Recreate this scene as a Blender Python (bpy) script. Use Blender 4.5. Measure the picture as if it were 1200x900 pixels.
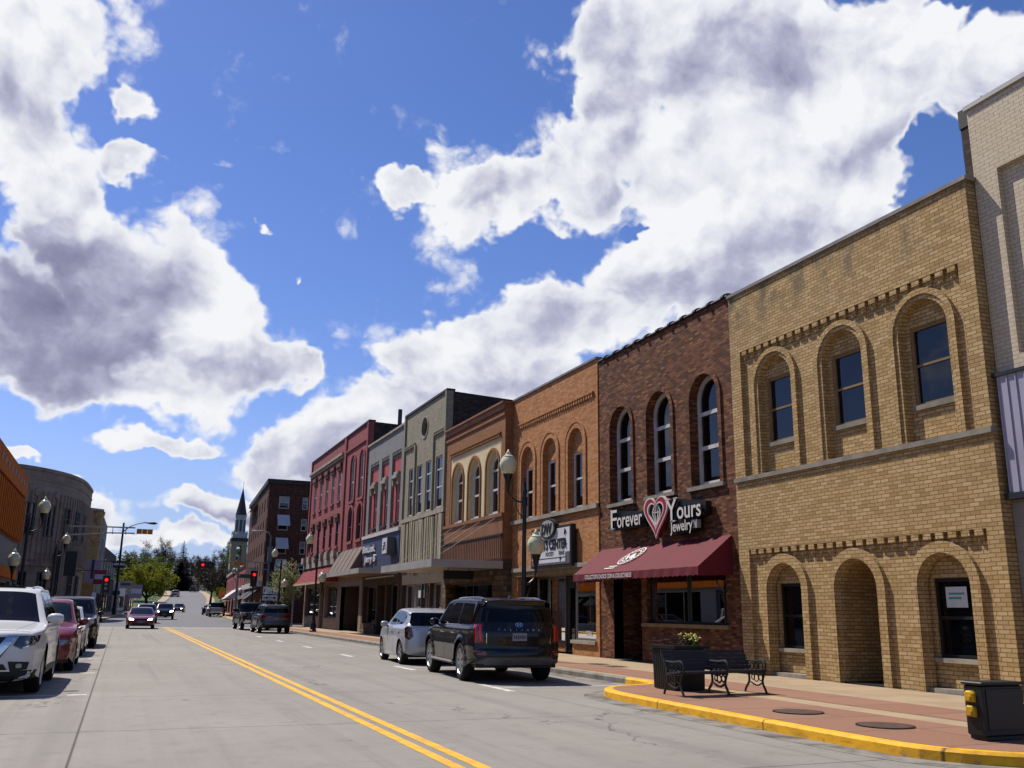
import bpy, bmesh, math, random
from math import sin, cos, tan, pi, radians, atan2, sqrt, exp, hypot
from mathutils import Vector, Matrix, Quaternion, geometry
from mathutils.bvhtree import BVHTree

for o in list(bpy.data.objects):
    bpy.data.objects.remove(o)
scene = bpy.context.scene
col = scene.collection
S = 0.87            # survey units -> metres (all street measurements below are in survey units)
CAMZ = 1.65

# ------------------------------------------------------------------ camera
F_PX, YAW, PITCH, ROLL = 1085.62, 0.387043, 0.241254, 0.0135165
fw = Vector((sin(YAW) * cos(PITCH), cos(YAW) * cos(PITCH), sin(PITCH)))
rt = Vector((cos(YAW), -sin(YAW), 0))
up = rt.cross(fw)
r2 = cos(ROLL) * rt + sin(ROLL) * up
u2 = -sin(ROLL) * rt + cos(ROLL) * up
cd = bpy.data.cameras.new('camera')
cam = bpy.data.objects.new('camera', cd)
col.objects.link(cam)
cd.sensor_fit = 'HORIZONTAL'
cd.sensor_width = 36
cd.lens = F_PX / 1200 * 36
cd.clip_start = 0.05
cd.clip_end = 3000
M3 = Matrix((r2, u2, -fw)).transposed()
cam.matrix_world = Matrix.Translation((0, 0, CAMZ * S)) @ M3.to_4x4()
scene.camera = cam

# ------------------------------------------------------------------ sun, exposure
SUNV = Vector((-1.0, 1.6, 2.95)).normalized()      # towards the sun
SUN_EL = math.asin(SUNV.z)
SUN_AZ = atan2(SUNV.x, SUNV.y)
sd = bpy.data.lights.new('sun', 'SUN')
sd.energy = 5.0
sd.angle = radians(0.53)
sd.color = (1.0, 0.935, 0.84)
sun = bpy.data.objects.new('sun', sd)
col.objects.link(sun)
sun.rotation_euler = (-SUNV).to_track_quat('-Z', 'Y').to_euler()
sun.location = (-20, 30, 60)
scene.view_settings.view_transform = 'Standard'
scene.view_settings.look = 'None'
scene.view_settings.exposure = 0.32
scene.view_settings.gamma = 1
scene.view_settings.use_curve_mapping = False
scene.cycles.max_bounces = 6
scene.cycles.diffuse_bounces = 3
scene.cycles.glossy_bounces = 3
scene.cycles.transparent_max_bounces = 8
scene.cycles.caustics_reflective = False
scene.cycles.caustics_refractive = False
scene.cycles.use_denoising = True


# ------------------------------------------------------------------ node helpers
ALB = 0.80          # overall reflectance of the painted and masonry colours below


def lin(c):
    if isinstance(c, str):
        c = c.lstrip('#')
        c = [int(c[i:i + 2], 16) / 255 for i in (0, 2, 4)]
        c = [(x / 12.92 if x <= 0.04045 else ((x + 0.055) / 1.055) ** 2.4) * ALB for x in c]
    return (c[0], c[1], c[2], 1.0)


class NT:
    def __init__(self, tree):
        self.t = tree
        self.n = tree.nodes
        self.l = tree.links

    def node(self, typ, **kw):
        n = self.n.new(typ)
        for k, v in kw.items():
            setattr(n, k, v)
        return n

    def put(self, sock, v):
        if v is None:
            return
        if isinstance(v, bpy.types.NodeSocket):
            self.l.new(v, sock)
        else:
            try:
                sock.default_value = v
            except TypeError:
                sock.default_value = tuple(v)[:len(sock.default_value)]

    def math(self, op, a, b=None, c=None, clamp=False):
        n = self.node('ShaderNodeMath', operation=op, use_clamp=clamp)
        self.put(n.inputs[0], a)
        self.put(n.inputs[1], b)
        self.put(n.inputs[2], c)
        return n.outputs[0]

    def vmath(self, op, a, b=None):
        n = self.node('ShaderNodeVectorMath', operation=op)
        self.put(n.inputs[0], a)
        if op == 'SCALE':
            self.put(n.inputs[3], b)
        else:
            self.put(n.inputs[1], b)
        return n.outputs[1] if op in ('LENGTH', 'DOT_PRODUCT', 'DISTANCE') else n.outputs[0]

    def mix(self, f, a, b, mode='MIX'):
        n = self.node('ShaderNodeMix', data_type='RGBA', blend_type=mode)
        n.clamp_factor = True
        self.put(n.inputs[0], f)
        self.put(n.inputs[6], a)
        self.put(n.inputs[7], b)
        return n.outputs[2]

    def ramp(self, f, stops, interp='LINEAR'):
        n = self.node('ShaderNodeValToRGB')
        cr = n.color_ramp
        cr.interpolation = interp
        while len(cr.elements) < len(stops):
            cr.elements.new(0.5)
        for e, (p, c) in zip(cr.elements, stops):
            e.position = p
            e.color = lin(c) if not isinstance(c, (int, float)) else (c, c, c, 1)
        self.put(n.inputs[0], f)
        return n.outputs[0]

    def mrange(self, v, a, b, c=0.0, d=1.0, smooth=False):
        n = self.node('ShaderNodeMapRange')
        n.interpolation_type = 'SMOOTHSTEP' if smooth else 'LINEAR'
        self.put(n.inputs['Value'], v)
        self.put(n.inputs['From Min'], a)
        self.put(n.inputs['From Max'], b)
        self.put(n.inputs['To Min'], c)
        self.put(n.inputs['To Max'], d)
        return n.outputs[0]

    def noise(self, vec, scale, detail=4, rough=0.55, out=0, dim='3D', dist=0.0, norm=True):
        n = self.node('ShaderNodeTexNoise', noise_dimensions=dim)
        n.normalize = norm
        self.put(n.inputs['Vector'], vec)
        self.put(n.inputs['Scale'], scale)
        self.put(n.inputs['Detail'], detail)
        self.put(n.inputs['Roughness'], rough)
        self.put(n.inputs['Distortion'], dist)
        return n.outputs[out]

    def sep(self, v):
        n = self.node('ShaderNodeSeparateXYZ')
        self.put(n.inputs[0], v)
        return n.outputs

    def comb(self, x=0.0, y=0.0, z=0.0):
        n = self.node('ShaderNodeCombineXYZ')
        self.put(n.inputs[0], x)
        self.put(n.inputs[1], y)
        self.put(n.inputs[2], z)
        return n.outputs[0]

# ------------------------------------------------------------------ sky: Nishita air with a field of cumulus at infinity
def pix_dir(px, py):
    d = fw * F_PX + r2 * (px - 600) - u2 * (py - 450)
    d.normalize()
    return atan2(d.x, d.y), math.asin(d.z)


world = bpy.data.worlds.new('World')
scene.world = world
world.use_nodes = True
world.cycles.sampling_method = 'MANUAL'
world.cycles.sample_map_resolution = 512
W = NT(world.node_tree)
W.n.clear()
sky = W.node('ShaderNodeTexSky', sky_type='NISHITA')
sky.sun_disc = False
sky.sun_elevation = SUN_EL
sky.sun_rotation = SUN_AZ
sky.altitude = 260
sky.air_density = 1.0
sky.dust_density = 0.35
sky.ozone_density = 2.2
SKY_K = 0.068
SKY_TINT = (1.36, 1.20, 1.52, 1)
tc = W.node('ShaderNodeTexCoord')
dx, dy, dz = W.sep(tc.outputs['Generated'])
az = W.math('ARCTAN2', dx, dy)
el = W.math('ARCSINE', dz)
p0 = W.comb(W.math('MULTIPLY', az, 0.86), el, 0.0)
# domain warp so that outlines billow
nz1 = W.noise(p0, 5.5, 5, 0.6, out=1, dim='2D')
warp = W.vmath('SUBTRACT', nz1, (0.5, 0.5, 0.5))
p1 = W.vmath('ADD', p0, W.vmath('SCALE', warp, 0.14))
p1 = W.vmath('MULTIPLY', p1, (1, 1, 0))


def blobs(lst, pos):
    acc = None
    for (cx, cy, rx, ry, *rest) in lst:
        rot = rest[0] if rest else 0.0
        amp = rest[1] if len(rest) > 1 else 1.0
        a, e = pix_dir(cx, cy)
        k = 1.0 / F_PX
        m = W.node('ShaderNodeMapping', vector_type='TEXTURE')
        # each ellipse waits for the one before it (keeps the shader's stack short)
        W.put(m.inputs['Vector'], pos if acc is None else W.vmath('ADD', pos, W.math('MULTIPLY', acc, 1e-7)))
        rr = hypot((cx - 600) / F_PX, (cy - 450) / F_PX)
        sh = 1.0 / sqrt(1 + rr * rr)
        m.inputs['Location'].default_value = (a * 0.86, e, 0)
        m.inputs['Rotation'].default_value = (0, 0, radians(rot))
        m.inputs['Scale'].default_value = (rx * k * sh, ry * k * sh, 1)
        ln = W.vmath('LENGTH', m.outputs[0])
        v = W.mrange(ln, 0.0, 1.3, amp, 0.0, True)
        acc = v if acc is None else W.math('SMOOTH_MAX', acc, v, 0.25)
    return acc


CL = [(70, 55, 105, 75, 10), (15, 130, 120, 110), (75, 195, 85, 85), (105, 285, 115, 95), (50, 390, 200, 120),
      (195, 350, 95, 90, -20), (255, 418, 105, 62), (335, 425, 32, 32), (90, 452, 175, 48), (170, 178, 44, 26),
      (186, 112, 28, 36, 20, .8), (283, 267, 17, 10, 0, .62), (320, 299, 7, 12, 0, .6), (238, 205, 24, 22, 0, .4),
      (185, 520, 75, 20, 5, .85), (215, 515, 30, 10, 0, .7), (30, 537, 34, 12, 0, .9), (130, 595, 60, 34, 0, .8), (100, 560, 22, 12, 0, .7),
      (470, 226, 44, 28, -6), (548, 230, 88, 34, 0), (630, 222, 80, 45, 5), (692, 208, 66, 58, 10),
      (765, 55, 105, 115), (880, 80, 185, 140), (1030, 60, 150, 105), (1160, 70, 95, 52, 10), (1165, 105, 100, 50, 25),
      (725, 140, 55, 40), (850, 250, 145, 135), (965, 230, 105, 120), (785, 335, 130, 85), (680, 372, 108, 68),
      (600, 405, 95, 58), (540, 432, 78, 50), (450, 486, 108, 42), (375, 512, 80, 44), (625, 460, 210, 60),
      (325, 545, 62, 36), (240, 598, 84, 28), (400, 560, 130, 48), (1010, 300, 70, 75), (880, 335, 200, 80), (225, 632, 110, 20, 0, .9),
      (1120, 205, 26, 34, 0, .8), (700, 480, 260, 70), (340, 600, 120, 40), (722, 312, 72, 62), (650, 350, 75, 50), (572, 392, 72, 46), (500, 438, 62, 40), (345, 512, 62, 36), (690, 185, 62, 52), (590, 235, 70, 34), (745, 120, 60, 80), (990, 190, 90, 75), (1005, 265, 80, 62), (1060, 110, 90, 45), (1140, 130, 60, 30, 0, .8), (940, 150, 110, 80), (742, 172, 66, 56), (765, 218, 70, 52), (1050, 150, 70, 50), (600, 250, 60, 30), (1010, 225, 70, 50), (800, 158, 62, 46), (560, 262, 50, 26, 0, .6)]
HOLE = [(1104, 184, 40, 34, 15, .8), (1070, 212, 32, 14, 20, .5), (1110, 12, 46, 20, 0), (735, 264, 14, 8, 0, .5)]
GREY = [(55, 335, 170, 105, -12), (130, 415, 190, 58, -6), (20, 430, 130, 70), (260, 440, 90, 30, 0, .6), (70, 250, 55, 55, 0, .45), (885, 78, 170, 64, -6, .66), (770, 110, 80, 45, 0, .5),
        (1000, 60, 80, 40, 0, .35), (640, 470, 190, 36, 8, .5), (800, 330, 150, 52, 10, .5), (900, 265, 120, 60, 10, .42), (690, 440, 110, 40, 0, .5), (1020, 250, 60, 50, 0, .25),
        (260, 612, 150, 22, 0, .9), (400, 545, 120, 28, 0, .55), (560, 236, 90, 14, 0, .3), (140, 530, 40, 10, 0, .5), (430, 500, 90, 18, 0, .45), (700, 215, 50, 22, 0, .3)]
D = blobs(CL, p1)
Hh = blobs(HOLE, p1)
G = blobs(GREY, W.vmath('ADD', p0, W.vmath('SCALE', warp, 0.10)))
# open sky behind and beside the view: scattered small cumulus from low noise
side = W.mrange(W.math('ABSOLUTE', W.math('SUBTRACT', az, 0.35)), 0.75, 1.05, 0.0, 1.0, True)
low = W.mrange(W.noise(p0, 2.6, 3, 0.5, dim='2D'), 0.58, 0.80, 0.0, 0.8, True)
highc = W.mrange(el, 0.75, 1.1, 1.0, 0.2, True)
D = W.math('MAXIMUM', D, W.math('MULTIPLY', W.math('MULTIPLY', low, side), highc))
D = W.math('SUBTRACT', D, W.math('MULTIPLY', Hh, 0.85))


def billow(pos, scale, detail=4):
    """cauliflower relief: folded noise, round on top and creased between the puffs"""
    acc = None
    k, amp, tot = scale, 1.0, 0.0
    for o in range(detail):
        n = W.noise(pos, k, 0, 0.5, dim='2D')
        a = W.math('MULTIPLY', W.math('ABSOLUTE', W.math('SUBTRACT', n, 0.5)), 2.6 * amp)
        acc = a if acc is None else W.math('ADD', acc, a)
        tot += amp
        k *= 2.15
        amp *= 0.55
        pos = W.vmath('ADD', pos, (3.7, 1.9, 0.0))
    return W.math('DIVIDE', acc, tot)


p2 = W.vmath('ADD', p0, W.vmath('SCALE', warp, 0.05))
bl = billow(p2, 9.0)
fb = W.noise(p2, 16.0, 7, 0.58, dim='2D')
dens = W.math('ADD', W.math('MULTIPLY', D, 1.75), W.math('MULTIPLY', W.math('SUBTRACT', bl, 0.42), 1.05))
dens = W.math('ADD', dens, W.math('MULTIPLY', W.math('SUBTRACT', fb, 0.5), 0.95))
alpha = W.mrange(dens, 0.32, 0.70, 0.0, 1.0, True)
wisp = W.mrange(dens, 0.24, 0.54, 0.0, 0.6, True)
alpha = W.math('MAXIMUM', alpha, W.math('MULTIPLY', wisp, W.mrange(W.noise(p0, 26, 6, 0.62, dim='2D'), 0.42, 0.7, 0.0, 1.0, True)))
# self shading: the side of each puff turned to the sun is brighter
bigp = W.vmath('ADD', p2, (-0.03, 0.04, 0.0))
big1 = billow(p2, 6.5, 2)
big2 = billow(bigp, 6.5, 2)
lofs = W.vmath('ADD', p2, (-0.009, 0.012, 0.0))
bl2 = billow(lofs, 9.0, 3)
fb2 = W.noise(lofs, 16.0, 5, 0.58, dim='2D')
relief = W.math('ADD', W.math('MULTIPLY', W.math('SUBTRACT', bl, bl2), 0.55), W.math('MULTIPLY', W.math('SUBTRACT', fb, fb2), 0.9))
relief = W.math('ADD', relief, W.math('MULTIPLY', W.math('SUBTRACT', big1, big2), 0.55))
thick = W.mrange(dens, 0.8, 2.2, 0.0, 1.0, True)
soft = W.math('SUBTRACT', W.noise(p0, 6.0, 5, 0.55, dim='2D'), 0.5)
shade = W.math('ADD', W.math('MULTIPLY', G, 0.9), W.math('MULTIPLY', thick, 0.16))
shade = W.math('ADD', shade, W.math('MULTIPLY', soft, W.math('ADD', 0.18, W.math('MULTIPLY', G, 0.45))))
shade = W.math('SUBTRACT', shade, relief)
shade = W.math('MULTIPLY', shade, W.mrange(dens, 0.5, 1.1, 0.15, 1.0, True))
shade = W.math('MINIMUM', W.math('MULTIPLY', W.math('MAXIMUM', shade, 0.0), 0.74), 1.0)
ccol = W.ramp(shade, [(0.0, (0.98, 0.99, 1.02)), (0.16, (0.83, 0.85, 0.92)), (0.40, (0.52, 0.53, 0.69)), (0.62, (0.33, 0.335, 0.49)), (1.0, (0.19, 0.195, 0.32))])
skyc = W.node('ShaderNodeHueSaturation')
skyc.inputs['Saturation'].default_value = 1.2
skyc.inputs['Value'].default_value = 1.0
W.l.new(sky.outputs[0], skyc.inputs['Color'])
skyv = W.mix(1.0, skyc.outputs[0], SKY_TINT, 'MULTIPLY')
lowband = W.mrange(el, 0.0, 0.2, 0.7, 0.0, True)
skyv = W.mix(lowband, skyv, (2.9, 4.9, 8.6, 1))
cl = W.mix(alpha, skyv, W.vmath('SCALE', ccol, 0.745 / SKY_K))
gnd = W.mrange(el, -0.03, 0.0, 0.0, 1.0)
cl = W.mix(gnd, (1.0, 1.0, 1.0, 1), cl)
bg = W.node('ShaderNodeBackground')
W.l.new(cl, bg.inputs['Color'])
bg.inputs['Strength'].default_value = SKY_K
wo = W.node('ShaderNodeOutputWorld')
W.l.new(bg.outputs[0], wo.inputs['Surface'])

# ------------------------------------------------------------------ materials
MATS = {}


def mat(name):
    m = bpy.data.materials.new(name)
    m.use_nodes = True
    t = NT(m.node_tree)
    b = t.n.get('Principled BSDF')
    MATS[name] = m
    return m, t, b


def box_uv(t):
    g = t.node('ShaderNodeNewGeometry')
    x, y, z = t.sep(g.outputs['Position'])
    nx, ny, nz = t.sep(g.outputs['True Normal'])
    ax = t.math('GREATER_THAN', t.math('ABSOLUTE', nx), 0.6)
    az_ = t.math('GREATER_THAN', t.math('ABSOLUTE', nz), 0.7)
    u = t.math('ADD', t.math('MULTIPLY', ax, y), t.math('MULTIPLY', t.math('SUBTRACT', 1.0, ax), x))
    v = t.math('ADD', t.math('MULTIPLY', az_, y), t.math('MULTIPLY', t.math('SUBTRACT', 1.0, az_), z))
    return t.comb(u, v, 0.0), g.outputs['Position'], z


def bump(t, b, h, strength=0.5, dist=0.01):
    n = t.node('ShaderNodeBump')
    n.inputs['Strength'].default_value = strength
    n.inputs['Distance'].default_value = dist
    t.put(n.inputs['Height'], h)
    t.l.new(n.outputs[0], b.inputs['Normal'])


def brick(name, stops, mortar, bw=0.2, bh=0.065, ms=0.006, stain=0.35, rough=0.85, flat=0.0, bstr=0.7, scol=(0.03, 0.028, 0.026), soft=0.0, top_dirt=None):
    m, t, b = mat(name)
    uv, pos, z = box_uv(t)
    wob = t.vmath('SCALE', t.vmath('SUBTRACT', t.noise(uv, 1.7, 2, out=1), (0.5, 0.5, 0.5)), 0.02)
    uv2 = t.vmath('ADD', uv, wob)
    n = t.node('ShaderNodeTexBrick')
    n.offset = 0.5
    t.put(n.inputs['Vector'], uv2)
    n.inputs['Color1'].default_value = (0, 0, 0, 1)
    n.inputs['Color2'].default_value = (1, 1, 1, 1)
    n.inputs['Mortar'].default_value = (0.5, 0.5, 0.5, 1)
    n.inputs['Scale'].default_value = 1.0
    n.inputs['Mortar Size'].default_value = ms
    n.inputs['Mortar Smooth'].default_value = 0.12
    n.inputs['Brick Width'].default_value = bw
    n.inputs['Row Height'].default_value = bh
    rnd = t.sep(n.outputs['Color'])[0]
    big = t.noise(pos, 0.9, 4, 0.6)
    rnd = t.math('ADD', t.math('MULTIPLY', rnd, 1.0 - flat), t.math('MULTIPLY', t.math('SUBTRACT', big, 0.5), 0.28))
    rnd = t.math('ADD', rnd, 0.5 * flat)
    c = t.ramp(rnd, stops)
    grain = t.noise(pos, 55, 3, 0.6)
    c = t.mix(0.35, c, t.mix(1.0, c, t.ramp(grain, [(0.25, 0.35), (0.75, 1.0)]), 'MULTIPLY'))
    c = t.mix(n.outputs['Fac'], c, lin(mortar))
    # weather stains, run down the wall
    st = t.vmath('MULTIPLY', pos, (1.6, 1.6, 0.45))
    dirt = t.mrange(t.noise(st, 0.8, 6, 0.62), 0.48, 0.78, 0.0, stain, True)
    c = t.mix(dirt, c, lin(scol))
    # thin run-off streaks
    rs_ = t.mrange(t.noise(t.vmath('MULTIPLY', pos, (5.0, 5.0, 0.22)), 1.0, 5, 0.6), 0.58, 0.74, 0.0, stain * 0.9, True)
    c = t.mix(rs_, c, lin(scol))
    if top_dirt:
        zz = t.mrange(z, top_dirt[0], top_dirt[1], 0.0, 1.0, True)
        pt = t.mrange(t.noise(t.vmath('MULTIPLY', pos, (1, 1.2, 0.8)), 1.3, 5, 0.65), 0.46, 0.66, 0.0, 0.75, True)
        c = t.mix(t.math('MULTIPLY', zz, pt), c, lin(scol))
    t.l.new(c, b.inputs['Base Color'])
    b.inputs['Roughness'].default_value = rough
    b.inputs['Specular IOR Level'].default_value = 0.25
    hgt = t.math('ADD', t.math('SUBTRACT', 1.0, n.outputs['Fac']), t.math('MULTIPLY', grain, 0.35))
    hgt = t.math('ADD', hgt, t.math('MULTIPLY', rnd, 0.25))
    bump(t, b, hgt, bstr, 0.012)
    return m


def plain(name, c, rough=0.6, var=0.25, scale=6.0, metal=0.0, bstr=0.0, spec=0.4, c2=None, coat=0.0, stretch=(1, 1, 1), obj=False):
    m, t, b = mat(name)
    tcn = t.node('ShaderNodeTexCoord')
    pos = tcn.outputs['Object'] if obj else t.node('ShaderNodeNewGeometry').outputs['Position']
    p = t.vmath('MULTIPLY', pos, stretch)
    n = t.noise(p, scale, 5, 0.6)
    base = lin(c)
    dark = lin(c2) if c2 else tuple(x * (1 - var) for x in base[:3]) + (1,)
    cc = t.mix(t.mrange(n, 0.35, 0.7, 0, 1, True), base, dark)
    t.l.new(cc, b.inputs['Base Color'])
    b.inputs['Roughness'].default_value = rough
    b.inputs['Metallic'].default_value = metal
    b.inputs['Specular IOR Level'].default_value = spec
    if coat:
        b.inputs['Coat Weight'].default_value = coat
        b.inputs['Coat Roughness'].default_value = 0.03
    if bstr:
        bump(t, b, t.noise(p, scale * 8, 4, 0.6), bstr, 0.01)
    return m


def glass(name, tint='0a0e12', rough=0.02, wav=0.0, spec=0.5):
    m, t, b = mat(name)
    pos = t.node('ShaderNodeNewGeometry').outputs['Position']
    n = t.noise(pos, 1.3, 3, 0.5)
    b.inputs['Roughness'].default_value = rough
    t.l.new(t.mix(n, lin(tint), tuple(x * 0.4 for x in lin(tint)[:3]) + (1,)), b.inputs['Base Color'])
    b.inputs['IOR'].default_value = 1.5
    b.inputs['Specular IOR Level'].default_value = spec
    bump(t, b, t.noise(pos, 0.8, 2, 0.4), 0.04 + wav, 0.05)
    return m


def clear_glass(name, tint=(0.75, 0.82, 0.82), refl=0.10):
    m, t, b = mat(name)
    t.n.remove(b)
    o = t.n.get('Material Output')
    tr = t.node('ShaderNodeBsdfTransparent')
    tr.inputs[0].default_value = (*tint, 1)
    gl = t.node('ShaderNodeBsdfGlossy')
    gl.inputs['Roughness'].default_value = 0.01
    gl.inputs['Color'].default_value = (1, 1, 1, 1)
    lw = t.node('ShaderNodeFresnel')
    lw.inputs['IOR'].default_value = 1.38
    f = t.math('ADD', t.math('MULTIPLY', lw.outputs[0], 1.0), refl * 0.3, clamp=True)
    mx = t.node('ShaderNodeMixShader')
    t.l.new(f, mx.inputs[0])
    t.l.new(tr.outputs[0], mx.inputs[1])
    t.l.new(gl.outputs[0], mx.inputs[2])
    t.l.new(mx.outputs[0], o.inputs['Surface'])
    return m


def emit(name, c, s, back='200404'):
    m, t, b = mat(name)
    b.inputs['Base Color'].default_value = lin(back)
    b.inputs['Emission Color'].default_value = lin(c)
    b.inputs['Emission Strength'].default_value = s
    b.inputs['Roughness'].default_value = 0.3
    return m


def paint(name, c, metal=0.0, rough=0.32, flake=0.0):
    m, t, b = mat(name)
    pos = t.node('ShaderNodeTexCoord').outputs['Object']
    n = t.noise(pos, 2.5, 4, 0.6)
    base = lin(c)
    k_ = 1.0 if max(base[:3]) > 0.12 else 0.25
    cc = t.mix(t.mrange(n, 0.3, 0.8, 0, 0.10 * k_), base, lin('6a6257'))
    z = t.sep(pos)[2]
    dust = t.math('MULTIPLY', t.mrange(z, 0.2, 0.75, 0.4 * k_, 0.0, True), t.noise(pos, 5, 4, 0.6))
    cc = t.mix(dust, cc, lin('7d7466'))
    t.l.new(cc, b.inputs['Base Color'])
    b.inputs['Metallic'].default_value = metal
    t.l.new(t.mrange(n, 0.3, 0.8, rough * 0.9, rough * 1.25), b.inputs['Roughness'])
    b.inputs['Coat Weight'].default_value = 0.6 if max(base[:3]) > 0.05 else 0.38
    b.inputs['Coat Roughness'].default_value = 0.03
    b.inputs['Specular IOR Level'].default_value = 0.25
    return m


brick('brick_tan', [(0.0, 'ad8c58'), (0.2, 'b99966'), (0.5, 'c5a472'), (0.8, 'd2b382'), (1.0, 'b8975f')], '7d6742', 0.215, 0.074, 0.0075, 0.14, scol=(0.09, 0.075, 0.05), bstr=1.0, top_dirt=(7.6, 9.2))
brick('brick_jewel', [(0.0, '4a291b'), (0.3, '633823'), (0.55, '76472d'), (0.8, '875637'), (1.0, '9c6c47')], '57402f', 0.20, 0.068, 0.008, 0.1, bstr=1.0)
brick('brick_orange', [(0.0, 'aa6b3b'), (0.35, 'bb7d4a'), (0.65, 'c68c59'), (0.9, 'cd9a6b'), (1.0, 'd8b18c')], '94694a', 0.21, 0.066, 0.006, 0.25, flat=0.25, scol=(0.09, 0.05, 0.03), bstr=0.6)
brick('brick_brown', [(0.0, '8c5a34'), (0.5, '9e6b42'), (1.0, 'ac7a50')], '7a583e', 0.2, 0.066, 0.005, 0.3, flat=0.4, bstr=0.5)
brick('brick_side', [(0.0, '2b241f'), (0.5, '42372f'), (1.0, '5a4a3e')], '3e3a35', 0.2, 0.07, 0.006, 0.4)
brick('brick_greygreen', [(0.0, '8c8671'), (0.5, '9b9580'), (0.8, 'a39d8a'), (1.0, 'b8906c')], '8a8470', 0.2, 0.066, 0.005, 0.25, flat=0.15, bstr=0.5)
brick('brick_grey', [(0.0, '80817f'), (0.5, '908f8d'), (1.0, '9c9b98')], '7a7a78', 0.2, 0.066, 0.005, 0.3, flat=0.5, bstr=0.5)
brick('brick_maroon', [(0.0, '92484a'), (0.5, 'a2585a'), (1.0, 'ae6666')], '8a4c4c', 0.2, 0.066, 0.005, 0.3, flat=0.5, bstr=0.5)
brick('brick_hotel', [(0.0, '4a2a1f'), (0.5, '5f382a'), (1.0, '784b38')], '54403a', 0.2, 0.07, 0.006, 0.3)
brick('brick_white', [(0.0, 'ccbc9f'), (0.5, 'd8c9ae'), (1.0, 'e0d3bb')], 'b0a189', 0.21, 0.075, 0.007, 0.22, flat=0.6, bstr=1.0, scol=(0.25, 0.22, 0.19))
brick('stone_deco', [(0.0, '8f7f6c'), (0.5, '9f8f7b'), (1.0, 'ac9c87')], '756a5c', 1.2, 0.6, 0.012, 0.35, flat=0.3, bstr=0.3)
brick('brick_dark', [(0.0, '2c2522'), (0.5, '3b312c'), (1.0, '4c4038')], '332d2a', 0.2, 0.07, 0.006, 0.4)
brick('stone_block', [(0.0, '4d4035'), (0.5, '6e5a45'), (1.0, '8d7558')], '40362e', 0.42, 0.2, 0.015, 0.3, bstr=1.0)
brick('concrete_block', [(0.0, '8d857c'), (0.5, '9a9288'), (1.0, 'a59d93')], '7d766d', 0.6, 0.42, 0.008, 0.3, flat=0.4, bstr=0.3)
brick('brick_paver', [(0.0, '926a55'), (0.5, '9b745e'), (1.0, 'a47f69')], '5a463c', 2.6, 1.3, 0.012, 0.25, flat=0.6, bstr=0.15, scol=(0.12, 0.08, 0.06))
plain('stone_pale', 'a59c8e', 0.85, 0.35, 3, bstr=0.3)
plain('stone_sill', '8f887b', 0.85, 0.35, 3, bstr=0.3)
plain('coping_dark', '3a3330', 0.7, 0.4, 4)
plain('coping_metal', '8f8a84', 0.5, 0.3, 2, metal=0.3)
plain('coping_tile', '2b211e', 0.55, 0.5, 6)
plain('roof_felt', '3b3a39', 0.95, 0.4, 1.5)
plain('wood_white', 'd2cfca', 0.6, 0.25, 3)
plain('wood_cream', 'c3b18d', 0.8, 0.2, 2)
plain('stucco_cream', 'dccaa0', 0.9, 0.14, 2, bstr=0.2)
plain('wood_tan', '8d7650', 0.7, 0.3, 3)
plain('frame_alu', '85837f', 0.4, 0.2, 3, metal=0.6)
plain('frame_dark', '1b1a1a', 0.5, 0.3, 3)
plain('frame_grey', '55565a', 0.6, 0.2, 3)
plain('panel_brown', '8a5a38', 0.7, 0.25, 1.5, stretch=(1, 1, 0.3))
plain('panel_brown_dark', '74492f', 0.65, 0.3, 1.5, stretch=(1, 2, 0.3))
plain('panel_grey_wood', 'b6ac92', 0.8, 0.6, 1.6, stretch=(1, 5, 0.35))
plain('panel_blue', '3f4a68', 0.55, 0.25, 1.2)
plain('panel_beige', '958170', 0.7, 0.2, 1.0)
plain('panel_lilac', 'a5a2b2', 0.45, 0.15, 1.0, spec=0.5)
plain('panel_red', 'b85350', 0.7, 0.2, 2.0)
plain('panel_green', '4c6a5b', 0.7, 0.2, 2.0)
plain('panel_orange', 'c06400', 0.8, 0.25, 1.5, spec=0.1)
plain('panel_orange_dark', '42240c', 0.6, 0.25, 1.5)
plain('metal_light', 'b4b0aa', 0.45, 0.2, 1.2, metal=0.2)
plain('metal_galv', '9a9c9c', 0.45, 0.25, 2, metal=0.7)
plain('metal_galv_dull', '767a7a', 0.6, 0.3, 2, metal=0.3)
plain('metal_black', '0e0e10', 0.42, 0.4, 5, spec=0.5)
plain('metal_dark', '222327', 0.5, 0.4, 5)
plain('cabinet_black', '0f0f0f', 0.5, 0.5, 3, spec=0.45, bstr=0.05)
plain('wood_slat', '2e3136', 0.6, 0.35, 3, stretch=(1, 8, 8))


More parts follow.
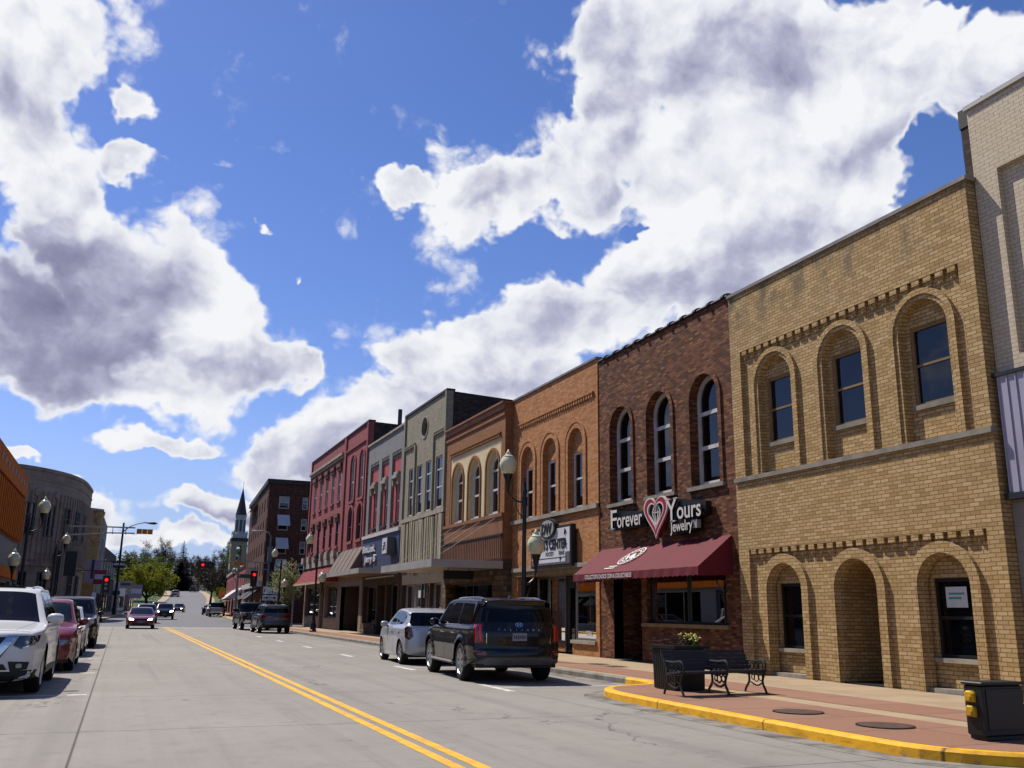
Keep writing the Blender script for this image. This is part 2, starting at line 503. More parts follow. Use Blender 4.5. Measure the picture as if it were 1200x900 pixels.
def worn_yellow():
    m, t, b = mat('paint_yellow')
    pos = t.node('ShaderNodeNewGeometry').outputs['Position']
    z = t.sep(pos)[2]
    n = t.noise(pos, 3.0, 6, 0.65)
    c = t.mix(t.mrange(n, 0.4, 0.7, 0, 1, True), lin('f4b40c'), lin('d9a016'))
    chip = t.noise(pos, 9.0, 6, 0.7)
    low = t.mrange(z, 0.0, 0.11, 0.10, 0.0)
    c = t.mix(t.mrange(t.math('ADD', chip, low), 0.66, 0.72, 0, 0.8), c, lin('8d8375'))
    gr = t.mrange(t.noise(t.vmath('MULTIPLY', pos, (1, 1, 3)), 5, 5, 0.6), 0.5, 0.75, 0, 0.5, True)
    c = t.mix(gr, c, lin('7a5c1c'))
    x_, y_, z_ = t.sep(pos)
    fy = t.math('ABSOLUTE', t.math('SUBTRACT', t.math('FRACT', t.math('DIVIDE', t.math('ADD', y_, 0.55), 2.75)), 0.5))
    c = t.mix(t.mrange(fy, 0.492, 0.497, 0.0, 0.8), c, lin('3a2f1a'))
    t.l.new(c, b.inputs['Base Color'])
    b.inputs['Roughness'].default_value = 0.75
    bump(t, b, t.math('ADD', chip, n), 0.5, 0.012)


worn_yellow()
plain('box_yellow', 'd0a312', 0.5, 0.2, 3)
plain('signal_yellow', 'c07f10', 0.55, 0.2, 3)
plain('hood_taupe', '7a6858', 0.6, 0.2, 1.5)
plain('awning_red', '660a1c', 0.8, 0.18, 1.4, bstr=0.05)
plain('awning_red_dark', '6d1023', 0.8, 0.2, 1.4)
plain('awning_stripe', '8d2c34', 0.8, 0.2, 2)
plain('awning_white', 'c9c9c9', 0.8, 0.15, 2)
plain('sign_white', 'd6d8de', 0.5, 0.1, 1.5)
plain('sign_black', '121214', 0.5, 0.3, 2)
plain('sign_grey', '5c5c60', 0.6, 0.2, 2)
plain('sign_red', 'a01830', 0.5, 0.15, 2)
plain('sign_blue', '22284a', 0.5, 0.2, 2)
plain('sign_lilac', '9a8fa8', 0.6, 0.15, 2)
plain('sign_green', '1d5a46', 0.5, 0.1, 2)
plain('sign_orange', 'c0611d', 0.5, 0.15, 2)
plain('print_white', 'd8d2cc', 0.7, 0.08, 4)
plain('paper_white', 'cfd6d3', 0.8, 0.1, 8)
plain('print_teal', '4c9a92', 0.8, 0.1, 8)
plain('print_red', '8d2b32', 0.8, 0.2, 4)
plain('cloth_blue', '35496b', 0.9, 0.3, 4)
plain('cloth_tan', '8a7358', 0.9, 0.3, 4)
plain('rubber', '151515', 0.85, 0.3, 8, spec=0.3)
plain('plastic_black', '101011', 0.55, 0.3, 6, spec=0.4)
plain('plastic_grey', '57585b', 0.5, 0.25, 6)
plain('rim_silver', 'b9bcc2', 0.28, 0.15, 6, metal=0.9)
plain('rim_dark', '4a4b4f', 0.35, 0.3, 6, metal=0.8)
plain('chrome', 'd5d7da', 0.10, 0.08, 4, metal=1.0)
plain('plate_white', '8e9095', 0.5, 0.3, 22)
plain('lens_red', '6e0a12', 0.12, 0.3, 8, coat=1.0)
plain('lens_red_dark', '3a0a10', 0.14, 0.3, 8, coat=1.0)
plain('lens_clear', '8e959d', 0.08, 0.5, 14, metal=0.5, coat=1.0)
plain('lens_dark', '22262c', 0.08, 0.5, 14, coat=1.0)
plain('lens_amber', 'b4561b', 0.15, 0.3, 8, coat=1.0)
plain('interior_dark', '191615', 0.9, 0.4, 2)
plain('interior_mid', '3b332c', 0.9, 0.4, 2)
plain('recess_brown', '564638', 0.85, 0.3, 2)
plain('soil', '2c2018', 0.95, 0.4, 20)
plain('leaf_flower', 'c8b92a', 0.7, 0.3, 20)
plain('leaf_flower_pale', 'd5d59a', 0.7, 0.3, 20)
plain('stem_green', '394d1e', 0.8, 0.4, 14)
plain('twig_brown', '4d3524', 0.9, 0.4, 14)
plain('cover_iron', '5a4238', 0.7, 0.4, 9, bstr=0.5)
plain('slate', '3a393f', 0.75, 0.3, 4)
plain('stone_church', 'a3967a', 0.9, 0.3, 2)
plain('wood_church', 'b9b9b6', 0.7, 0.2, 2)
plain('bark', '3a3029', 0.95, 0.4, 6, bstr=0.4)
plain('bark_dark', '2a2421', 0.95, 0.4, 6)
glass('pane_dark', '07090c', wav=0.03)
glass('pane_blue', '0b111b', wav=0.03)
glass('pane_grey', '1c2126')
glass('pane_light', '40464c')
glass('car_glass', '05070a', 0.015, spec=0.22)
glass('car_glass_teal', '0d1a1c', 0.015, spec=0.3)
clear_glass('shop_glass')
emit('light_red', 'ff1616', 2.6)
emit('light_head', 'ffe9c8', 14.0, 'd0d0d0')
emit('light_tail', 'ff2a2a', 0.22, '7a0a10')


def globe_mat():
    m, t, b = mat('globe_glass')
    pos = t.node('ShaderNodeTexCoord').outputs['Object']
    n = t.noise(pos, 6, 3)
    t.l.new(t.mix(n, lin('cfcda2'), lin('e6e3c2')), b.inputs['Base Color'])
    b.inputs['Roughness'].default_value = 0.22
    b.inputs['Subsurface Weight'].default_value = 0.35
    b.inputs['Subsurface Radius'].default_value = (0.2, 0.2, 0.15)
    b.inputs['Coat Weight'].default_value = 0.5


globe_mat()


def road_mat():
    m, t, b = mat('road_concrete')
    pos = t.node('ShaderNodeNewGeometry').outputs['Position']
    x, y, z = t.sep(pos)
    n1 = t.noise(pos, 0.22, 5, 0.6)
    n2 = t.noise(pos, 2.5, 6, 0.65)
    n3 = t.noise(pos, 60, 3, 0.7)
    lane = t.noise(t.vmath('MULTIPLY', pos, (1.4, 0.03, 1)), 1.0, 4, 0.6)
    c = t.ramp(t.math('ADD', t.math('MULTIPLY', n1, 0.5), t.math('MULTIPLY', lane, 0.5)), [(0.3, '87827a'), (0.5, '99948b'), (0.7, 'a8a298')])
    # worn, rubber darkened wheel tracks along the traffic lanes
    c = t.mix(t.mrange(lane, 0.48, 0.66, 0, 0.42, True), c, lin('6c6a66'))
    c = t.mix(t.mrange(n2, 0.5, 0.75, 0, 0.5, True), c, lin('76726c'))
    c = t.mix(0.45, c, t.mix(1.0, c, t.ramp(n3, [(0.3, 0.45), (0.7, 1.0)]), 'MULTIPLY'))
    # tined surface: faint cross grooves
    tin = t.noise(t.vmath('MULTIPLY', pos, (0.5, 9, 1)), 2.0, 3, 0.6)
    c = t.mix(t.mrange(tin, 0.5, 0.75, 0, 0.22, True), c, lin('6f6b65'))
    # paving joints: every 4.6 m across, and hairline cracks
    fy = t.math('FRACT', t.math('DIVIDE', t.math('ADD', y, 1.2), 4.6))
    dj = t.math('ABSOLUTE', t.math('SUBTRACT', fy, 0.5))
    joint = t.mrange(dj, 0.4955, 0.499, 0.0, 0.8)
    vo = t.node('ShaderNodeTexVoronoi', feature='DISTANCE_TO_EDGE')
    wp = t.vmath('ADD', t.vmath('MULTIPLY', pos, (0.16, 0.10, 1)), t.vmath('SCALE', t.noise(pos, 0.8, 5, 0.6, out=1), 0.35))
    t.put(vo.inputs['Vector'], wp)
    vo.inputs['Scale'].default_value = 1.0
    crack = t.math('MULTIPLY', t.mrange(vo.outputs['Distance'], 0.0, 0.006, 0.75, 0.0), t.mrange(n1, 0.46, 0.54, 0, 1))
    for lx in (-0.35, 3.9, 8.05):
        dl = t.math('ABSOLUTE', t.math('SUBTRACT', x, lx * S))
        joint = t.math('MAXIMUM', joint, t.mrange(dl, 0.005, 0.02, 0.85 if lx < 0 else 0.4, 0.0))
    inroad = t.math('LESS_THAN', y, 75.5)
    joint = t.math('MULTIPLY', t.math('MAXIMUM', joint, crack), inroad)
    c = t.mix(joint, c, lin('2f2b28'))
    # the crossing street and hill are asphalt
    far = t.mrange(y, 75.4, 75.7, 0.0, 1.0)
    asp = t.mix(n2, lin('606064'), lin('777779'))
    c = t.mix(far, c, asp)
    # oil spots
    sp = t.mrange(t.noise(pos, 1.1, 3, 0.5), 0.68, 0.76, 0, 0.4, True)
    c = t.mix(sp, c, lin('4a4744'))
    spk = t.mrange(t.noise(t.vmath('MULTIPLY', pos, (1.3, 3.0, 1)), 2.6, 2, 0.5), 0.74, 0.78, 0, 0.6, True)
    c = t.mix(spk, c, lin('3a3735'))
    t.l.new(c, b.inputs['Base Color'])
    b.inputs['Roughness'].default_value = 0.78
    b.inputs['Specular IOR Level'].default_value = 0.3
    bump(t, b, t.math('ADD', n3, t.math('MULTIPLY', tin, 0.7)), 0.35, 0.008)


road_mat()
plain('gutter_concrete', '8f8a80', 0.85, 0.45, 2.2, bstr=0.35, c2='4e4943')
plain('kerb_concrete', '8d8880', 0.85, 0.3, 3, bstr=0.3, c2='625d56')
plain('walk_concrete', 'ac9678', 0.85, 0.2, 1.2, bstr=0.25)
plain('paint_white', 'd9d6cf', 0.75, 0.3, 5, c2='a8a39a')
plain('paint_line_yellow', 'f0b41e', 0.7, 0.2, 4, c2='c8983a')
plain('lawn', '435a18', 0.95, 0.4, 1.3, c2='354a18', bstr=0.5)
plain('earth', '4e4a3d', 0.95, 0.4, 0.2, c2='3d4a2a')


def leaf_mat(name, a, b_, tr=0.25):
    m, t, b = mat(name)
    info = t.node('ShaderNodeTexCoord')
    n = t.noise(t.node('ShaderNodeNewGeometry').outputs['Position'], 0.9, 4, 0.6)
    c = t.mix(t.mrange(n, 0.3, 0.7), lin(a), lin(b_))
    t.l.new(c, b.inputs['Base Color'])
    b.inputs['Roughness'].default_value = 0.65
    b.inputs['Specular IOR Level'].default_value = 0.25
    o = t.n.get('Material Output')
    tl = t.node('ShaderNodeBsdfTranslucent')
    t.l.new(c, tl.inputs[0])
    mx = t.node('ShaderNodeMixShader')
    mx.inputs[0].default_value = tr
    t.l.new(b.outputs[0], mx.inputs[1])
    t.l.new(tl.outputs[0], mx.inputs[2])
    t.l.new(mx.outputs[0], o.inputs['Surface'])


leaf_mat('leaf_spring', '6a6d0e', '8c8c1e', 0.4)
leaf_mat('leaf_pale', '6a7440', '56653a', 0.3)
leaf_mat('leaf_spruce', '15211b', '24362a', 0.1)
leaf_mat('leaf_blossom', 'c4c29c', '7f8a4a', 0.35)
leaf_mat('leaf_budding', '4a3a2a', '5f5238', 0.2)
leaf_mat('leaf_olive', '5b6a22', '46531c', 0.3)

# ------------------------------------------------------------------ geometry helpers
class MB:
    """collects faces; build() links them as ONE mesh object"""

    def __init__(self):
        self.v = []
        self.f = []
        self.m = []
        self.cur = 0
        self.mats = []

    def use(self, name):
        if name not in self.mats:
            self.mats.append(name)
        self.cur = self.mats.index(name)
        return self

    def add(self, pts, faces):
        b = len(self.v)
        self.v += [tuple(p) for p in pts]
        for f in faces:
            self.f.append([b + i for i in f])
            self.m.append(self.cur)

    def quad(self, a, b, c, d):
        self.add([a, b, c, d], [(0, 1, 2, 3)])

    def hexa(self, p):
        self.add(p, [(0, 3, 2, 1), (4, 5, 6, 7), (0, 1, 5, 4), (1, 2, 6, 5), (2, 3, 7, 6), (3, 0, 4, 7)])

    def box(self, x0, x1, y0, y1, z0, z1):
        self.hexa([(x0, y0, z0), (x1, y0, z0), (x1, y1, z0), (x0, y1, z0), (x0, y0, z1), (x1, y0, z1), (x1, y1, z1), (x0, y1, z1)])

    def bbox(self, x0, x1, y0, y1, z0, z1, c=0.01):
        """box with chamfered vertical and top edges"""
        c = min(c, (x1 - x0) / 2.01, (y1 - y0) / 2.01, (z1 - z0) / 2.01)
        def ring(i, z):
            return [(x0 + i + c, y0 + i, z), (x1 - i - c, y0 + i, z), (x1 - i, y0 + i + c, z), (x1 - i, y1 - i - c, z),
                    (x1 - i - c, y1 - i, z), (x0 + i + c, y1 - i, z), (x0 + i, y1 - i - c, z), (x0 + i, y0 + i + c, z)]
        rs = [ring(c, z0), ring(0, z0 + c), ring(0, z1 - c), ring(c, z1)]
        # guard the narrow rings
        self.loft(rs, True, True)

    def loft(self, rings, cap0=False, cap1=False, closed=True):
        b = len(self.v)
        n = len(rings[0])
        for r in rings:
            self.v += [tuple(p) for p in r]
        for i in range(len(rings) - 1):
            for j in range(n if closed else n - 1):
                k = (j + 1) % n
                self.f.append([b + i * n + j, b + i * n + k, b + (i + 1) * n + k, b + (i + 1) * n + j])
                self.m.append(self.cur)
        if cap0:
            self.f.append([b + j for j in range(n)][::-1])
            self.m.append(self.cur)
        if cap1:
            o = b + (len(rings) - 1) * n
            self.f.append([o + j for j in range(n)])
            self.m.append(self.cur)

    def tube(self, pts, r, n=8, cap=True):
        pts = [Vector(p) for p in pts]
        rs = r if isinstance(r, (list, tuple)) else [r] * len(pts)
        rings = []
        ref = None
        for i, p in enumerate(pts):
            d = (pts[min(i + 1, len(pts) - 1)] - pts[max(i - 1, 0)])
            if d.length < 1e-9:
                d = Vector((0, 0, 1))
            d.normalize()
            if ref is None:
                ref = Vector((1, 0, 0)) if abs(d.x) < 0.8 else Vector((0, 1, 0))
            a = (ref - d * ref.dot(d)).normalized()
            ref = a
            bb = d.cross(a)
            rings.append([p + (a * cos(2 * pi * k / n) + bb * sin(2 * pi * k / n)) * rs[i] for k in range(n)])
        self.loft(rings, cap, cap)

    def lathe(self, prof, c=(0, 0, 0), n=16, axis='z', cap0=True, cap1=True):
        rings = []
        for r, h in prof:
            ring = []
            for k in range(n):
                a = 2 * pi * k / n
                u, v = r * cos(a), r * sin(a)
                if axis == 'z':
                    ring.append((c[0] + u, c[1] + v, c[2] + h))
                elif axis == 'y':
                    ring.append((c[0] + u, c[1] + h, c[2] + v))
                else:
                    ring.append((c[0] + h, c[1] + u, c[2] + v))
            rings.append(ring)
        self.loft(rings, cap0, cap1)

    def build(self, name, material=None, parent=None, s=None, smooth=False, off=None, ang=35, merge=False):
        s = S if s is None else s
        me = bpy.data.meshes.new(name)
        o3 = off
        if o3 is None:
            o3 = (0, 0, 0)
            p = parent
            if p is not None and s == S and not p.get('_local'):
                o3 = world_loc(p)
        me.from_pydata([(x * s - o3[0], y * s - o3[1], z * s - o3[2]) for x, y, z in self.v], [], self.f)
        if self.mats:
            for k in self.mats:
                me.materials.append(MATS[k])
            me.polygons.foreach_set('material_index', self.m)
        else:
            me.materials.append(MATS[material])
        bm = bmesh.new()
        bm.from_mesh(me)
        if merge:
            bmesh.ops.remove_doubles(bm, verts=bm.verts, dist=0.0004)
        bmesh.ops.recalc_face_normals(bm, faces=bm.faces)
        if smooth:
            for f in bm.faces:
                f.smooth = True
            for e in bm.edges:
                if len(e.link_faces) == 2 and e.calc_face_angle(0) > radians(ang):
                    e.smooth = False
        bm.to_mesh(me)
        bm.free()
        ob = bpy.data.objects.new(name, me)
        col.objects.link(ob)
        if parent is not None:
            ob.parent = parent
        return ob


def world_loc(o):
    v = Vector((0, 0, 0))
    while o is not None:
        v = v + o.location
        o = o.parent
    return v


def tag(o, label=None, cat=None, group=None, kind=None):
    if label:
        o['label'] = label
    if cat:
        o['category'] = cat
    if group:
        o['group'] = group
    if kind:
        o['kind'] = kind
    return o


def empty(name, loc, label, cat, group=None, rz=0.0, scaled=True):
    o = bpy.data.objects.new(name, None)
    col.objects.link(o)
    k = S if scaled else 1.0
    o.location = (loc[0] * k, loc[1] * k, loc[2] * k)
    o.rotation_euler = (0, 0, rz)
    o.empty_display_size = 0.3
    return tag(o, label, cat, group)


def kids(o):
    return [c for c in bpy.data.objects if c.parent == o]


def copy_tree(o, parent=None, label=None):
    c = o.copy()
    col.objects.link(c)
    if parent is not None:
        c.parent = parent
    for ch in kids(o):
        copy_tree(ch, c)
    if label:
        c['label'] = label
    return c


class Fr:
    """a facade frame: u runs along the wall, z up, d out of the wall"""

    def __init__(self, kind, base):
        self.k = kind
        self.b = base

    def __call__(self, u, z, d=0.0):
        if self.k == 'R':                 # wall on the right of the street, facing -X, u = Y
            return (self.b - d, u, z)
        if self.k == 'L':                 # wall on the left of the street, facing +X
            return (self.b + d, u, z)
        return (u, self.b - d, z)         # wall facing -Y, u = X


def fbox(mb, fr, u0, u1, z0, z1, d0, d1):
    P = fr
    mb.hexa([P(u0, z0, d0), P(u1, z0, d0), P(u1, z0, d1), P(u0, z0, d1), P(u0, z1, d0), P(u1, z1, d0), P(u1, z1, d1), P(u0, z1, d1)])


def arch(c, hw, z0, zs, rise=None, n=18):
    """outline of an arched opening, starting bottom (c-hw)"""
    rise = hw if rise is None else rise
    pts = [(c - hw, z0)]
    for i in range(n + 1):
        a = pi - pi * i / n
        pts.append((c + hw * cos(a), zs + rise * sin(a)))
    pts.append((c + hw, z0))
    return pts


def rect(u0, u1, z0, z1):
    return [(u0, z0), (u0, z1), (u1, z1), (u1, z0)]


def slab(mb, fr, outer, holes, d, depth=0.0, sides=True, hole_sides=True):
    """flat sheet at depth d with holes; reveals run back to d - depth"""
    loops = [outer] + holes
    flat = [p for lp in loops for p in lp]
    tris = geometry.tessellate_polygon([[Vector((p[0], p[1], 0)) for p in lp] for lp in loops])
    mb.add([fr(p[0], p[1], d) for p in flat], [tuple(t) for t in tris])
    if depth:
        for i, lp in enumerate(loops):
            if (i == 0 and not sides) or (i > 0 and not hole_sides):
                continue
            n = len(lp)
            mb.add([fr(p[0], p[1], d) for p in lp] + [fr(p[0], p[1], d - depth) for p in lp],
                   [(j, (j + 1) % n, n + (j + 1) % n, n + j) for j in range(n)])


def ring(mb, fr, outer, inner, d0, d1):
    """arch trim between two open outlines of equal point count, from d0 (back) to d1 (front)"""
    n = len(outer)
    v = [fr(*p, d1) for p in outer] + [fr(*p, d1) for p in inner] + [fr(*p, d0) for p in outer] + [fr(*p, d0) for p in inner]
    f = []
    for i in range(n - 1):
        f.append((i, i + 1, n + i + 1, n + i))
        f.append((i, 2 * n + i, 2 * n + i + 1, i + 1))
        f.append((n + i, n + i + 1, 3 * n + i + 1, 3 * n + i))
    mb.add(v, f)


def window(fr, u0, u1, z0, z1, d, parent, frame='wood_white', pane='pane_dark', fw_=0.07, rails=(0.5,), mull=(), arch_rise=0.0, name='window', thick=0.09, label=None, blind=0.0):
    """sash window: frame mesh with a pane below it in the tree; arch_rise rounds the head"""
    m = MB()
    c, hw = (u0 + u1) / 2, (u1 - u0) / 2
    if arch_rise:
        o = arch(c, hw, z0, z1 - arch_rise, arch_rise)
        i = arch(c, hw - fw_, z0 + fw_, z1 - arch_rise, arch_rise - fw_)
        slab(m, fr, o, [i], d, thick)
    else:
        o = rect(u0, u1, z0, z1)
        i = rect(u0 + fw_, u1 - fw_, z0 + fw_, z1 - fw_)
        slab(m, fr, o, [i], d, thick)
    for r in rails:
        zr = z0 + (z1 - z0) * r
        fbox(m, fr, u0 + fw_, u1 - fw_, zr - fw_ * 0.45, zr + fw_ * 0.45, d - thick, d - 0.012)
    for r in mull:
        ur = u0 + (u1 - u0) * r
        fbox(m, fr, ur - fw_ * 0.4, ur + fw_ * 0.4, z0 + fw_, z1 - fw_ - arch_rise * 0.2, d - thick, d - 0.015)
    w = m.build(name, frame, parent)
    p = MB()
    if arch_rise:
        lp = arch(c, hw - fw_ * 0.5, z0 + fw_ * 0.5, z1 - arch_rise, arch_rise - fw_ * 0.5)
    else:
        lp = rect(u0 + fw_ * 0.5, u1 - fw_ * 0.5, z0 + fw_ * 0.5, z1 - fw_ * 0.5)
    slab(p, fr, lp, [], d - thick * 0.55, 0.012)
    p.build('pane', 'shop_glass' if blind else pane, w)
    if blind:
        b = MB()
        fbox(b, fr, u0 + fw_ * .4, u1 - fw_ * .4, z1 - (z1 - z0) * blind, z1 - fw_ * .4 - arch_rise * .6, d - thick * .55 - .05, d - thick * .55 - .03)
        b.build('blind', 'wood_white', w)
    if label:
        w['label'] = label
    return w


def sill(fr, u0, u1, z, d0, d1, parent, material='stone_sill', h=0.11, name='sill'):
    m = MB()
    fbox(m, fr, u0, u1, z - h, z, d0, d1)
    return m.build(name, material, parent)


def shell(fr, root, u0, u1, z1, depth, side='brick_side', z0=0.0, back_h=None):
    """side walls, back wall and roof behind a facade"""
    bh = back_h or z1 - 0.9
    m = MB()
    P = fr
    t = 0.25
    for a, b in ((u0 + 0.003, u0 + t), (u1 - t, u1 - 0.003)):
        m.hexa([P(a, z0, -0.32), P(b, z0, -0.32), P(b, z0, -depth), P(a, z0, -depth),
                P(a, z1 - 0.02, -0.32), P(b, z1 - 0.02, -0.32), P(b, bh, -depth), P(a, bh, -depth)])
    fbox(m, fr, u0 + t, u1 - t, z0, bh, -depth, -depth + t)
    m.build('side_wall', side, root)
    r = MB()
    r.hexa([P(u0 + t, z1 - 1.1, -0.34), P(u1 - t, z1 - 1.1, -0.34), P(u1 - t, bh - 0.5, -depth + t), P(u0 + t, bh - 0.5, -depth + t),
            P(u0 + t, z1 - 0.9, -0.34), P(u1 - t, z1 - 0.9, -0.34), P(u1 - t, bh - 0.3, -depth + t), P(u0 + t, bh - 0.3, -depth + t)])
    r.build('roof', 'roof_felt', root)
    f = MB()
    fbox(f, fr, u0 + t, u1 - t, 3.9, 4.1, -depth + t, -2.6)
    f.build('upper_floor', 'interior_dark', root)


def text_mesh(body, size, fr, u, z, d, ext, name, material, parent, align='LEFT', sx=1.0, flip=True, bold=0.0, shear=0.0, side=None, fit=None):
    """lettering as real raised geometry; u runs with the reading direction on this wall"""
    cu = bpy.data.curves.new(name, 'FONT')
    cu.body = body
    cu.size = 1.0
    cu.align_x = align
    cu.extrude = 0.5
    cu.offset = bold
    cu.shear = shear
    cu.resolution_u = 4
    to = bpy.data.objects.new(name, cu)
    col.objects.link(to)
    dg = bpy.context.evaluated_depsgraph_get()
    me = bpy.data.meshes.new_from_object(to.evaluated_get(dg))
    bpy.data.objects.remove(to)
    bpy.data.curves.remove(cu)
    sg = -1.0 if flip else 1.0
    m = MB()
    if fit:
        xx = [v.co.x for v in me.vertices]
        sx = fit / (max(xx) - min(xx)) / size
        u = u + sg * -min(xx) * size * sx
    pts = [fr(u + sg * v.co.x * size * sx, z + v.co.y * size, d + (v.co.z + 0.5) * ext) for v in me.vertices]
    if side:
        m.use(material)
        m.use(side)
        m.v = pts
        for p in me.polygons:
            m.f.append(list(p.vertices))
            m.m.append(0 if p.normal.z > 0.5 else 1)
    else:
        m.add(pts, [tuple(p.vertices) for p in me.polygons])
    bpy.data.meshes.remove(me)
    return m.build(name, material, parent)

# ------------------------------------------------------------------ ground, road, kerbs, sidewalks
def lerp(t, a, b):
    return a + (b - a) * t


def interp(tab, y):
    if y <= tab[0][0]:
        return tab[0][1]
    for (a, va), (b, vb) in zip(tab, tab[1:]):
        if y <= b:
            t = (y - a) / (b - a)
            return va + (vb - va) * t
    return tab[-1][1]


def smooth_tab(tab, step=4):
    """monotone-ish resampling so the hill has no kinks"""
    ys = [tab[0][0] + i * step for i in range(int((tab[-1][0] - tab[0][0]) / step) + 1)]
    vals = [interp(tab, y) for y in ys]
    for _ in range(3):
        vals = [vals[0]] + [(vals[i - 1] + 2 * vals[i] + vals[i + 1]) / 4 for i in range(1, len(vals) - 1)] + [vals[-1]]
    return list(zip(ys, vals))


GZ = smooth_tab([(-60, 0), (92, 0), (123, .2), (150, .35), (210, .75), (240, 1.15), (270, 2.3), (300, 4.0), (345, 6.0), (393, 7.8), (420, 8.3), (520, 8.0), (700, 10.0)])
GX = smooth_tab([(-60, 3.85), (90, 3.85), (109, 4.9), (123, 5.7), (150, 7.2), (210, 10.4), (255, 14.2), (300, 18.6), (345, 21.0), (393, 22.8), (440, 22.8), (700, 22.8)])
GW = [(-60, 7.6), (104, 7.6), (114, 7.05), (150, 7.0), (210, 6.2), (300, 5.4), (393, 5.2), (700, 5.2)]


def gz(y):
    return interp(GZ, y)


def strip(name, material, x0f, x1f, y0, y1, dz, step=4, kind='structure', label=None):
    m = MB()
    n = max(1, int((y1 - y0) / step))
    rows = []
    for i in range(n + 1):
        y = lerp(i / n, y0, y1)
        rows.append([(lerp(k / 2, x0f(y), x1f(y)), y, gz(y) + dz) for k in range(3)])
    m.loft(rows, closed=False)
    o = m.build(name, material, smooth=True)
    if kind:
        o['kind'] = kind
    return o


# one earth sheet to the horizon, following the hill
m = MB()
xs = [-900, -300, -120, -40, -9, 16, 40, 80, 160, 400, 900]
ys = [-400, -60, 0, 60] + [84 + 4 * i for i in range(93)] + [470, 520, 600, 700, 1000]
m.loft([[(x, y, gz(y) - 0.04) for x in xs] for y in ys], closed=False)
tag(m.build('ground', 'earth', smooth=True), kind='structure')

strip('road', 'road_concrete', lambda y: interp(GX, y) - interp(GW, y), lambda y: interp(GX, y) + interp(GW, y), -60, 440, 0.0)
m = MB()
m.add([(-120, 87.6, 0.004), (-3.7, 87.6, 0.004), (-3.7, 103.4, 0.075), (-120, 103.4, 0.075)], [(0, 1, 2, 3)])
m.add([(11.4, 87.6, 0.004), (140, 87.6, 0.004), (140, 103.4, 0.075), (11.4, 103.4, 0.075)], [(0, 1, 2, 3)])
tag(m.build('cross_street', 'road_concrete'), kind='structure')
m = MB()
m.add([(11.45, -12, -0.006), (120, -12, -0.006), (120, 7.5, -0.006), (11.45, 7.5, -0.006)], [(0, 1, 2, 3)])
tag(m.build('side_street', 'road_concrete'), kind='structure')


def offset(path, d):
    out = []
    for i, p in enumerate(path):
        a = Vector(path[max(i - 1, 0)])
        b = Vector(path[min(i + 1, len(path) - 1)])
        t = (b - a).normalized()
        out.append((p[0] + t.y * d, p[1] - t.x * d))
    return out


def chaikin(pts, it=2, closed=False):
    for _ in range(it):
        out = [] if closed else [pts[0]]
        n = len(pts)
        for i in range(n if closed else n - 1):
            a, b = pts[i], pts[(i + 1) % n]
            out.append(tuple(a[k] * .75 + b[k] * .25 for k in range(len(a))))
            out.append(tuple(a[k] * .25 + b[k] * .75 for k in range(len(a))))
        if not closed:
            out.append(pts[-1])
        pts = out
    return pts


def kerb(name, path, d, mats, H=0.16, w=0.17, z=0.0, label=None):
    """kerb with a rounded nose; mats(i) gives the material of a segment"""
    q1 = offset(path, d * 0.035)
    q2 = offset(path, d * w)
    m = MB()
    for i in range(len(path) - 1):
        m.use(mats(path[i]))
        a0, b0 = path[i], path[i + 1]
        m.add([(*a0, z - 0.05), (*b0, z - 0.05), (*b0, z + H - 0.035), (*a0, z + H - 0.035), (*q1[i + 1], z + H), (*q1[i], z + H), (*q2[i + 1], z + H), (*q2[i], z + H)],
              [(0, 1, 2, 3), (3, 2, 4, 5), (5, 4, 6, 7)])
    o = m.build(name, None, smooth=True, merge=False)
    o['kind'] = 'structure'
    return o


H = 0.15
KP = [(11.5, 88), (11.5, 60), (11.45, 30), (11.45, 24), (11.45, 20.6)]
near = chaikin([(11.45, 20.6), (11.4, 19.2), (10.9, 18.7), (10.0, 18.5), (9.3, 17.8), (9.12, 16.5), (9.02, 13.5), (8.92, 9.7), (9.15, 8.75), (9.9, 8.0), (11.3, 7.3), (13.2, 7.0)], 2)
KP = KP + near[1:] + [(20, 6.95), (60, 6.9)]
far_corner = chaikin([(16.5, 87.4), (13.0, 87.2), (11.8, 86.2), (11.5, 84.0)], 2)
KR = [(60, 87.4), (30, 87.4)] + far_corner + [(11.5, 60)] + KP[2:]


def kmat(p):
    return 'paint_yellow' if (p[1] < 20.9 and p[0] < 13) else 'kerb_concrete'


kerb('right_kerb', KR, -1, kmat, H)
# right sidewalk: red paver bands with a pale strip, in sheets 4 mm apart
inner = offset(KR, -0.165)
m = MB()
poly = [(p[0], p[1]) for p in inner]
poly2 = poly + [(60, 7.4), (15.7, 7.4), (15.7, 86.8), (60, 86.8)]
tr = geometry.tessellate_polygon([[Vector((p[0], p[1], 0)) for p in poly2]])
m.add([(p[0], p[1], H - 0.004) for p in poly2], [tuple(t) for t in tr])
tag(m.build('right_sidewalk', 'walk_concrete'), kind='structure')
m = MB()
pv = [p for p in offset(KR, -0.19) if p[1] < 86.9 and p[0] < 11.9 and p[1] > 7.45] 
pa = [(min(p[0], 11.27), p[1]) for p in pv] + [(11.28, 7.6), (11.28, 86.8)]
for x0, x1 in ((11.86, 13.25),):
    m.add([(x0, 7.6, H), (x1, 7.6, H), (x1, 86.8, H), (x0, 86.8, H)], [(0, 1, 2, 3)])
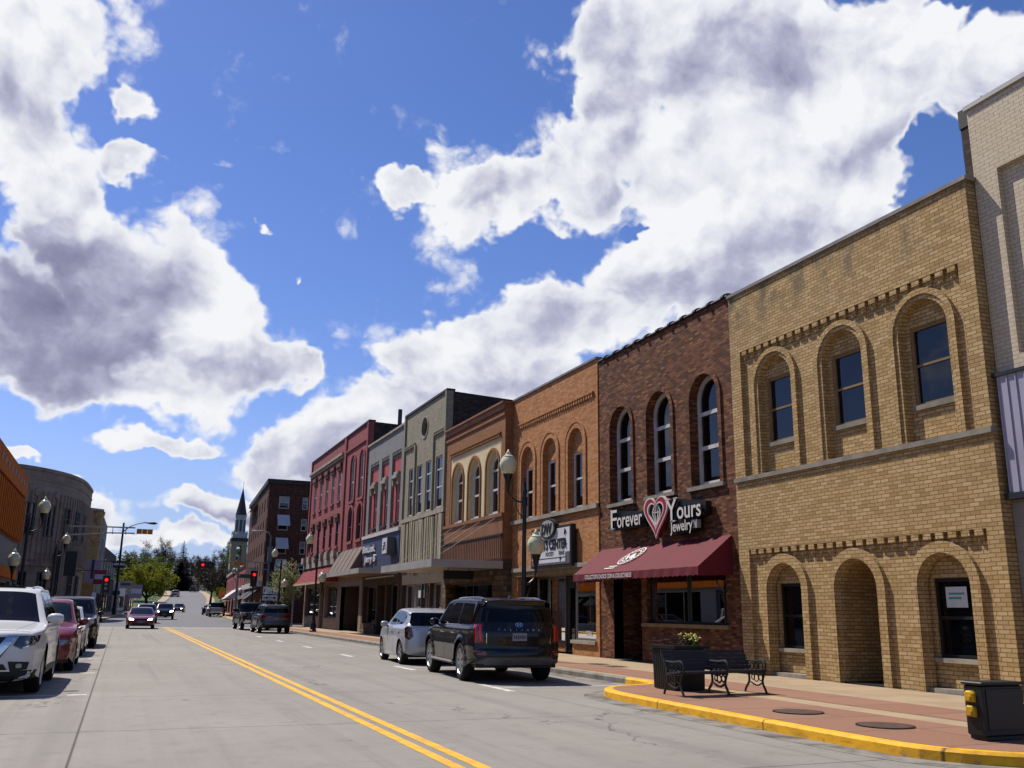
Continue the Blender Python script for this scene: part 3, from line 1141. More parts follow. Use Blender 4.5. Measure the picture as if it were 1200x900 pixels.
# outer paver band follows the bump-out of the kerb
ib = [p for p in offset(KR, -0.19) if p[0] < 11.25 and 8.0 < p[1] < 22]
ib.sort(key=lambda p: -p[1])
pl = [(11.28, 19.6)] + ib + [(11.28, 7.9)]
tr = geometry.tessellate_polygon([[Vector((p[0], p[1], 0)) for p in pl]])
m.add([(p[0], p[1], H) for p in pl], [tuple(t) for t in tr])
tag(m.build('paver_bands', 'brick_paver'), kind='structure')

# gutter pan along the right kerb
gq = offset(KR, .42)
m = MB()
m.loft([[(*a, .0035), (*b, .0035)] for a, b in zip(KR, gq)][len(far_corner):], closed=False)
tag(m.build('right_gutter', 'gutter_concrete'), kind='structure')

# left side
KL = [(-3.75, -60), (-3.75, 60)] + chaikin([(-3.75, 62), (-3.75, 72), (-2.2, 75), (-1.4, 77), (-1.3, 82), (-2.0, 85.5), (-5, 87.3), (-9, 87.5)], 2) + [(-60, 87.5)]
kerb('left_kerb', KL, -1, lambda p: 'paint_yellow' if 60 < p[1] and p[0] > -6 else 'kerb_concrete', H)
m = MB()
inn = offset(KL, -0.19)
poly2 = inn + [(-60, 86.9), (-60, -60)]
tr = geometry.tessellate_polygon([[Vector((p[0], p[1], 0)) for p in poly2]])
m.add([(p[0], p[1], H - 0.004) for p in poly2], [tuple(t) for t in tr])
tag(m.build('left_sidewalk', 'walk_concrete'), kind='structure')

# beyond the crossing: kerbs and walks up the hill
def edge(y, sgn, extra=0.0):
    return interp(GX, y) + sgn * (interp(GW, y) + extra)


for sgn, nm in ((1, 'right'), (-1, 'left')):
    m = MB()
    yy = [104.2] + [106 + 4 * i for i in range(72)]
    rows = []
    for y in yy:
        z = gz(y)
        e = edge(y, sgn)
        rows.append([(e, y, z - 0.02), (e, y, z + 0.14), (e + sgn * 0.2, y, z + 0.15)])
    m.loft(rows, closed=False)
    o = m.build('far_' + nm + '_kerb', 'walk_concrete' if sgn > 0 else 'kerb_concrete')
    o['kind'] = 'structure'
    strip('far_' + nm + '_sidewalk', 'walk_concrete', lambda y, s=sgn: edge(y, s, 0.2), lambda y, s=sgn: edge(y, s, 4.5 if y < 190 else 2.2), 104.4, 400, 0.145)
    strip('hill_lawn_' + nm, 'lawn', lambda y, s=sgn: edge(y, s, 2.2), lambda y, s=sgn: edge(y, s, 60), 192, 400, 0.16, kind='structure')
# corner returns of the far pavement along the crossing street
m = MB()
m.box(-60, -3.9, 104.3, 106.4, -0.05, 0.15)
m.box(13.2, 70, 104.3, 106.4, -0.05, 0.15)
tag(m.build('far_corner_pavement', 'walk_concrete'), kind='structure')
m = MB()
m.box(-9, -2.3, 104.1, 104.28, -0.05, 0.17)
tag(m.build('far_left_corner_kerb', 'paint_yellow'), kind='structure')

# painted markings
m = MB()
for x0 in (3.57, 3.84):
    rows = []
    for i in range(60):
        y = lerp(i / 59, -20, 86.8)
        rows.append([(x0 - 0.075, y, 0.004), (x0 + 0.075, y, 0.004)])
    m.loft(rows, closed=False)
tag(m.build('yellow_centre_marking', 'paint_line_yellow'), kind='structure')
m = MB()
for y in (20.35, 26.85, 33.9, 41.1, 48.2, 55.4):
    m.box(-0.76, -0.42, y - 0.11, y + 0.11, -0.01, 0.004)
    m.box(-3.3, -0.72, y - 0.03, y + 0.03, -0.01, 0.0042)
for y in (20.2, 27.6, 35.4, 43.4, 51.4, 59.4):
    m.box(7.86, 8.04, y - 1.0, y + 1.0, -0.01, 0.004)
    m.box(8.04, 11.2, y - 0.05, y + 0.05, -0.01, 0.0042)
m.box(-3.2, 11.0, 85.4, 85.75, -0.01, 0.004)
m.box(4.2, 11.0, 83.2, 83.6, -0.01, 0.004)
tag(m.build('white_road_marking', 'paint_white'), kind='structure')

# ------------------------------------------------------------------ right-hand row of buildings
GZ0 = 0.14


def dentils(mb, fr, u0, u1, ztop, n, d0, d1, w=0.6, h=0.12, steps=2):
    sp = (u1 - u0) / n
    for i in range(n):
        c = u0 + sp * (i + 0.5)
        for k in range(steps):
            ww = sp * w * (1 - 0.32 * k)
            fbox(mb, fr, c - ww / 2, c + ww / 2, ztop - h * (k + 1), ztop - h * k, d0, lerp(k / max(steps, 1), d1, d0))


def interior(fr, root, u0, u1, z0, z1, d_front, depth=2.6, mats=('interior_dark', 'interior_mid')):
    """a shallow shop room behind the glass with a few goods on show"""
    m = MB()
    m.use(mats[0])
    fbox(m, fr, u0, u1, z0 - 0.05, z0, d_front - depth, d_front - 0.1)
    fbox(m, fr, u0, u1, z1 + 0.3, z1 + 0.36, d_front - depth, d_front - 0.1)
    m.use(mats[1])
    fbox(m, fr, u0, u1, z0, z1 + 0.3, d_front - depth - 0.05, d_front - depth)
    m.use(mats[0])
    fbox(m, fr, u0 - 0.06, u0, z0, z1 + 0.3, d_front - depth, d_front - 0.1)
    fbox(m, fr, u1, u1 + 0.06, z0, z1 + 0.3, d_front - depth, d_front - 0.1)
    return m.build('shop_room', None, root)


def goods(fr, root, items):
    """(kind, u, z, d, size, material)"""
    for kind, u, z, d, s, mt in items:
        m = MB()
        if kind == 'bust':
            rs = []
            for r, h in ((.02, 0), (.2, .02), (.21, .3), (.24, .5), (.12, .62), (.06, .66), (.09, .74), (.1, .84), (.04, .94)):
                rs.append([fr(u + r * s * 1.1 * cos(a), z + h * s, d + r * s * .7 * sin(a)) for a in [2 * pi * k / 10 for k in range(10)]])
            m.loft(rs, True, True)
        elif kind == 'board':
            fbox(m, fr, u - s * .35, u + s * .35, z, z + s, d, d + .03)
        elif kind == 'case':
            fbox(m, fr, u - s, u + s, z, z + .5, d - .3, d + .3)
            fbox(m, fr, u - s * .9, u + s * .9, z + .52, z + .75, d - .25, d + .25)
        elif kind == 'stand':
            m.tube([fr(u, z, d), fr(u, z + s, d)], .03, 6)
            fbox(m, fr, u - .3 * s, u + .3 * s, z + s * .8, z + s, d - .1, d + .1)
        m.build('display', mt, root)


# ---- tan brick office building
T0, T1, TZ = 13.10, 21.62, 10.68
XF = 15.65
fr = Fr('R', XF)
tan_b = empty('brick_building', (XF, (T0 + T1) / 2, GZ0), 'two storey tan brick building with three arched windows over three arched ground openings', 'building')
up_c = (19.82, 17.23, 14.68)
lo_c = (19.83, 17.27, 14.72)
m = MB()
UP = rect(13.5, 21.17, 5.36, 8.95)
LO = rect(13.5, 21.17, GZ0, 3.38)
slab(m, fr, [(T0, GZ0), (T0, TZ), (T1, TZ), (T1, GZ0), (21.17, GZ0), (21.17, 3.38), (13.5, 3.38), (13.5, GZ0)], [UP], 0.0, 0.32)
# recessed field behind, with the arched openings
holes = [arch(c, .68, 5.37, 7.82) for c in up_c]
slab(m, fr, rect(13.5, 21.17, 5.36, 8.95), holes, -0.11, 0.30, sides=False)
outer = [(13.5, GZ0)]
outer = [(13.5, 3.38), (21.17, 3.38), (21.17, GZ0)]
for c in lo_c:
    outer += arch(c, .68, GZ0, 2.28)[::-1]
outer += [(13.5, GZ0)]
slab(m, fr, outer, [], -0.11, 0.0)
for c in lo_c:
    a = arch(c, .68, GZ0, 2.28)
    dep = 1.5 if c == lo_c[1] else 0.34
    n = len(a)
    m.add([fr(*p, -0.11) for p in a] + [fr(*p, -0.11 - dep) for p in a], [(j, j + 1, n + j + 1, n + j) for j in range(n - 1)])
m.build('wall', 'brick_tan', tan_b)
for c in up_c:
    m = MB()
    slab(m, fr, arch(c, .68, 5.37, 7.82), [rect(c - .54, c + .54, 6.2, 7.98)], -0.27, 0.12, sides=False)
    m.build('recess_wall', 'brick_tan', tan_b)
    m = MB()
    ring(m, fr, arch(c, .93, 5.38, 7.82), arch(c, .80, 5.38, 7.82), -0.11, -0.02)
    ring(m, fr, arch(c, .798, 5.38, 7.82), arch(c, .69, 5.38, 7.82), -0.2, -0.065)
    m.build('arch_moulding', 'brick_tan', tan_b)
for c in lo_c:
    m = MB()
    if c == lo_c[1]:
        slab(m, fr, arch(c, .68, GZ0, 2.28), [], -1.61, 0.0)      # end wall of the porch
    else:
        slab(m, fr, arch(c, .68, GZ0, 2.28), [rect(c - .54, c + .54, .84, 2.46)], -0.33, 0.12, sides=False)
    m.build('recess_wall', 'brick_tan', tan_b)
    m = MB()
    ring(m, fr, arch(c, .93, GZ0, 2.28), arch(c, .69, GZ0, 2.28), -0.11, -0.012)
    ring(m, fr, arch(c, .689, GZ0, 2.28), arch(c, .62, GZ0, 2.28), -0.25, -0.14)
    m.build('arch_moulding', 'brick_tan', tan_b)
for zt_ in (8.945, 3.375):
    for k in range(23):
        m = MB()
        w_ = (21.15 - 13.52) / 23
        dentils(m, fr, 13.52 + w_ * k, 13.52 + w_ * (k + 1), zt_, 1, -0.108, -0.004, 0.62, 0.12)
        m.build('dentil', 'brick_tan', tan_b)
m = MB()
fbox(m, fr, T0 - .02, T1, 5.24, 5.355, -0.1, 0.07)
m.build('belt_course', 'stone_sill', tan_b)
m = MB()
fbox(m, fr, T0 - .06, T1, TZ, TZ + .09, -0.36, 0.06)
m.build('coping', 'coping_metal', tan_b)
for i, c in enumerate(up_c):
    w = window(fr, c - .54, c + .54, 6.2, 7.98, -0.31, tan_b, 'wood_tan', 'pane_blue', .06, (0.51,))
    sill(fr, c - .57, c + .57, 6.2, -0.34, -0.2, w)
for i, c in enumerate((lo_c[0], lo_c[2])):
    w = window(fr, c - .54, c + .54, .84, 2.46, -0.38, tan_b, 'frame_dark', 'pane_dark', .07, (0.5,), label=('dark sash window left of the entry arch', 'dark sash window with a paper notice taped inside')[i])
    sill(fr, c - .58, c + .58, .84, -0.43, -0.22, w, 'stone_pale', .09)
# paper notice in the right window
m = MB()
c = lo_c[2]
fbox(m, fr, c - .27, c + .27, 1.86, 2.28, -0.372, -0.368)
w_ = m.build('notice', 'paper_white', tan_b)
m = MB()
fbox(m, fr, c - .2, c + .2, 2.12, 2.16, -0.368, -0.364)
fbox(m, fr, c - .12, c + .2, 2.03, 2.07, -0.368, -0.364)
m.build('notice_print', 'print_teal', w_)
# entry door in the porch side wall, seen edge-on, with intercom
m = MB()
m.box(XF + .12, XF + .20, lo_c[1] - .675, lo_c[1] - .60, GZ0 + .02, 2.3)
m.box(XF + 1.20, XF + 1.28, lo_c[1] - .675, lo_c[1] - .60, GZ0 + .02, 2.3)
m.box(XF + .20, XF + 1.20, lo_c[1] - .665, lo_c[1] - .63, GZ0 + .05, 2.24)
dr = m.build('entry_door', 'wood_tan', tan_b)
m = MB()
m.tube([(XF + .30, lo_c[1] - .63, 1.15), (XF + .30, lo_c[1] - .56, 1.15), (XF + .42, lo_c[1] - .56, 1.15)], .018, 6)
m.build('handle', 'metal_dark', dr)
m = MB()
fbox(m, fr, lo_c[1] - .10, lo_c[1] + .10, 1.35, 1.75, -1.608, -1.56)
m.build('intercom', 'frame_alu', tan_b)
m = MB()
fbox(m, fr, lo_c[1] - .66, lo_c[1] + .66, GZ0, GZ0 + .03, -1.6, -.12)
m.build('doormat', 'rubber', tan_b)
m = MB()
for c in (lo_c[0], lo_c[2]):
    fbox(m, fr, c - .68, c + .68, GZ0, GZ0 + .1, -.328, -.1)
m.build('step', 'stone_pale', tan_b)
shell(fr, tan_b, T0, T1, TZ, 24)

# ---- chimney against the white building
ch = empty('chimney', (17.0, 13.7, TZ), 'dark topped brown brick chimney rising at the tan building parapet', 'chimney')
m = MB()
m.box(16.75, 17.25, 13.5, 13.97, 9.0, 12.55)
m.build('stack', 'brick_side', ch)
m = MB()
m.box(16.73, 17.27, 13.48, 13.99, 12.55, 13.0)
m.build('chimney_cap', 'coping_dark', ch)

# ---- white painted brick building at the corner
XW = 15.92
fw_r = Fr('R', XW)
W0, W1, WZ = 7.6, 13.08, 12.35
wb = empty('brick_building', (XW, 10.3, GZ0), 'white painted brick corner building with lilac metal siding over its shopfront', 'building')
m = MB()
pan = [rect(8.2, 9.95, 6.75, 10.75), rect(10.35, 12.52, 6.75, 10.75)]
slab(m, fw_r, rect(W0, W1, 6.38, WZ), pan, 0.0, 0.14)
m.build('wall', 'brick_white', wb)
m = MB()
for r in pan:
    slab(m, fw_r, r, [rect(lerp(.28, r[0][0], r[2][0]), lerp(.72, r[0][0], r[2][0]), 7.6, 9.8)], -.14, .12, sides=False)
m.build('recess_wall', 'brick_white', wb)
m = MB()
for a, b in ((9.95, 10.35),):
    for k in range(3):
        fbox(m, fw_r, a - .12 + k * .04, b + .12 - k * .04, 10.5 - .14 * (k + 1), 10.5 - .14 * k, 0, .14 - .04 * k)
m.build('bracket', 'brick_white', wb)
for r in pan:
    a, b = lerp(.28, r[0][0], r[2][0]), lerp(.72, r[0][0], r[2][0])
    w = window(fw_r, a, b, 7.6, 9.8, -.2, wb, 'wood_white', 'pane_dark', .07)
    sill(fw_r, a - .06, b + .06, 7.6, -.24, -.06, w)
m = MB()
fbox(m, fw_r, W0, W1 + .04, WZ, WZ + .1, -.4, .06)
m.build('coping', 'metal_light', wb)
m = MB()
for k in range(5):
    u = 12.75 - k * 1.15
    m.loft([[fw_r(u + r * cos(a), WZ + .1 + h, -.1 + r * sin(a)) for a in [2 * pi * i / 8 for i in range(8)]] for r, h in ((.05, 0), (.05, .06), (.02, .12))], True, True)
m.build('coping_clip', 'coping_dark', wb)
m = MB()
m.use('panel_lilac')
fbox(m, fw_r, W0, 12.98, 4.02, 6.35, -.05, .14)
for k in range(28):
    u = 12.95 - k * .2
    fbox(m, fw_r, u - .012, u + .012, 4.04, 6.33, .14, .165)
m.build('metal_siding', None, wb)
m = MB()
fbox(m, fw_r, W0, 13.06, 3.9, 4.02, -.05, .19)
fbox(m, fw_r, W0, 13.06, 6.35, 6.42, -.05, .19)
m.build('siding_trim', 'metal_dark', wb)
m = MB()
slab(m, fw_r, rect(W0, 13.08, GZ0, 3.9), [rect(7.9, 12.35, .5, 3.4)], 0.0, .3)
m.build('shopfront', 'concrete_block', wb)
w = window(fw_r, 7.9, 12.35, .5, 3.4, -.25, wb, 'frame_dark', 'pane_dark', .09, (), (.33, .66))
shell(fw_r, wb, W0, W1, WZ, 24, 'brick_white')

# ---- dark brown brick jeweller's
J0, J1, JZ = 21.64, 29.90, 10.80
frj = Fr('R', XF + .04)
jb = empty('brick_building', (XF, 25.8, GZ0), 'dark mottled brown brick building with three tall narrow arched windows and a tiled coping', 'building')
jw = [(28.27, .75), (25.71, .75), (23.1, .74)]
m = MB()
ent = rect(27.06, 28.94, GZ0, 3.0)
win = rect(22.36, 26.72, 1.36, 3.0)
outer = [(J0, GZ0), (J0, JZ), (J1, JZ), (J1, GZ0), (28.94, GZ0), (28.94, 3.0), (27.06, 3.0), (27.06, GZ0)]
slab(m, frj, outer, [win] + [arch(c, h, 5.36, 8.02) for c, h in jw], 0.0, 0.36)
# porch walls
for y in (27.06, 28.94):
    m.add([frj(y, GZ0, 0), frj(y, 3.0, 0), frj(y, 3.0, -1.7), frj(y, GZ0, -1.7)], [(0, 1, 2, 3)])
m.build('wall', 'brick_jewel', jb)
for c, h in jw:
    m = MB()
    ring(m, frj, arch(c, h + .17, 5.3, 8.02), arch(c, h + .002, 5.3, 8.02), -.05, .055)
    m.build('arch_moulding', 'brick_jewel', jb)
for c, h in jw:
    w = window(frj, c - h, c + h, 5.40, 8.02 + h, -.25, jb, 'wood_white', 'pane_dark', .13, (.345, .66), (), h, thick=.12)
    sill(frj, c - h - .2, c + h + .2, 5.38, -.30, .1, w, 'stone_sill', .12)
m = MB()
for k in range(22):
    u = lerp((k + .5) / 22, J0 + .02, J1 - .02)
    hw = (J1 - J0) / 44
    m.loft([[frj(u + s * hw * .99, JZ + .0 + .11 * sin(a), -.17 + .24 * cos(a)) for a in [pi * i / 8 for i in range(9)]] for s in (-1, 1)], closed=False)
    if k % 2 == 0:
        m.loft([[frj(u + s * .07, JZ + .16 * sin(a), -.17 + .29 * cos(a)) for a in [pi * i / 8 for i in range(9)]] for s in (-1, 1)], closed=True, cap0=True, cap1=True)
fbox(m, frj, J0, J1, JZ - .02, JZ + .01, -.36, .04)
m.build('tile_coping', 'coping_tile', jb)
# shop window and porch
m = MB()
slab(m, frj, rect(22.36, 26.72, 1.36, 3.0), [rect(22.44, 24.5, 1.44, 2.92), rect(24.56, 26.64, 1.44, 2.92)], -.14, .1)
sw = m.build('shop_window', 'frame_dark', jb)
m = MB()
slab(m, frj, rect(22.4, 26.68, 1.4, 2.96), [], -.2, .012)
m.build('pane', 'shop_glass', sw)
m = MB()
fbox(m, frj, 22.2, 26.95, 1.25, 1.36, -.1, .09)
m.build('sill', 'wood_tan', sw)
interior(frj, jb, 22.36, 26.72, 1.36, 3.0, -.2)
goods(frj, jb, [('bust', 26.0, 1.42, -.6, .7, 'cloth_tan'), ('bust', 25.2, 1.42, -.8, .6, 'interior_mid'), ('bust', 23.6, 1.42, -.7, .65, 'cloth_blue'), ('board', 22.75, 1.55, -.35, .55, 'paper_white'), ('case', 24.4, 1.40, -1.0, .6, 'interior_mid'), ('board', 25.75, 1.45, -.4, .5, 'paper_white')])
m = MB()
m.use('wood_tan')
slab(m, frj, rect(27.06, 28.94, GZ0, 3.0), [rect(27.4, 28.5, GZ0 + .15, 2.5)], -1.7, .1)
pd = m.build('shop_door', 'frame_dark', jb)
m = MB()
slab(m, frj, rect(27.38, 28.52, GZ0 + .12, 2.52), [], -1.76, .02)
m.build('pane', 'pane_dark', pd)
m = MB()
m.tube([frj(27.55, 1.0, -1.66), frj(27.55, 1.5, -1.66)], .02, 6)
m.build('handle', 'chrome', pd)
m = MB()
fbox(m, frj, 27.06, 28.94, 2.99, 3.05, -1.7, -.02)
fbox(m, frj, 27.06, 28.94, GZ0 - .02, GZ0 + .02, -1.7, 0)
m.build('porch_ceiling', 'interior_mid', jb)
# red fabric awning: part of the shopfront
AB, AF = (21.95, 29.73), 14.52
aw = MB()
zb, zf, zv = 3.84, 2.93, 2.68
xa = XF + .02
a0, a1 = AB
segs = 14
rows = []
for i in range(9):
    t = i / 8
    row = []
    for k in range(segs * 3 + 1):
        y = lerp(k / (segs * 3), a0, a1)
        sag = 0.055 * sin(pi * t) * abs(sin(pi * k / 7.0)) + 0.012 * sin(k * 1.9 + t * 5) * t
        row.append((lerp(t, xa, AF), y, lerp(t, zb, zf) - sag))
    rows.append(row)
aw.loft(rows, closed=False)
aw.add([(xa, a0, zb), (AF, a0, zf), (AF, a0, zv), (xa, a0, zv + .05)], [(0, 1, 2, 3)])
aw.add([(xa, a1, zb), (AF, a1, zf), (AF, a1, zv), (xa, a1, zv + .05)], [(0, 1, 2, 3)])
awn = aw.build('awning', 'awning_red', jb, smooth=True, ang=50)
vm = MB()
pts0, pts1 = [], []
nn = 120
for k in range(nn + 1):
    y = lerp(k / nn, a0, a1)
    pts0.append((AF - .004, y, zf + .005))
    pts1.append((AF - .012 + .012 * sin(k * .7), y, zv + .035 * abs(sin(pi * k / 4.0))))
vm.loft([pts0, pts1], closed=False)
vm.build('valance', 'awning_red', awn)
fvr = Fr('R', AF - .03)
text_mesh("COLLECTOR'S CHOICE COIN & COLLECTABLES", .19, fvr, 28.75, 2.755, 0.0, .012, 'valance_lettering', 'print_white', awn, sx=.78, bold=.012)


class SlopeFr:
    def __call__(self, u, z, d=0.0):
        t = (z - zf) / (zb - zf)
        nx, nz = -(zb - zf), (xa - AF)
        l = hypot(nx, nz)
        return (lerp(t, AF, xa) + nx / l * d, u, z + nz / l * d)


sf = SlopeFr()
# ring emblem printed on the slope of the awning
m = MB()
cen, cz = 26.75, 3.46


def ell(ru, rz, n=28, cu=cen, c2=cz, sh=-.9):
    return [(cu + ru * cos(2 * pi * i / n) + sh * rz * sin(2 * pi * i / n), c2 + rz * sin(2 * pi * i / n)) for i in range(n)]


for (r0, r1) in (((.50, .27), (.45, .243)), ((.36, .18), (.32, .155))):
    slab(m, sf, ell(*r0), [ell(*r1)], .012, .004)
for i in range(20):
    a = 2 * pi * i / 20
    u, z = cen + .405 * cos(a) - .9 * .21 * sin(a), cz + .21 * sin(a)
    slab(m, sf, [(u - .035, z - .014), (u - .035, z + .014), (u + .03, z + .014), (u + .03, z - .014)], [], .012, .004)
slab(m, sf, [(cen - .3, cz - .08), (cen - .1, cz + .1), (cen + .05, cz + .06), (cen + .1, cz - .05), (cen - .05, cz - .1)], [], .012, .004)
slab(m, sf, [(cen + .08, cz - .12), (cen + .16, cz + .02), (cen + .3, cz + .05), (cen + .24, cz - .11)], [], .012, .004)
fb_ = cz - .42
for k in range(2):
    slab(m, sf, [(cen + .35 - k * .08, fb_ + .02 + k * .06), (cen + .3 - k * .08, fb_ + .05 + k * .06), (cen + .95 - k * .2, fb_ + .05 + k * .06), (cen + 1.0 - k * .2, fb_ + .02 + k * .06)], [], .012, .004)
m.build('awning_emblem', 'print_white', awn)
# name sign of raised channel letters
sg = empty('shop_sign', (XF - .1, 26.1, 4.6), 'jewellery shop sign of white raised letters around a red heart with a gem', 'sign')
SD = .30
KU = .983


def su(u):
    return u * KU


def sz(z):
    return 1.65 + (z - 1.65) * KU


m = MB()
slab(m, frj, [(su(28.95), sz(4.46)), (su(28.98), sz(5.0)), (su(28.5), sz(5.1)), (su(26.75), sz(4.95)), (su(26.7), sz(4.46))], [], SD - .04, SD - .1)
m.build('sign_back', 'sign_black', sg)
m = MB()
slab(m, frj, [(su(25.3), sz(4.36)), (su(25.22), sz(5.12)), (su(24.7), sz(5.14)), (su(23.2), sz(4.93)), (su(23.25), sz(4.55)), (su(23.7), sz(4.44)), (su(23.72), sz(4.1)), (su(25.1), sz(4.04))], [], SD - .04, SD - .1)
m.build('sign_back', 'sign_black', sg)
for txt, size, u, z, w_ in (('F', .98, 28.9, 4.47, .44), ('orever', .72, 28.44, 4.52, 1.70), ('Y', 1.06, 25.25, 4.42, .62), ('ours', .74, 24.62, 4.50, 1.30), ('Jewelry', .46, 25.03, 4.13, 1.24)):
    text_mesh(txt, size * KU, frj, su(u), sz(z), SD, .07, 'sign_letters', 'print_white', sg, side='sign_black', bold=.004 if len(txt) < 2 else .012, fit=w_ * KU)
for u, z, w_ in ((28.94, 5.13, .1), (28.92, 4.48, .22), (25.27, 5.13, .25), (24.82, 5.13, .22), (25.02, 4.44, .26)):
    m = MB()
    fbox(m, frj, su(u) - w_, su(u), sz(z), sz(z) + .035, SD, SD + .07)
    m.build('letter_serif', 'print_white', sg)


def heart(w, h, cu, cz_, n=48):
    pts = []
    for i in range(n):
        t = 2 * pi * i / n
        x = 16 * sin(t) ** 3 / 16.0
        y = (13 * cos(t) - 5 * cos(2 * t) - 2 * cos(3 * t) - cos(4 * t) + 2.5) / 14.5
        pts.append((cu - x * w, cz_ + y * h * (.8 if y > 0 else 1.0)))
    return pts


hc, hz = su(25.93), sz(4.72)
HP = [heart(.72, .74, hc, hz), heart(.67, .69, hc, hz), heart(.50, .50, hc, hz + .02), heart(.455, .45, hc, hz + .02)]
m = MB()
slab(m, frj, HP[0], [HP[1]], SD + .05, .06)
slab(m, frj, HP[2], [HP[3]], SD + .05, .06)
m.build('heart_outline', 'print_white', sg)
m = MB()
slab(m, frj, HP[1], [HP[2]], SD + .045, .2)
m.build('heart_band', 'sign_red', sg)
m = MB()
slab(m, frj, HP[3], [], SD - .02, .1)
m.build('heart_back', 'sign_black', sg)
m = MB()
gm = [(hc + .24, hz + .10), (hc + .12, hz + .30), (hc - .12, hz + .30), (hc - .24, hz + .10), (hc, hz - .36)]


def bar(a, b, w=.03, d=SD + .02):
    a, b = Vector(a), Vector(b)
    t = (b - a).normalized() * w / 2
    nrm = Vector((-t.y, t.x))
    slab(m, frj, [tuple(a + nrm), tuple(b + nrm), tuple(b - nrm), tuple(a - nrm)], [], d, .03)


for i in range(5):
    bar(gm[i], gm[(i + 1) % 5], .035)
bar(gm[0], gm[3])
bar((hc + .1, hz + .10), gm[4])
bar((hc - .1, hz + .10), gm[4])
bar((hc, hz + .30), (hc + .1, hz + .10))
bar((hc, hz + .30), (hc - .1, hz + .10))
m.build('gem', 'print_white', sg)
for u in (27.9, 26.5, 25.5, 24.5, 23.2):
    m = MB()
    m.tube([frj(u, 4.6, 0), frj(u, 4.6, SD - .1)], .03, 6)
    m.build('bracket', 'metal_dark', sg)
fl = empty('flood_light', (XF - .2, 23.45, 4.2), 'small grey flood light fixed to the brick right of the jewellery sign', 'lamp')
m = MB()
fbox(m, frj, 23.22, 23.52, 4.12, 4.36, .18, .32)
m.build('lamp_head', 'metal_light', fl)
m = MB()
m.tube([frj(23.37, 4.2, 0), frj(23.37, 4.2, .2)], .03, 6)
m.build('bracket', 'metal_dark', fl)
shell(frj, jb, J0, J1, JZ, 24)

# ---- orange brick sports shop
P0, P1, PZ = 29.93, 38.12, 10.95
fs = Fr('R', XF)
sb = empty('brick_building', (XF, 34, GZ0), 'two storey orange brick building with three double ringed arched windows', 'building')
sc_ = (36.5, 34.19, 31.8)
m = MB()
slab(m, fs, [(P0, GZ0), (P0, PZ), (P1, PZ), (P1, GZ0), (37.42, GZ0), (37.42, 3.3), (30.2, 3.3), (30.2, GZ0)], [arch(c, .64, 5.52, 7.98) for c in sc_], 0, .26)
m.build('wall', 'brick_orange', sb)
for c in sc_:
    m = MB()
    slab(m, fs, arch(c, .64, 5.52, 7.98), [rect(c - .54, c + .54, 5.55, 7.72)], -.17, .15, sides=False)
    m.build('recess_wall', 'brick_orange', sb)
    m = MB()
    ring(m, fs, arch(c, .94, 5.5, 7.98), arch(c, .86, 5.5, 7.98), -.05, .05)
    ring(m, fs, arch(c, .859, 5.5, 7.98), arch(c, .645, 5.5, 7.98), -.05, .03)
    m.build('arch_moulding', 'brick_orange', sb)
m = MB()
dentils(m, fs, 30.22, 37.52, 9.7, 34, 0, .06, .55, .16, 1)
fbox(m, fs, 30.2, 37.54, 9.7, 9.76, 0, .08)
m.build('dentil_course', 'brick_orange', sb)
m = MB()
fbox(m, fs, P0, P1, 5.36, 5.52, -.1, .1)
fbox(m, fs, 30.0, 37.9, 3.3, 3.46, -.2, .12)
m.build('belt_course', 'stone_pale', sb)
m = MB()
fbox(m, fs, P0, P1, PZ, PZ + .08, -.36, .06)
m.build('coping', 'coping_metal', sb)
for c in sc_:
    window(fs, c - .54, c + .54, 5.55, 7.72, -.2, sb, 'wood_white', 'pane_dark', .09, (.52,))
# shopfront
m = MB()
fbox(m, fs, 30.0, 37.9, 3.1, 3.3, -1.2, .06)
m.build('shop_soffit', 'wood_tan', sb)
for a_ in ((30.2, 32.1, .56, -1.0, .0), (34.6, 37.4, .5, -1.2, -.9)):
    m = MB()
    fbox(m, fs, a_[0], a_[1], GZ0, a_[2], a_[3], a_[4])
    m.build('stall_riser', 'brick_orange', sb)
m = MB()
fbox(m, fs, 30.16, 32.14, .56, .68, -1.0, .08)
m.build('shop_sill', 'stone_pale', sb)
m = MB()
for u0, u1, d in ((30.2, 32.05, -.08), (34.55, 37.42, -.9)):
    slab(m, fs, rect(u0, u1, .5 if d < -.5 else .68, 3.1), [rect(u0 + .07, u1 - .07, .57 if d < -.5 else .76, 3.03)], d, .08)
m.hexa([fs(32.05, .68, -.08), fs(31.95, .68, -.08), fs(31.95, .68, -.16), fs(32.05, .68, -.16), fs(32.05, 3.1, -.08), fs(31.95, 3.1, -.08), fs(31.95, 3.1, -.16), fs(32.05, 3.1, -.16)])
fbox(m, fs, 34.5, 34.6, GZ0, 3.1, -.98, -.88)
fbox(m, fs, 36.2, 36.27, .5, 3.05, -.96, -.88)
swf = m.build('shop_window', 'frame_alu', sb)
m = MB()
slab(m, fs, rect(34.6, 37.38, .54, 3.06), [], -.94, .012)
m.build('pane', 'shop_glass', swf)
m = MB()
slab(m, fs, rect(30.24, 32.0, .72, 3.06), [], -.12, .012)
m.add([fs(32.02, .72, -.14), fs(32.02, 3.06, -.14), fs(32.6, 3.06, -.92), fs(32.6, .72, -.92)], [(0, 1, 2, 3)])
m.build('pane', 'shop_glass', swf)
m = MB()
slab(m, fs, rect(32.62, 34.5, GZ0, 3.1), [rect(32.95, 34.2, GZ0 + .2, 2.6)], -.92, .08)
sdoor = m.build('shop_door', 'frame_dark', sb)
m = MB()
slab(m, fs, rect(32.95, 34.2, GZ0 + .18, 2.62), [], -.96, .02)
m.build('pane', 'pane_dark', sdoor)
m = MB()
fbox(m, fs, 36.9, 37.42, GZ0, 1.7, -.5, -.05)
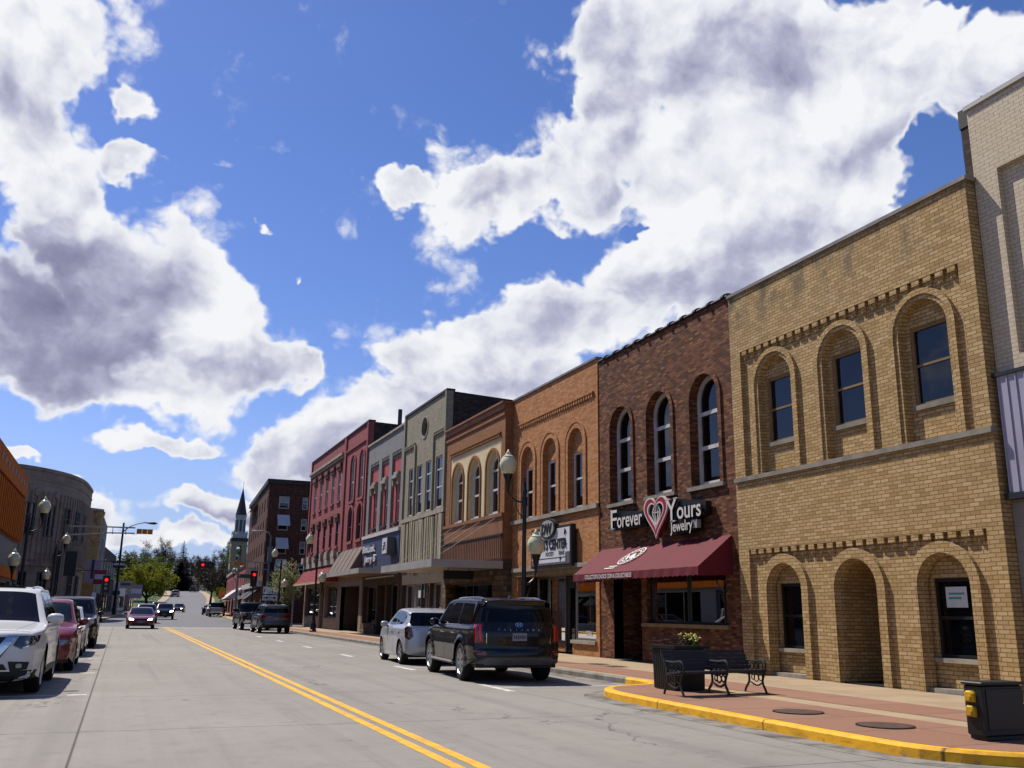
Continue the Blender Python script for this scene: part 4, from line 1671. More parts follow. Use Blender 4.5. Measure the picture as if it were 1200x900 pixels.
m.build('pier_panel', 'panel_brown_dark', sb)
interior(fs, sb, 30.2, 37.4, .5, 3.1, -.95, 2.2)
goods(fs, sb, [('bust', 31.3, .9, -.6, 1.0, 'cloth_blue'), ('board', 30.7, 1.1, -.4, .4, 'paper_white'), ('bust', 35.4, .8, -1.4, 1.1, 'print_red'), ('bust', 36.6, .8, -1.5, 1.0, 'cloth_tan'), ('case', 35.9, .55, -1.6, .7, 'interior_mid'), ('board', 30.8, .8, -.25, .28, 'paper_white'), ('stand', 33.4, .2, -1.8, 1.5, 'print_red')])
text_mesh('OPEN', .26, fs, 31.2, .84, -.1, .006, 'window_lettering', 'print_white', sb, sx=.7)
shell(fs, sb, P0, P1, PZ, 24)
ss = empty('shop_sign', (XF - .2, 33.5, 3.4), 'white sports centre sign board with black block letters and a grey oval on top', 'sign')
m = MB()
fbox(m, fs, 31.66, 35.42, 3.36, 4.92, .06, .26)
m.build('sign_frame', 'frame_dark', ss)
m = MB()
fbox(m, fs, 31.78, 35.30, 3.46, 4.82, .2, .275)
bd = m.build('sign_board', 'sign_white', ss)
m = MB()
slab(m, fs, [(33.65 + .72 * cos(2 * pi * i / 32), 4.86 + .40 * sin(2 * pi * i / 32)) for i in range(32)], [], .36, .2)
m.build('sign_oval', 'frame_dark', ss)
m = MB()
slab(m, fs, [(33.65 + .63 * cos(2 * pi * i / 32), 4.86 + .33 * sin(2 * pi * i / 32)) for i in range(32)], [], .375, .03)
m.build('oval_face', 'metal_light', ss)
text_mesh('DW', .55, fs, 34.12, 4.66, .375, .02, 'sign_letters', 'sign_black', ss, fit=.96, bold=.04)
text_mesh('SPORTS CENTER', .52, fs, 35.2, 4.05, .275, .02, 'sign_letters', 'sign_black', ss, fit=3.2, bold=.035)
text_mesh('HOCKEY', .22, fs, 33.95, 3.80, .275, .01, 'sign_letters', 'sign_grey', ss, sx=.85, bold=.01)
text_mesh('TENNIS', .22, fs, 32.75, 3.80, .275, .01, 'sign_letters', 'sign_grey', ss, sx=.7, bold=.01)
m = MB()
fbox(m, fs, 31.78, 35.3, 3.46, 3.54, .275, .282)
fbox(m, fs, 31.78, 32.15, 3.54, 3.9, .275, .282)
fbox(m, fs, 34.6, 35.3, 3.54, 3.68, .275, .282)
m.build('sign_border', 'sign_grey', ss)
m = MB()
fbox(m, fs, 32.0, 34.6, 3.70, 3.72, .275, .285)
for u, z in ((32.6, 3.62), (32.1, 4.15)):
    fbox(m, fs, u - .03, u + .03, z - .06, z + .12, .275, .285)
    fbox(m, fs, u - .12, u + .05, z + .02, z + .05, .275, .285)
m.tube([fs(35.05, 4.5, .285), fs(34.95, 4.7, .285), fs(34.8, 4.62, .285)], .03, 5)
m.tube([fs(32.05, 4.6, .285), fs(32.15, 4.75, .285), fs(32.2, 4.55, .285)], .03, 5)
m.build('sign_figures', 'sign_black', ss)

# ---- brown and cream building, stands 0.4 forward
XB = 15.25
fbn = Fr('R', XB)
B0, B1, BZ = 38.13, 46.5, 10.86
bb = empty('brick_building', (XB, 42.3, GZ0), 'brown brick building with a cream panel of three arched windows above brown siding', 'building')
bc = (39.68, 42.15, 44.56)
m = MB()
slab(m, fbn, rect(B0, B1, 3.9, BZ), [rect(38.62, 45.74, 5.92, 9.42)], 0, .4)
m.build('wall', 'brick_brown', bb)
m = MB()
fbox(m, fbn, B0 + .002, B0 + .35, GZ0, BZ - .3, -.42, -.002)
m.build('side_pier', 'brick_orange', bb)
m = MB()
slab(m, fbn, rect(38.62, 45.74, 5.92, 9.42), [arch(c, .82, 5.95, 8.1) for c in bc], -.03, .17, sides=False)
m.build('cream_panel', 'stucco_cream', bb)
for c in bc:
    m = MB()
    ring(m, fbn, arch(c, .94, 5.93, 8.1), arch(c, .825, 5.93, 8.1), -.06, .03)
    m.build('arch_moulding', 'brick_brown', bb)
    m = MB()
    slab(m, fbn, arch(c, .82, 5.95, 8.1), [arch(c, .6, 6.0, 8.05)], -.2, .1, sides=False)
    m.build('recess_wall', 'stucco_cream', bb)
    w = window(fbn, c - .6, c + .6, 6.0, 8.65, -.22, bb, 'wood_white', 'pane_dark', .11, (.42, .76), (), .6)
    sill(fbn, c - .64, c + .64, 6.02, -.3, -.1, w, 'wood_white', .08)
m = MB()
dentils(m, fbn, 38.66, 45.7, 9.56, 30, -.02, .07, .55, .15, 1)
fbox(m, fbn, 38.6, 45.76, 9.56, 9.62, 0, .09)
m.build('dentil_course', 'brick_brown', bb)
m = MB()
fbox(m, fbn, B0 - .02, B1, 10.32, 10.44, 0, .06)
fbox(m, fbn, B0 - .04, B1, 10.62, BZ, 0, .1)
fbox(m, fbn, B0 - .06, B1, BZ, BZ + .1, -.4, .18)
m.build('cornice', 'panel_brown', bb)
m = MB()
fbox(m, fbn, B0 + .02, B1 - .02, 5.76, 5.92, -.1, .12)
m.build('sill_course', 'panel_brown', bb)
m = MB()
fbox(m, fbn, B0 + .05, B1 - .1, 5.0, 5.76, .003, .05)
m.build('upper_siding', 'panel_brown', bb)
m = MB()
fbox(m, fbn, B0 + .05, B1 - .1, 3.92, 4.98, .003, .05)
n = 34
for k in range(n):
    u = lerp((k + .5) / n, B0 + .15, B1 - .2)
    fbox(m, fbn, u - .07, u + .07, 3.95, 4.93, .05, .085)
m.build('ribbed_siding', 'panel_brown_dark', bb)
m = MB()
fbox(m, fbn, B0 + .03, B1 - .08, 4.93, 5.0, .05, .12)
m.build('siding_trim', 'frame_dark', bb)
# store level
m = MB()
slab(m, fbn, [(B0, GZ0), (B0, 3.9), (B1, 3.9), (B1, GZ0), (46.0, GZ0), (46.0, 2.95), (39.4, 2.95), (39.4, GZ0)], [], 0, .5)
m.build('store_wall', 'stone_block', bb)
m = MB()
slab(m, fbn, rect(39.4, 46.0, GZ0, 2.95), [rect(39.5, 40.6, .5, 2.85), rect(40.75, 43.2, GZ0 + .1, 2.85), rect(43.3, 45.9, .5, 2.85)], -.5, .08)
w = m.build('shop_window', 'frame_dark', bb)
m = MB()
slab(m, fbn, rect(39.42, 45.98, .2, 2.93), [], -.54, .02)
m.build('pane', 'pane_dark', w)
shell(fbn, bb, B0, B1, BZ, 24)
# flat canopy on tie rods
m = MB()
cx0 = 12.0
m.use('metal_light')
m.box(cx0, 15.23, 38.15, 46.5, 3.52, 3.76)
cn = m.build('canopy', None, bb)
m = MB()
m.box(cx0 - .03, cx0, 38.12, 46.53, 3.47, 3.8)
m.box(cx0, 15.22, 38.11, 38.15, 3.47, 3.8)
m.build('canopy_fascia', 'metal_light', cn)
m = MB()
for y in (39.3, 41.2, 43.2, 45.2):
    m.tube([(15.2, y - .3, 5.75), (12.3, y, 3.78)], .011, 5)
m.build('tie_rod', 'metal_galv_dull', cn)
hs = empty('hanging_sign', (12.6, 42, 3.2), 'black hanging sign board under the flat canopy of the brown building', 'sign')
m = MB()
m.box(13.2, 14.6, 40.1, 40.22, 3.05, 3.42)
m.build('board', 'sign_black', hs)
m = MB()
for x in (13.4, 14.4):
    m.tube([(x, 40.16, 3.42), (x, 40.16, 3.53)], .02, 5)
m.build('hanger', 'metal_dark', hs)

# ---- grey-green building
G0, G1, GZT = 46.52, 54.75, 13.27
gb = empty('brick_building', (XB, 50.6, GZ0), 'tall grey green brick building with a round attic window and weathered vertical boards', 'building')
gw = [(53.1, .52), (51.4, .52), (49.68, .54), (47.75, .6)]
m = MB()
circ = [(50.65 + .58 * cos(2 * pi * i / 28), 11.95 + .58 * sin(2 * pi * i / 28)) for i in range(28)]
slab(m, fbn, rect(G0, G1, 6.95, GZT), [circ] + [rect(c - h, c + h, 7.05, 9.88) for c, h in gw], 0, .3)
m.build('wall', 'brick_greygreen', gb)
for u in (G0 + .12, G1 - .12, 48.75, 52.3):
    m = MB()
    fbox(m, fbn, u - .1, u + .1, 7.0, 11.2 if u in (48.75, 52.3) else GZT, 0, .1)
    m.build('pilaster', 'brick_greygreen', gb)
for a, b in ((46.75, 48.65), (52.4, 54.5)):
    m = MB()
    dentils(m, fbn, a, b, 11.25, 7, 0, .1, .6, .14, 1)
    fbox(m, fbn, a, b, 11.25, 11.32, 0, .12)
    m.build('dentil_course', 'brick_greygreen', gb)
for c, h in gw:
    window(fbn, c - h, c + h, 7.05, 9.88, -.06, gb, 'wood_white', 'pane_blue', .08, (.4, .74), (), name='window')
m = MB()
slab(m, fbn, [(50.65 + .66 * cos(2 * pi * i / 28), 11.95 + .66 * sin(2 * pi * i / 28)) for i in range(28)], [circ], .04, .08)
rw = m.build('round_window', 'stone_pale', gb)
m = MB()
slab(m, fbn, [(50.65 + .57 * cos(2 * pi * i / 28), 11.95 + .57 * sin(2 * pi * i / 28)) for i in range(28)], [], -.2, .02)
m.build('pane', 'pane_dark', rw)
m = MB()
fbox(m, fbn, G0, G1, 6.72, 6.95, -.1, .1)
m.build('sill_course', 'stone_pale', gb)
m = MB()
fbox(m, fbn, G0, G1, GZT, GZT + .12, -.4, .08)
m.build('coping', 'coping_dark', gb)
m = MB()
random.seed(5)
u = G0 + .06
while u < G1 - .3:
    wd = random.choice((.12, .16, .22))
    fbox(m, fbn, u, u + wd - .02, 4.2 - random.uniform(0, .06), 6.68 - random.uniform(0, .08), .0, random.choice((.06, .12, .16)))
    u += wd + random.choice((0.0, .06, .1))
m.build('weathered_boards', 'panel_grey_wood', gb)
m = MB()
slab(m, fbn, rect(G0, G1, GZ0, 4.2), [rect(46.9, 48.9, .4, 3.1), rect(49.0, 50.4, GZ0 + .02, 3.1), rect(50.5, 54.3, .4, 3.1)], -.05, .3)
m.build('store_wall', 'recess_brown', gb)
m = MB()
for a, b, z in ((46.9, 48.9, .4), (49.0, 50.4, GZ0 + .02), (50.5, 54.3, .4)):
    slab(m, fbn, rect(a, b, z, 3.1), [rect(a + .08, b - .08, z + .08, 3.02)], -.3, .08)
fbox(m, fbn, 52.3, 52.4, .4, 3.1, -.38, -.29)
w = m.build('shop_window', 'metal_light', gb)
m = MB()
slab(m, fbn, rect(46.92, 54.28, .2, 3.08), [], -.35, .02)
m.build('pane', 'shop_glass', w)
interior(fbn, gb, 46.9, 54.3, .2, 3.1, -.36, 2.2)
goods(fbn, gb, [('board', 50.9, 1.9, -.5, .8, 'paper_white'), ('case', 52.5, .3, -1.4, .8, 'interior_mid'), ('board', 47.9, 1.5, -.6, .7, 'cloth_blue'), ('stand', 49.7, .2, -1.2, 1.6, 'cloth_tan')])
shell(fbn, gb, G0, G1, GZT, 26, back_h=12.2)
m = MB()
fbox(m, fbn, 50.2, 51.35, 2.35, 3.08, -.2, -.17)
pl_ = m.build('window_poster', 'sign_white', gb)
m = MB()
fbox(m, fbn, 50.25, 51.3, 2.78, 3.04, -.17, -.165)
m.build('poster_band', 'sign_green', pl_)

# ---- grey building with red panels and the blue shop band
R0, R1, RZ = 54.77, 64.2, 12.86
rb = empty('brick_building', (XB, 59.5, GZ0), 'grey brick building with three tall red panels over a blue shop band', 'building')
rp = [(55.45, 57.65), (58.4, 60.3), (61.05, 63.4)]
m = MB()
slab(m, fbn, rect(R0, R1, 6.55, RZ), [rect(a, b, 6.7, 11.5) for a, b in rp], 0, .3)
m.build('wall', 'brick_grey', rb)
for a, b in rp:
    c = (a + b) / 2
    m = MB()
    slab(m, fbn, rect(a, b, 6.7, 11.5), [rect(c - .42, c + .42, 7.0, 9.7)], -.15, .25, sides=False)
    m.build('red_panel', 'panel_red', rb)
    m = MB()
    dentils(m, fbn, a + .05, b - .05, 11.5, 6, -.147, -.02, .5, .2, 2)
    m.build('dentil_course', 'brick_grey', rb)
for a, b in rp:
    c = (a + b) / 2
    w = window(fbn, c - .42, c + .42, 7.0, 9.7, -.25, rb, 'wood_white', 'pane_dark', .09, (.5,))
    m = MB()
    fbox(m, fbn, c - .62, c + .62, 9.72, 9.95, -.148, .16)
    fbox(m, fbn, c - .5, c + .5, 9.95, 10.15, -.148, .05)
    fbox(m, fbn, c - .66, c - .46, 9.3, 9.72, -.148, .08)
    fbox(m, fbn, c + .46, c + .66, 9.3, 9.72, -.148, .08)
    m.build('window_hood', 'stone_pale', w)
    sill(fbn, c - .6, c + .6, 7.0, -.25, .03, w, 'coping_dark', .14)
m = MB()
fbox(m, fbn, R0, R1, RZ, RZ + .14, -.4, .1)
m.build('coping', 'stone_pale', rb)
m = MB()
fbox(m, fbn, R0, R1, 4.1, 6.35, 0, .12)
m.build('blue_band', 'panel_blue', rb)
m = MB()
fbox(m, fbn, R0, R1, 6.35, 6.56, 0, .22)
m.build('band_trim', 'wood_white', rb)
m = MB()
slab(m, fbn, rect(R0, R1, GZ0, 4.1), [rect(55.2, 57.6, .75, 3.2), rect(58.0, 59.9, GZ0 + .02, 3.2), rect(60.2, 63.8, .75, 3.2)], 0, .5)
m.build('store_wall', 'recess_brown', rb)
for a, b in ((55.2, 57.6), (60.2, 63.8)):
    m = MB()
    fbox(m, fbn, a - .1, b + .1, GZ0, .74, 0, .1)
    m.build('stall_riser', 'stone_block', rb)
m = MB()
for a, b, z in ((55.2, 57.6, .75), (58.0, 59.9, GZ0 + .02), (60.2, 63.8, .75)):
    slab(m, fbn, rect(a, b, z, 3.2), [rect(a + .08, b - .08, z + .08, 3.12)], -.3 if z > .5 else -.9, .08)
w = m.build('shop_window', 'frame_alu', rb)
m = MB()
slab(m, fbn, rect(55.2, 57.6, .75, 3.18), [], -.35, .02)
slab(m, fbn, rect(60.2, 63.8, .75, 3.18), [], -.35, .02)
slab(m, fbn, rect(58.0, 59.9, .2, 3.18), [], -.95, .02)
m.build('pane', 'pane_dark', w)
bs = empty('shop_sign', (XB - .15, 62.0, 5.2), 'two rows of white raised letters on the blue shop band', 'sign')
text_mesh('Book Look', .62, fbn, 63.7, 5.42, .13, .1, 'sign_letters', 'sign_white', bs, fit=3.3, bold=.03)
text_mesh('Jerry B', .62, fbn, 63.1, 4.76, .13, .1, 'sign_letters', 'sign_white', bs, fit=3.0, bold=.03)
bx = empty('box_sign', (XB - .3, 56.1, 5.0), 'white square box sign standing off the blue shop band', 'sign')
m = MB()
fbox(m, fbn, 55.5, 56.75, 4.95, 6.0, .15, .65)
m.build('sign_case', 'sign_grey', bx)
m = MB()
fbox(m, fbn, 55.58, 56.67, 5.02, 5.94, .65, .67)
fc = m.build('sign_face', 'sign_white', bx)
m = MB()
for k in range(3):
    m.tube([fbn(56.5 - k * .1, 5.25 + k * .2, .68), fbn(56.1, 5.42 + k * .12, .68), fbn(55.8 + k * .05, 5.3 + k * .2, .68)], .03, 5)
m.build('sign_figures', 'sign_blue', fc)
m = MB()
m.box(12.8, 15.13, R0 + .1, R1 + .6, 3.82, 4.02)
cn = m.build('canopy', 'panel_brown', rb)
m = MB()
m.box(12.76, 12.8, R0 + .06, R1 + .64, 3.76, 4.06)
m.box(12.8, 15.12, R0 + .06, R0 + .1, 3.76, 4.06)
m.build('canopy_fascia', 'metal_light', cn)
shell(fbn, rb, R0, R1, RZ, 24)

# ---- maroon brick block, two sections
M0, M1, M2, MZ = 64.22, 71.7, 86.3, 14.82
mb_ = empty('brick_building', (XB, 75, GZ0), 'three storey maroon painted brick corner building above a red awning', 'building')
c_arch = (69.0, 66.0)
aw_w = [(68.9, .72), (65.98, .72)]
s1 = [(84.0, .5), (81.35, .5), (78.75, .5), (76.2, .5), (73.7, .5)]
m = MB()
hs_ = [arch(c, h, 9.55, 12.3) for c, h in aw_w] + [arch(c, h, 6.55, 8.4) for c, h in aw_w]
hs_ += [rect(c - h, c + h, 10.05, 12.75) for c, h in s1] + [rect(c - h, c + h, 6.5, 8.7) for c, h in s1]
slab(m, fbn, rect(M0, M2, 5.95, MZ), hs_, 0, .3)
m.build('wall', 'brick_maroon', mb_)
for u in (M0 + .2, M1 - .15, M1 + .2, M2 - .25):
    m = MB()
    fbox(m, fbn, u - .16, u + .16, 5.95, MZ - .05, 0, .12)
    m.build('pilaster', 'brick_maroon', mb_)
m = MB()
fbox(m, fbn, M0 + .4, M1 - .4, 13.55, 13.7, 0, .1)
m.build('string_course', 'brick_maroon', mb_)
for c, h in aw_w:
    for z0, zs in ((9.5, 12.3), (6.5, 8.4)):
        m = MB()
        ring(m, fbn, arch(c, h + .2, z0, zs), arch(c, h + .003, z0, zs), -.02, .09)
        m.build('arch_moulding', 'brick_maroon', mb_)
m = MB()
fbox(m, fbn, M1 + .4, M2 - .05, 13.55, 13.75, 0, .28)
fbox(m, fbn, M1 + .4, M2 - .05, 13.35, 13.55, 0, .14)
m.build('cornice', 'stone_pale', mb_)
m = MB()
for a, b in ((M0, M1 - .02), (M1 + .02, M2)):
    fbox(m, fbn, a, b, MZ, MZ + .12, -.4, .1)
m.build('coping', 'coping_dark', mb_)
for c, h in aw_w:
    for z0, zs, pane in ((9.55, 12.3, 'pane_light'), (6.55, 8.4, 'pane_dark')):
        w = window(fbn, c - h, c + h, z0, zs + h, -.05, mb_, 'frame_grey' if z0 < 9 else 'wood_white', pane, .09, (.42,), (.5,), h, blind=.55 if z0 > 9 else 0)
        sill(fbn, c - h - .2, c + h + .2, z0, -.2, .12, w, 'brick_maroon', .2)
for c, h in s1:
    for z0, z1, pane in ((10.05, 12.75, 'pane_light'), (6.5, 8.7, 'pane_dark')):
        w = window(fbn, c - h, c + h, z0, z1, -.05, mb_, 'wood_white' if z0 > 9 else 'frame_grey', pane, .08, (.5,), blind=.52 if z0 > 9 else 0)
        sill(fbn, c - h - .15, c + h + .15, z0, -.2, .12, w, 'brick_maroon', .18)
        m = MB()
        fbox(m, fbn, c - h - .25, c + h + .25, z1, z1 + .3, 0, .2)
        fbox(m, fbn, c - h - .15, c + h + .15, z1 - .3, z1, .0, .1)
        m.build('window_hood', 'panel_brown_dark', w)
# stone shop cornice with blocks and awning
m = MB()
fbox(m, fbn, M1, M2, 5.1, 5.95, 0, .25)
for k in range(6):
    u = M1 + 1 + k * 2.6
    fbox(m, fbn, u - .5, u + .5, 5.55, 6.1, .25, .5)
m.build('shop_cornice', 'stone_pale', mb_)
m = MB()
m.add([fbn(M0, 5.95, .02), fbn(M1, 5.95, .02), fbn(M1, 4.2, 1.0), fbn(M0, 4.2, 1.0), fbn(M0, 4.2, 0), fbn(M1, 4.2, 0)], [(0, 1, 2, 3), (3, 2, 5, 4), (0, 3, 4), (1, 5, 2)])
for k in range(6):
    u = lerp(k / 5, M0 + .05, M1 - .05)
    m.tube([fbn(u, 5.95, .03), fbn(u, 4.2, 1.01)], .022, 4)
m.build('metal_hood', 'hood_taupe', mb_)
m = MB()
slab(m, fbn, [(M0, GZ0), (M0, 4.2), (M1, 4.2), (M1, GZ0), (70.9, GZ0), (70.9, 3.3), (65.0, 3.3), (65.0, GZ0)], [], .0, .3)
m.build('portal', 'panel_beige', mb_)
m = MB()
m.add([fbn(65.0, GZ0, 0), fbn(65.0, 3.3, 0), fbn(66.0, 3.3, -2.2), fbn(66.0, GZ0, -2.2), fbn(70.9, GZ0, -2.2), fbn(70.9, 3.3, -2.2), fbn(70.9, 3.3, 0), fbn(70.9, GZ0, 0)],
      [(0, 1, 2, 3), (3, 2, 5, 4), (4, 5, 6, 7), (1, 6, 5, 2)])
m.build('porch_wall', 'recess_brown', mb_)
m = MB()
slab(m, fbn, rect(M1 + .02, M2, GZ0, 5.1), [rect(M1 + .6, M1 + 5.2, 1.0, 3.5), rect(M1 + 5.6, M1 + 7.2, GZ0 + .02, 3.5), rect(M1 + 7.6, M2 - .5, 1.0, 3.5)], 0, .3)
m.build('store_wall', 'panel_beige', mb_)
m = MB()
for a, b, z in ((M1 + .6, M1 + 5.2, 1.0), (M1 + 5.6, M1 + 7.2, GZ0 + .02), (M1 + 7.6, M2 - .5, 1.0)):
    slab(m, fbn, rect(a, b, z, 3.5), [rect(a + .1, (a + b) / 2 - .05, z + .1, 3.4), rect((a + b) / 2 + .05, b - .1, z + .1, 3.4)], -.2, .08)
w = m.build('shop_window', 'frame_alu', mb_)
m = MB()
slab(m, fbn, rect(M1 + .62, M2 - .52, .3, 3.48), [], -.25, .02)
m.build('pane', 'pane_grey', w)
# red striped awning
m = MB()
ya0, ya1 = 71.9, 86.0
nseg = 10
m.use('awning_stripe').use('print_red')
for k in range(nseg):
    t0, t1 = k / nseg, (k + 1) / nseg
    m.use('awning_stripe')
    pa = lambda t, y, dz=0: (lerp(t, 15.2, 14.0), y, lerp(t, 5.05, 3.75) + dz)
    m.quad(pa(t0, ya0), pa(t0, ya1), pa(t1, ya1), pa(t1, ya0))
    m.hexa([pa(t1 - .02, ya0, 0), pa(t1 - .02, ya1, 0), pa(t1, ya1, 0), pa(t1, ya0, 0), pa(t1 - .02, ya0, .05), pa(t1 - .02, ya1, .05), pa(t1, ya1, .05), pa(t1, ya0, .05)])
m.use('print_red')
m.add([(15.2, ya0, 5.05), (14.0, ya0, 3.75), (15.2, ya0, 3.75)], [(0, 1, 2)])
m.add([(15.2, ya1, 5.05), (14.0, ya1, 3.75), (15.2, ya1, 3.75)], [(0, 1, 2)])
ra = m.build('awning', None, mb_)
m = MB()
m.box(13.97, 14.0, ya0, ya1, 3.6, 3.76)
m.build('valance', 'wood_cream', ra)
m = MB()
m.tube([(14.2, 85.8, GZ0), (14.2, 85.8, 3.7)], .07, 8)
m.build('awning_post', 'metal_light', ra)
shell(fbn, mb_, M0, M2, MZ, 24, back_h=14.2)
m = MB()
m.tube([(17.6, 64.9, MZ - .6), (17.6, 64.9, MZ + 1.2)], .16, 8)
m.build('vent_pipe', 'metal_black', mb_)

# ------------------------------------------------------------------ left side of the street, far corners, church
class FrG:
    """facade along any plan line from a to b, outward normal on the right of a->b turned by sgn"""

    def __init__(self, a, b, sgn=1):
        self.o = Vector((a[0], a[1], 0))
        self.t = (Vector((b[0], b[1], 0)) - self.o)
        self.L = self.t.length
        self.t.normalize()
        self.n = Vector((self.t.y, -self.t.x, 0)) * sgn

    def __call__(self, u, z, d=0.0):
        p = self.o + self.t * u + self.n * d
        return (p.x, p.y, z)


def block(root, plan, z1, material, z0=0.0, roof='roof_felt'):
    m = MB()
    n = len(plan)
    m.add([(x, y, z0) for x, y in plan] + [(x, y, z1) for x, y in plan], [(i, (i + 1) % n, n + (i + 1) % n, n + i) for i in range(n)])
    w = m.build('wall', material, root)
    m = MB()
    tr = geometry.tessellate_polygon([[Vector((x, y, 0)) for x, y in plan]])
    m.add([(x, y, z1 - .35) for x, y in plan], [tuple(t) for t in tr])
    m.build('roof', roof, root)
    return w


def seg_wall(m, f, z0, z1, holes, depth=.3):
    slab(m, f, rect(0, f.L, z0, z1), holes, 0, depth, sides=False)


# orange clad building and its neighbour
ob_ = empty('clad_building', (-8, 66, GZ0), 'building clad in orange panels with dark vertical slats over a dark shopfront', 'building')
fo = Fr('L', -8.0)
m = MB()
slab(m, fo, rect(50, 83.4, 6.3, 11.6), [], 0, .3)
m.box(-30, -8.3, 50.1, 83.38, 0, 11.0)
m.build('wall', 'panel_orange_dark', ob_)
m = MB()
fbox(m, fo, 50, 83.4, 9.95, 11.55, 0, .18)
n = 30
for k in range(n):
    u = lerp((k + .5) / n, 50.2, 83.2)
    fbox(m, fo, u - .24, u + .24, 6.5, 9.6, 0, .3)
fbox(m, fo, 50, 83.4, 3.6, 4.3, 0, .25)
m.build('orange_panel', 'panel_orange', ob_)
m = MB()
for k in range(16):
    u = lerp((k + .5) / 16, 50.4, 83.0)
    fbox(m, fo, u - .3, u + .3, 10.6, 11.05, .18, .2)
m.build('panel_opening', 'sign_black', ob_)
m = MB()
slab(m, fo, rect(50, 83.4, .1, 6.3), [rect(51, 58, .6, 3.4), rect(60, 68, .6, 3.4), rect(70, 82, .6, 3.4)], -.02, .3)
m.build('store_wall', 'frame_grey', ob_)
for a, b in ((51, 58), (60, 68), (70, 82)):
    window(fo, a, b, .6, 3.4, -.25, ob_, 'frame_alu', 'pane_dark', .1, (), (.33, .66))
nb = empty('block_building', (-8, 36, GZ0), 'pale grey block building before the orange clad building', 'building')
m = MB()
hol = [rect(24 + 5 * k, 26.2 + 5 * k, z, z + 2.2) for k in range(5) for z in (5.0, 8.2)]
slab(m, fo, rect(21, 49.9, .1, 11.9), hol + [rect(23, 34, .6, 3.4), rect(36, 48, .6, 3.4)], 0, .3)
m.box(-30, -8.3, 21.1, 49.8, 0, 11.2)
m.build('wall', 'concrete_block', nb)
for k in range(5):
    for z in (5.0, 8.2):
        window(fo, 24 + 5 * k, 26.2 + 5 * k, z, z + 2.2, -.2, nb, 'wood_white', 'pane_dark', .1)
for a, b in ((23, 34), (36, 48)):
    window(fo, a, b, .6, 3.4, -.25, nb, 'frame_alu', 'pane_dark', .1, (), (.33, .66))

# curved stone corner building
db = empty('stone_building', (-9, 112, GZ0), 'tall grey stone corner building with a curved front and slim piers', 'building')
ctr = [(-24, 101.5), (-17.5, 103.0), (-11.2, 105.0), (-8.9, 107.0), (-7.0, 109.8), (-5.65, 113.4), (-4.95, 118), (-4.6, 126)]
pl_ = chaikin(ctr, 2)
DZ = 15.5
block(db, pl_ + [(-24, 126)], DZ - .05, 'stone_deco')
m = MB()
for z0, z1, d in ((14.3, 14.5, .07), (DZ - .25, DZ + .1, .09), (5.6, 5.95, .12)):
    m = MB()
    q1 = offset(pl_, d)
    q0 = offset(pl_, -.1)
    for i in range(len(pl_) - 1):
        m.hexa([(*q0[i], z0), (*q1[i], z0), (*q1[i + 1], z0), (*q0[i + 1], z0), (*q0[i], z1), (*q1[i], z1), (*q1[i + 1], z1), (*q0[i + 1], z1)])
    m.build('cornice' if z0 > 6 else 'string_course', 'stone_deco', db)
# piers, windows along the curve by arc length
arc = [0]
for a, b in zip(pl_, pl_[1:]):
    arc.append(arc[-1] + hypot(b[0] - a[0], b[1] - a[1]))


def on_arc(s):
    for i in range(len(pl_) - 1):
        if s <= arc[i + 1]:
            t = (s - arc[i]) / (arc[i + 1] - arc[i])
            return Vector((lerp(t, pl_[i][0], pl_[i + 1][0]), lerp(t, pl_[i][1], pl_[i + 1][1])))
    return Vector(pl_[-1])


def arc_fr(s0, s1):
    a, b = on_arc(s0), on_arc(s1)
    return FrG(a, b)


m = MB()
s = 1.0
while s < arc[-1] - .3:
    f = arc_fr(s, s + .28)
    fbox(m, f, 0, f.L, 6, 13.2, -.1, .12)
    s += .72
m.build('pier', 'stone_deco', db)
for s in (3.2, 6.0, 9.0, 12.1, 14.6, 17.5, 20.6, 24, 28):
    for z0, z1 in ((8.6, 11.9), (2.0, 5.0)):
        f = arc_fr(s, s + 1.35)
        w = window(f, 0, f.L, z0, z1, .2, db, 'frame_grey', 'pane_blue' if z0 > 6 else 'pane_dark', .1, (.28, .64), (.5,), thick=.3)
m = MB()
for s in (8.4, 15.6, 18.5):
    f = arc_fr(s, s + .9)
    m.loft([[f(.45 + r * cos(a), 13.0 + r * sin(a), d) for a in [2 * pi * k / 14 for k in range(14)]] for r, d in ((.42, 0), (.42, .2), (.2, .24))], True, True)
m.build('medallion', 'stone_deco', db)
# wall signs there
sgn = empty('wall_sign', (-5.0, 112, 6), 'large black sign board fixed high on the curved grey stone corner', 'sign')
f = FrG((-6.6, 109.2), (-4.7, 109.2))
m = MB()
fbox(m, f, 0, f.L, 4.7, 7.2, 0, .3)
m.build('board', 'sign_black', sgn)
m = MB()
fbox(m, f, -.05, f.L + .05, 7.2, 7.3, -.05, .35)
m.build('sign_frame', 'frame_grey', sgn)
m = MB()
m.tube([(-4.75, 109.35, 6.5), (-4.9, 114.2, 6.5)], .06, 6)
m.tube([(-6.2, 109.35, 6.5), (-5.2, 115, 6.5)], .06, 6)
m.build('bracket', 'metal_dark', sgn)

